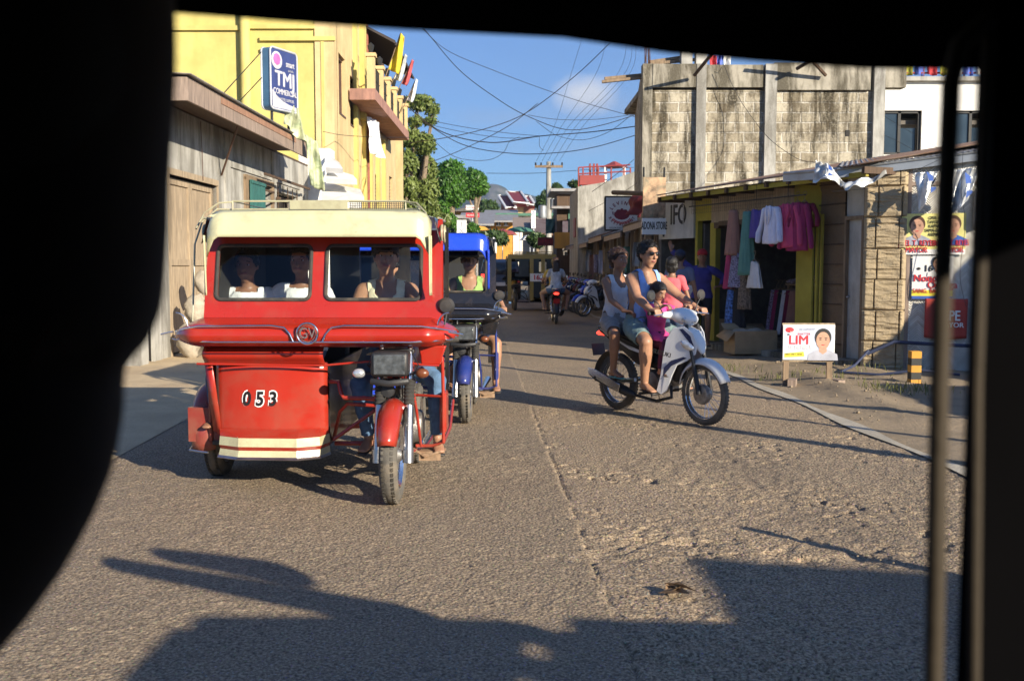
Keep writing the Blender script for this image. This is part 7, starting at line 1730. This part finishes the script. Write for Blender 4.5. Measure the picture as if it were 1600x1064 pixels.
stand('person in a slate blue shirt and dark cap with back turned near the shop', 1062, 16.2, R(70), 1.6, top=('tee', cloth('slate_shirt', (.13, .14, .22))), bottom=('long', C_jean2), hair=('cap', cloth('dark_navy_cap', (.02, .025, .05))), skin=SK2)
stand('long haired woman in a coral pink shirt behind the motorcycle riders', 1050, 14.0, R(75), 1.52, top=('tee', cloth('coral_shirt', (.62, .11, .13))), bottom=('long', C_jean2), hair=('bob', M_hair), skin=SK2, sex='f', z=.05)
stand('child in a pale shirt standing at the clothes shop door', 1082, 17.4, R(-120), 1.25, top=('tee', C_wt), bottom=('shorts', C_khaki), hair=('short', M_hair), skin=SK2)
# parked motorcycles by the stalls
lab = ['red and black', 'blue', 'dark grey', 'black', 'white and grey', 'deep blue', 'dark red']
pm = [M_red, M_blue, M_dgrey, M_bk, M_white, M_dblue, M_dred]
proto = motorcycle('white and grey motorcycle parked nearest of the row by the stalls', (2.55, 28.6, 0), R(-148), M_white, M_dgrey, 'motorcycles parked by the stalls', near=False)
for i, (y, mm, nm) in enumerate(((29.7, M_blue, 'blue'), (30.9, M_dgrey, 'charcoal'), (32.2, M_dred, 'dark red'), (33.6, M_bk, 'black'), (35.4, M_dblue, 'deep blue'), (37.4, M_red, 'bright red'))):
    c = copy_tree(proto, ['second', 'third', 'fourth', 'fifth', 'sixth', 'farthest'][i]+' motorcycle in the parked row, '+nm+' body', (2.52-.03*i, y, 0), R(-150+random.uniform(-8, 8)))
    recolor(c, {'white_paint': mm})
# dark car far ahead
def car():
    t = thing('parked_car', 'dark grey car with a red tail lamp partly hidden behind the blue tricycle', 'car', (-.55, 44, 0), R(2))
    prof = [(-2.1, .35), (-2.15, .75), (-2.0, 1.0), (-1.9, 1.55), (-1.5, 1.72), (.3, 1.72), (.9, 1.15), (1.9, 1.0), (2.1, .7), (2.1, .35)]
    m = MB(); m.prism(prof, -.85, .85, lambda a, b, k: V((k*(1 if b < 1.1 else .86), a, b))); b = m.build('body', M_dgrey, t, bevel=.06)
    m = MB(); m.add([(-.68, -2.0, 1.08), (.68, -2.0, 1.08), (.62, -1.9, 1.5), (-.62, -1.9, 1.5)], [(0, 1, 2, 3)]); m.build('rear_window', M_win, t, solid=.02)
    for k in (-1, 1):
        m = MB(); m.bb(k*.72-.1, k*.72+.1, -2.2, -2.1, .8, 1.1); m.build('tail_light', M_redl, t)
        for y in (-1.35, 1.3): m = MB(); m.torus((k*.78, y, .33), .25, .09, (1, 0, 0), 24, 8); m.lathe([(0, -.05), (.2, -.05), (.2, .05), (0, .05)], (k*.78, y, .33), (1, 0, 0), 20); m.build('wheel', M_rubber, t)
    m = MB(); m.bb(-.25, .25, -2.17, -2.14, .6, .75); m.build('plate', M_paper, t)
car()

# ---------- the tricycle we look out of ----------
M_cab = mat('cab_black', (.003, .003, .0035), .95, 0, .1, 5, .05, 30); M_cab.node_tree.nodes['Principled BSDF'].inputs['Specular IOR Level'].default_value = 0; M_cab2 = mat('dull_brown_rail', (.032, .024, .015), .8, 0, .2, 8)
def our_cab():
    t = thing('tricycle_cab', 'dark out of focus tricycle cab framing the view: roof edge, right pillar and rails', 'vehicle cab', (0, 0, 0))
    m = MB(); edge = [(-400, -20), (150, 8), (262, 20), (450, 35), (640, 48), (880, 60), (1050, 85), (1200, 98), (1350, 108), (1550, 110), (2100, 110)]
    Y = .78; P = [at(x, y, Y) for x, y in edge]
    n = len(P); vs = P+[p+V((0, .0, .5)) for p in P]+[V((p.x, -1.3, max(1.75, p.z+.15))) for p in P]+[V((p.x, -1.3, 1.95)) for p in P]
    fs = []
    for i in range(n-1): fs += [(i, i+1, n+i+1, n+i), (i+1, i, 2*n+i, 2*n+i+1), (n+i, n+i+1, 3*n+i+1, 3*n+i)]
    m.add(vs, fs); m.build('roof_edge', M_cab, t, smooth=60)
    m = MB(); a = at(1533, 600, .6); m.bb(a.x, a.x+.35, .6, .62, .3, 1.95); m.bb(a.x+.05, a.x+.09, -1.3, .42, .3, 1.95); m.build('pillar', M_cab, t)  # unseen side wall added to block sun, cut short for the rail
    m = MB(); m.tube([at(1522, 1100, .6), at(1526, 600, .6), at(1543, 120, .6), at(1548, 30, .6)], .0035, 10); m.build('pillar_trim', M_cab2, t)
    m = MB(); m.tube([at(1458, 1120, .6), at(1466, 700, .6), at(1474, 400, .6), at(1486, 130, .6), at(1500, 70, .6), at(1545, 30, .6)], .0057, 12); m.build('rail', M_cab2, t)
    m = MB(); m.bb(-1.4, .62, -1.35, -1.3, .3, 1.95); m.bb(-1.45, -1.4, -1.3, .1, .3, 1.95); m.bb(-1.4, .62, -1.3, .5, .3, .34); m.build('cab_shell', M_cab, t)  # unseen walls and floor closing the cab off from the sun
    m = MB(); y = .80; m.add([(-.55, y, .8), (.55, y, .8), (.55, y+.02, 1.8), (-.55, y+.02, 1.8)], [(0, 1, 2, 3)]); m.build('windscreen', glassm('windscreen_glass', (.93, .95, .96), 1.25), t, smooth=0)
our_cab()
def neighbour():
    # right boundary of the dark figure, px at distance Y
    Y = .5; edge = [(-60, 258), (60, 262), (150, 258), (250, 251), (350, 249), (430, 245), (465, 225), (500, 200), (540, 184), (580, 178), (610, 183), (650, 183), (690, 172), (740, 148), (790, 112), (830, 76), (870, 36), (905, 2), (950, -50), (1020, -140)]
    m = MB(); pts = []; aa = []; bb = []
    for py, px in edge:
        p = at(px, py, Y); hw = .085 if py < 470 else .065+.05*max(0, (py-620)/400)
        if 470 <= py < 560: hw = .085-.02*(py-470)/90
        pts.append(V((p.x-hw, Y+0.0, p.z))); aa.append(hw); bb.append(hw*1.05)
    pts = [V((pts[0].x, Y, pts[0].z+.07))]+pts; aa = [.05]+aa; bb = [.05]+bb
    m.loft(pts, aa, bb, (1, 0, 0), 32)
    # torso and thigh carry on below and to the left, as on a seated passenger
    q = pts[-1]; m.loft([q, q+V((-.09, .02, -.15)), q+V((-.1, .0, -.4)), q+V((-.08, .0, -.6))], [.13, .17, .15, .16], [.1, .12, .11, .12], (1, 0, 0), 24)
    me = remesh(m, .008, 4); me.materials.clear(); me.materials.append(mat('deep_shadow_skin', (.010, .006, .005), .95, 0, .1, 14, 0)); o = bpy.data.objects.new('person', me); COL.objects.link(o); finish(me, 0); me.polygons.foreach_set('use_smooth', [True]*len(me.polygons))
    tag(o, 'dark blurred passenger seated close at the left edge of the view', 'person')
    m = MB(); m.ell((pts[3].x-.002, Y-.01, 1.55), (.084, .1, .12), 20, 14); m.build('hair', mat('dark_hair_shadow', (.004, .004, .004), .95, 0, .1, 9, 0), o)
neighbour()

# ---------- things outside the frame that throw the shadows seen on the road ----------
def roadside():
    t = thing('shadow_hut', 'steep gabled roadside hut standing out of frame on the right verge', 'hut', (0, 0, 0))  # unseen hut shape added to cast the diagonal shade on the woven wall
    m = MB(); m.prism([(8.4, 1.45), (10.3, 4.05), (12.2, 1.45)], 9.0, 9.5, lambda a, b, k: V((a, k, b))); m.build('roof', M_dwood, t, smooth=0)
    m = MB(); m.bb(6.9, 11, 5.8, 8.9, 0, 1.42); tag(m.build('shed', M_wood), 'low board shed out of frame on the right verge before the hut', 'shed')  # unseen box put in to shade the verge
    m = MB(); m.bb(8.6, 11.8, 9.05, 9.45, 0, 1.5); m.build('wall', M_weave, t)
    t = thing('shadow_house', 'low roadside house with plain flat roof behind the viewer on the right', 'house', (0, 0, 0))  # unseen house shape added so its roof edge shades the foreground
    m = MB(); m.prism([(6.85, -1.7), (9.5, -2.4), (16, -3.9), (16, -12), (6.85, -12)], 0, 2.9, lambda a, b, k: V((a, b, k))); m.build('wall', M_conc, t)
    m = MB(); m.prism([(6.65, -1.5), (9.5, -2.2), (16, -3.7), (16, -12), (6.65, -12)], 2.9, 3.05, lambda a, b, k: V((a, b, k))); m.build('roof', M_rust, t)
    for i, (x, y, h, r) in enumerate(((3.4, 3.1, 1.12, .045), (6.0, 4.15, 5.2, .09), (6.9, 4.5, 3.2, .05), (6.2, 7.0, 4.2, .08))):
        m = MB(); m.cyl((x, y, 0), (x+.02, y, h), r, r*.8, 10); tag(m.build('post', M_wood), ('short wooden roadside post just out of frame on the right', 'tall wooden pole out of frame on the right verge', 'thin leaning pole behind the tall pole on the right', 'thick pole farther along the right verge out of frame')[i], 'post')
    copy_tree(bt, 'tricycle pulling alongside on the right, outside the view', (2.15, .72, 0), R(178))
    for k, (a, b) in enumerate((((1.40, 1.05, 1.76), (2.9, .35, 1.74)), ((1.62, 1.17, 1.78), (2.35, .8, 1.82)))): m = MB(); m.loft([V(a), V(a).lerp(V(b), .5), V(b)], [.06, .085, .1], [.05, .07, .08], (0, 0, 1), 12); tag(m.build('shadow_roll', M_wood), ('longer', 'shorter')[k]+' rolled mat jutting from the roof of the tricycle out of view', 'mat')  # unseen rolls added for the two finger shadows on the road
    copy_tree(yt, 'yellow tricycle waiting farther right, outside the view', (3.8, .6, 0), R(174))  # second copy added to fill out the road shadow
roadside()

# ---------- light, sky, camera ----------
EL = R(19.5); SH = V((.67, -.742, 0)).normalized()
S = V((SH.x*math.cos(EL), SH.y*math.cos(EL), math.sin(EL)))
l = bpy.data.lights.new('sun', 'SUN'); l.energy = 5.0; l.angle = R(.5); l.color = (1, .87, .68)
lo = bpy.data.objects.new('sun', l); COL.objects.link(lo); lo.rotation_euler = (-S).to_track_quat('-Z', 'Y').to_euler(); lo.location = (20, -20, 20)
w = bpy.data.worlds.new('World'); SC.world = w; w.use_nodes = True; t = w.node_tree; bg = t.nodes['Background']
sk = t.nodes.new('ShaderNodeTexSky'); sk.sky_type = 'NISHITA'; sk.sun_disc = False; sk.sun_elevation = EL; sk.sun_rotation = math.atan2(S.x, S.y); sk.air_density = 1.0; sk.dust_density = .3; sk.ozone_density = 3.0; sk.altitude = 200
tc = t.nodes.new('ShaderNodeTexCoord')
def cloudmask(px, py, rx, ry, lo_, hi_, sc_, amt):
    d = (at(px, py, 100)-V((0, 0, CH))).normalized()
    mp = t.nodes.new('ShaderNodeVectorMath'); mp.operation = 'SUBTRACT'; t.links.new(tc.outputs['Generated'], mp.inputs[0]); mp.inputs[1].default_value = d
    s = t.nodes.new('ShaderNodeVectorMath'); s.operation = 'MULTIPLY'; t.links.new(mp.outputs[0], s.inputs[0]); s.inputs[1].default_value = (1/rx, .3/rx, 1/ry)
    ln = t.nodes.new('ShaderNodeVectorMath'); ln.operation = 'LENGTH'; t.links.new(s.outputs[0], ln.inputs[0])
    n = noise(t, tc.outputs['Generated'], sc_, 6, .6); f = math_(t, 'SUBTRACT', math_(t, 'MULTIPLY', n, 1.6), ln.outputs['Value'])
    return math_(t, 'MULTIPLY', ramp(t, f, lo_, hi_), amt)
tint = mixc(t, 1.0, sk.outputs[0], (.72, 1.0, 1.42), 'MULTIPLY')
c = mixc(t, cloudmask(918, 150, .035, .02, -.2, .6, 14, .9), tint, (9, 8.8, 9))
c = mixc(t, cloudmask(940, 165, .09, .018, -.1, .9, 22, .3), c, (5, 5.1, 5.8)); c = mixc(t, cloudmask(780, 185, .12, .014, -.1, .9, 24, .25), c, (5, 5.1, 5.8)); c = mixc(t, cloudmask(900, 232, .1, .012, -.1, .9, 24, .25), c, (5, 5.1, 5.8))
t.links.new(c, bg.inputs[0]); bg.inputs[1].default_value = .053
cam = bpy.data.cameras.new('camera'); co = bpy.data.objects.new('camera', cam); COL.objects.link(co); co.location = (0, 0, CH); co.rotation_euler = (R(90)-TH, 0, 0)
cam.sensor_width = 36; cam.lens = 36*FPX/1600; cam.clip_start = .02; cam.clip_end = 6000
cam.dof.use_dof = True; cam.dof.focus_distance = 9; cam.dof.aperture_fstop = 5.6
SC.camera = co
SC.view_settings.view_transform = 'Standard'; SC.view_settings.look = 'None'; SC.view_settings.exposure = 1.12; SC.view_settings.gamma = 1

def split_loose(names):
    for o in [x for x in bpy.data.objects if x.type == 'MESH' and x.name.split('.')[0] in names]:
        me = o.data; n = len(me.vertices); par = list(range(n))
        def f(i):
            while par[i] != i: par[i] = par[par[i]]; i = par[i]
            return i
        for p in me.polygons:
            a = f(p.vertices[0])
            for v in p.vertices[1:]: par[f(v)] = a
        gr = {}
        for p in me.polygons: gr.setdefault(f(p.vertices[0]), []).append(p)
        if len(gr) < 2: continue
        # coincident box corners stay separate pieces here, every piece is a whole box or tube
        for k, ps in enumerate(gr.values()):
            us = sorted({v for p in ps for v in p.vertices}); ix = {v: j for j, v in enumerate(us)}
            nm = bpy.data.meshes.new(me.name); nm.from_pydata([me.vertices[v].co[:] for v in us], [], [tuple(ix[v] for v in p.vertices) for p in ps]); nm.update()
            for mm in me.materials: nm.materials.append(mm)
            finish(nm)
            c = bpy.data.objects.new(o.name.split('.')[0], nm); COL.objects.link(c); c.parent = o.parent; c.location = o.location; c.rotation_euler = o.rotation_euler
        bpy.data.objects.remove(o)
split_loose({'pilaster', 'sign_stay', 'wall_groove', 'batten', 'rafter', 'roof_post', 'post', 'column_stub', 'gazebo_post', 'downpipe'})

m = MB(); m.bb(-1100, 1100, -260, 2300, -1.2, 420)
hm_, ht, hb = nt('haze_air'); ho_ = ht.nodes['Material Output']; ht.nodes.remove(hb); pv = N(ht, 'ShaderNodeVolumePrincipled'); pv.inputs['Color'].default_value = (.55, .72, 1, 1); pv.inputs['Density'].default_value = .00026; pv.inputs['Anisotropy'].default_value = .2
ht.links.new(pv.outputs[0], ho_.inputs['Volume']); tag(m.build('haze', hm_, smooth=0), 'faint blue haze over the street and the distant hills', 'haze', kind='stuff')
# dry litter on the road
m = MB(); g = gnd(1060, 930)
for _ in range(9):
    a = random.uniform(0, 6.28); p = V((g.x+random.gauss(0, .05), g.y+random.gauss(0, .025), .02+random.uniform(0, .02))); d = V((math.cos(a), math.sin(a), .2)); n_ = V((-math.sin(a), math.cos(a), .3)); l_ = random.uniform(.03, .07); w_ = .018
    m.add([p-d*l_, p-n_*w_+V((0, 0, .012)), p+d*l_, p+n_*w_+V((0, 0, .015))], [(0, 1, 2, 3)])
tag(m.build('litter', mat('dry_leaves', (.16, .10, .055), .8, 0, .4, 20), smooth=0), 'small clump of dry leaves lying on the broken road surface', 'litter', kind='stuff')
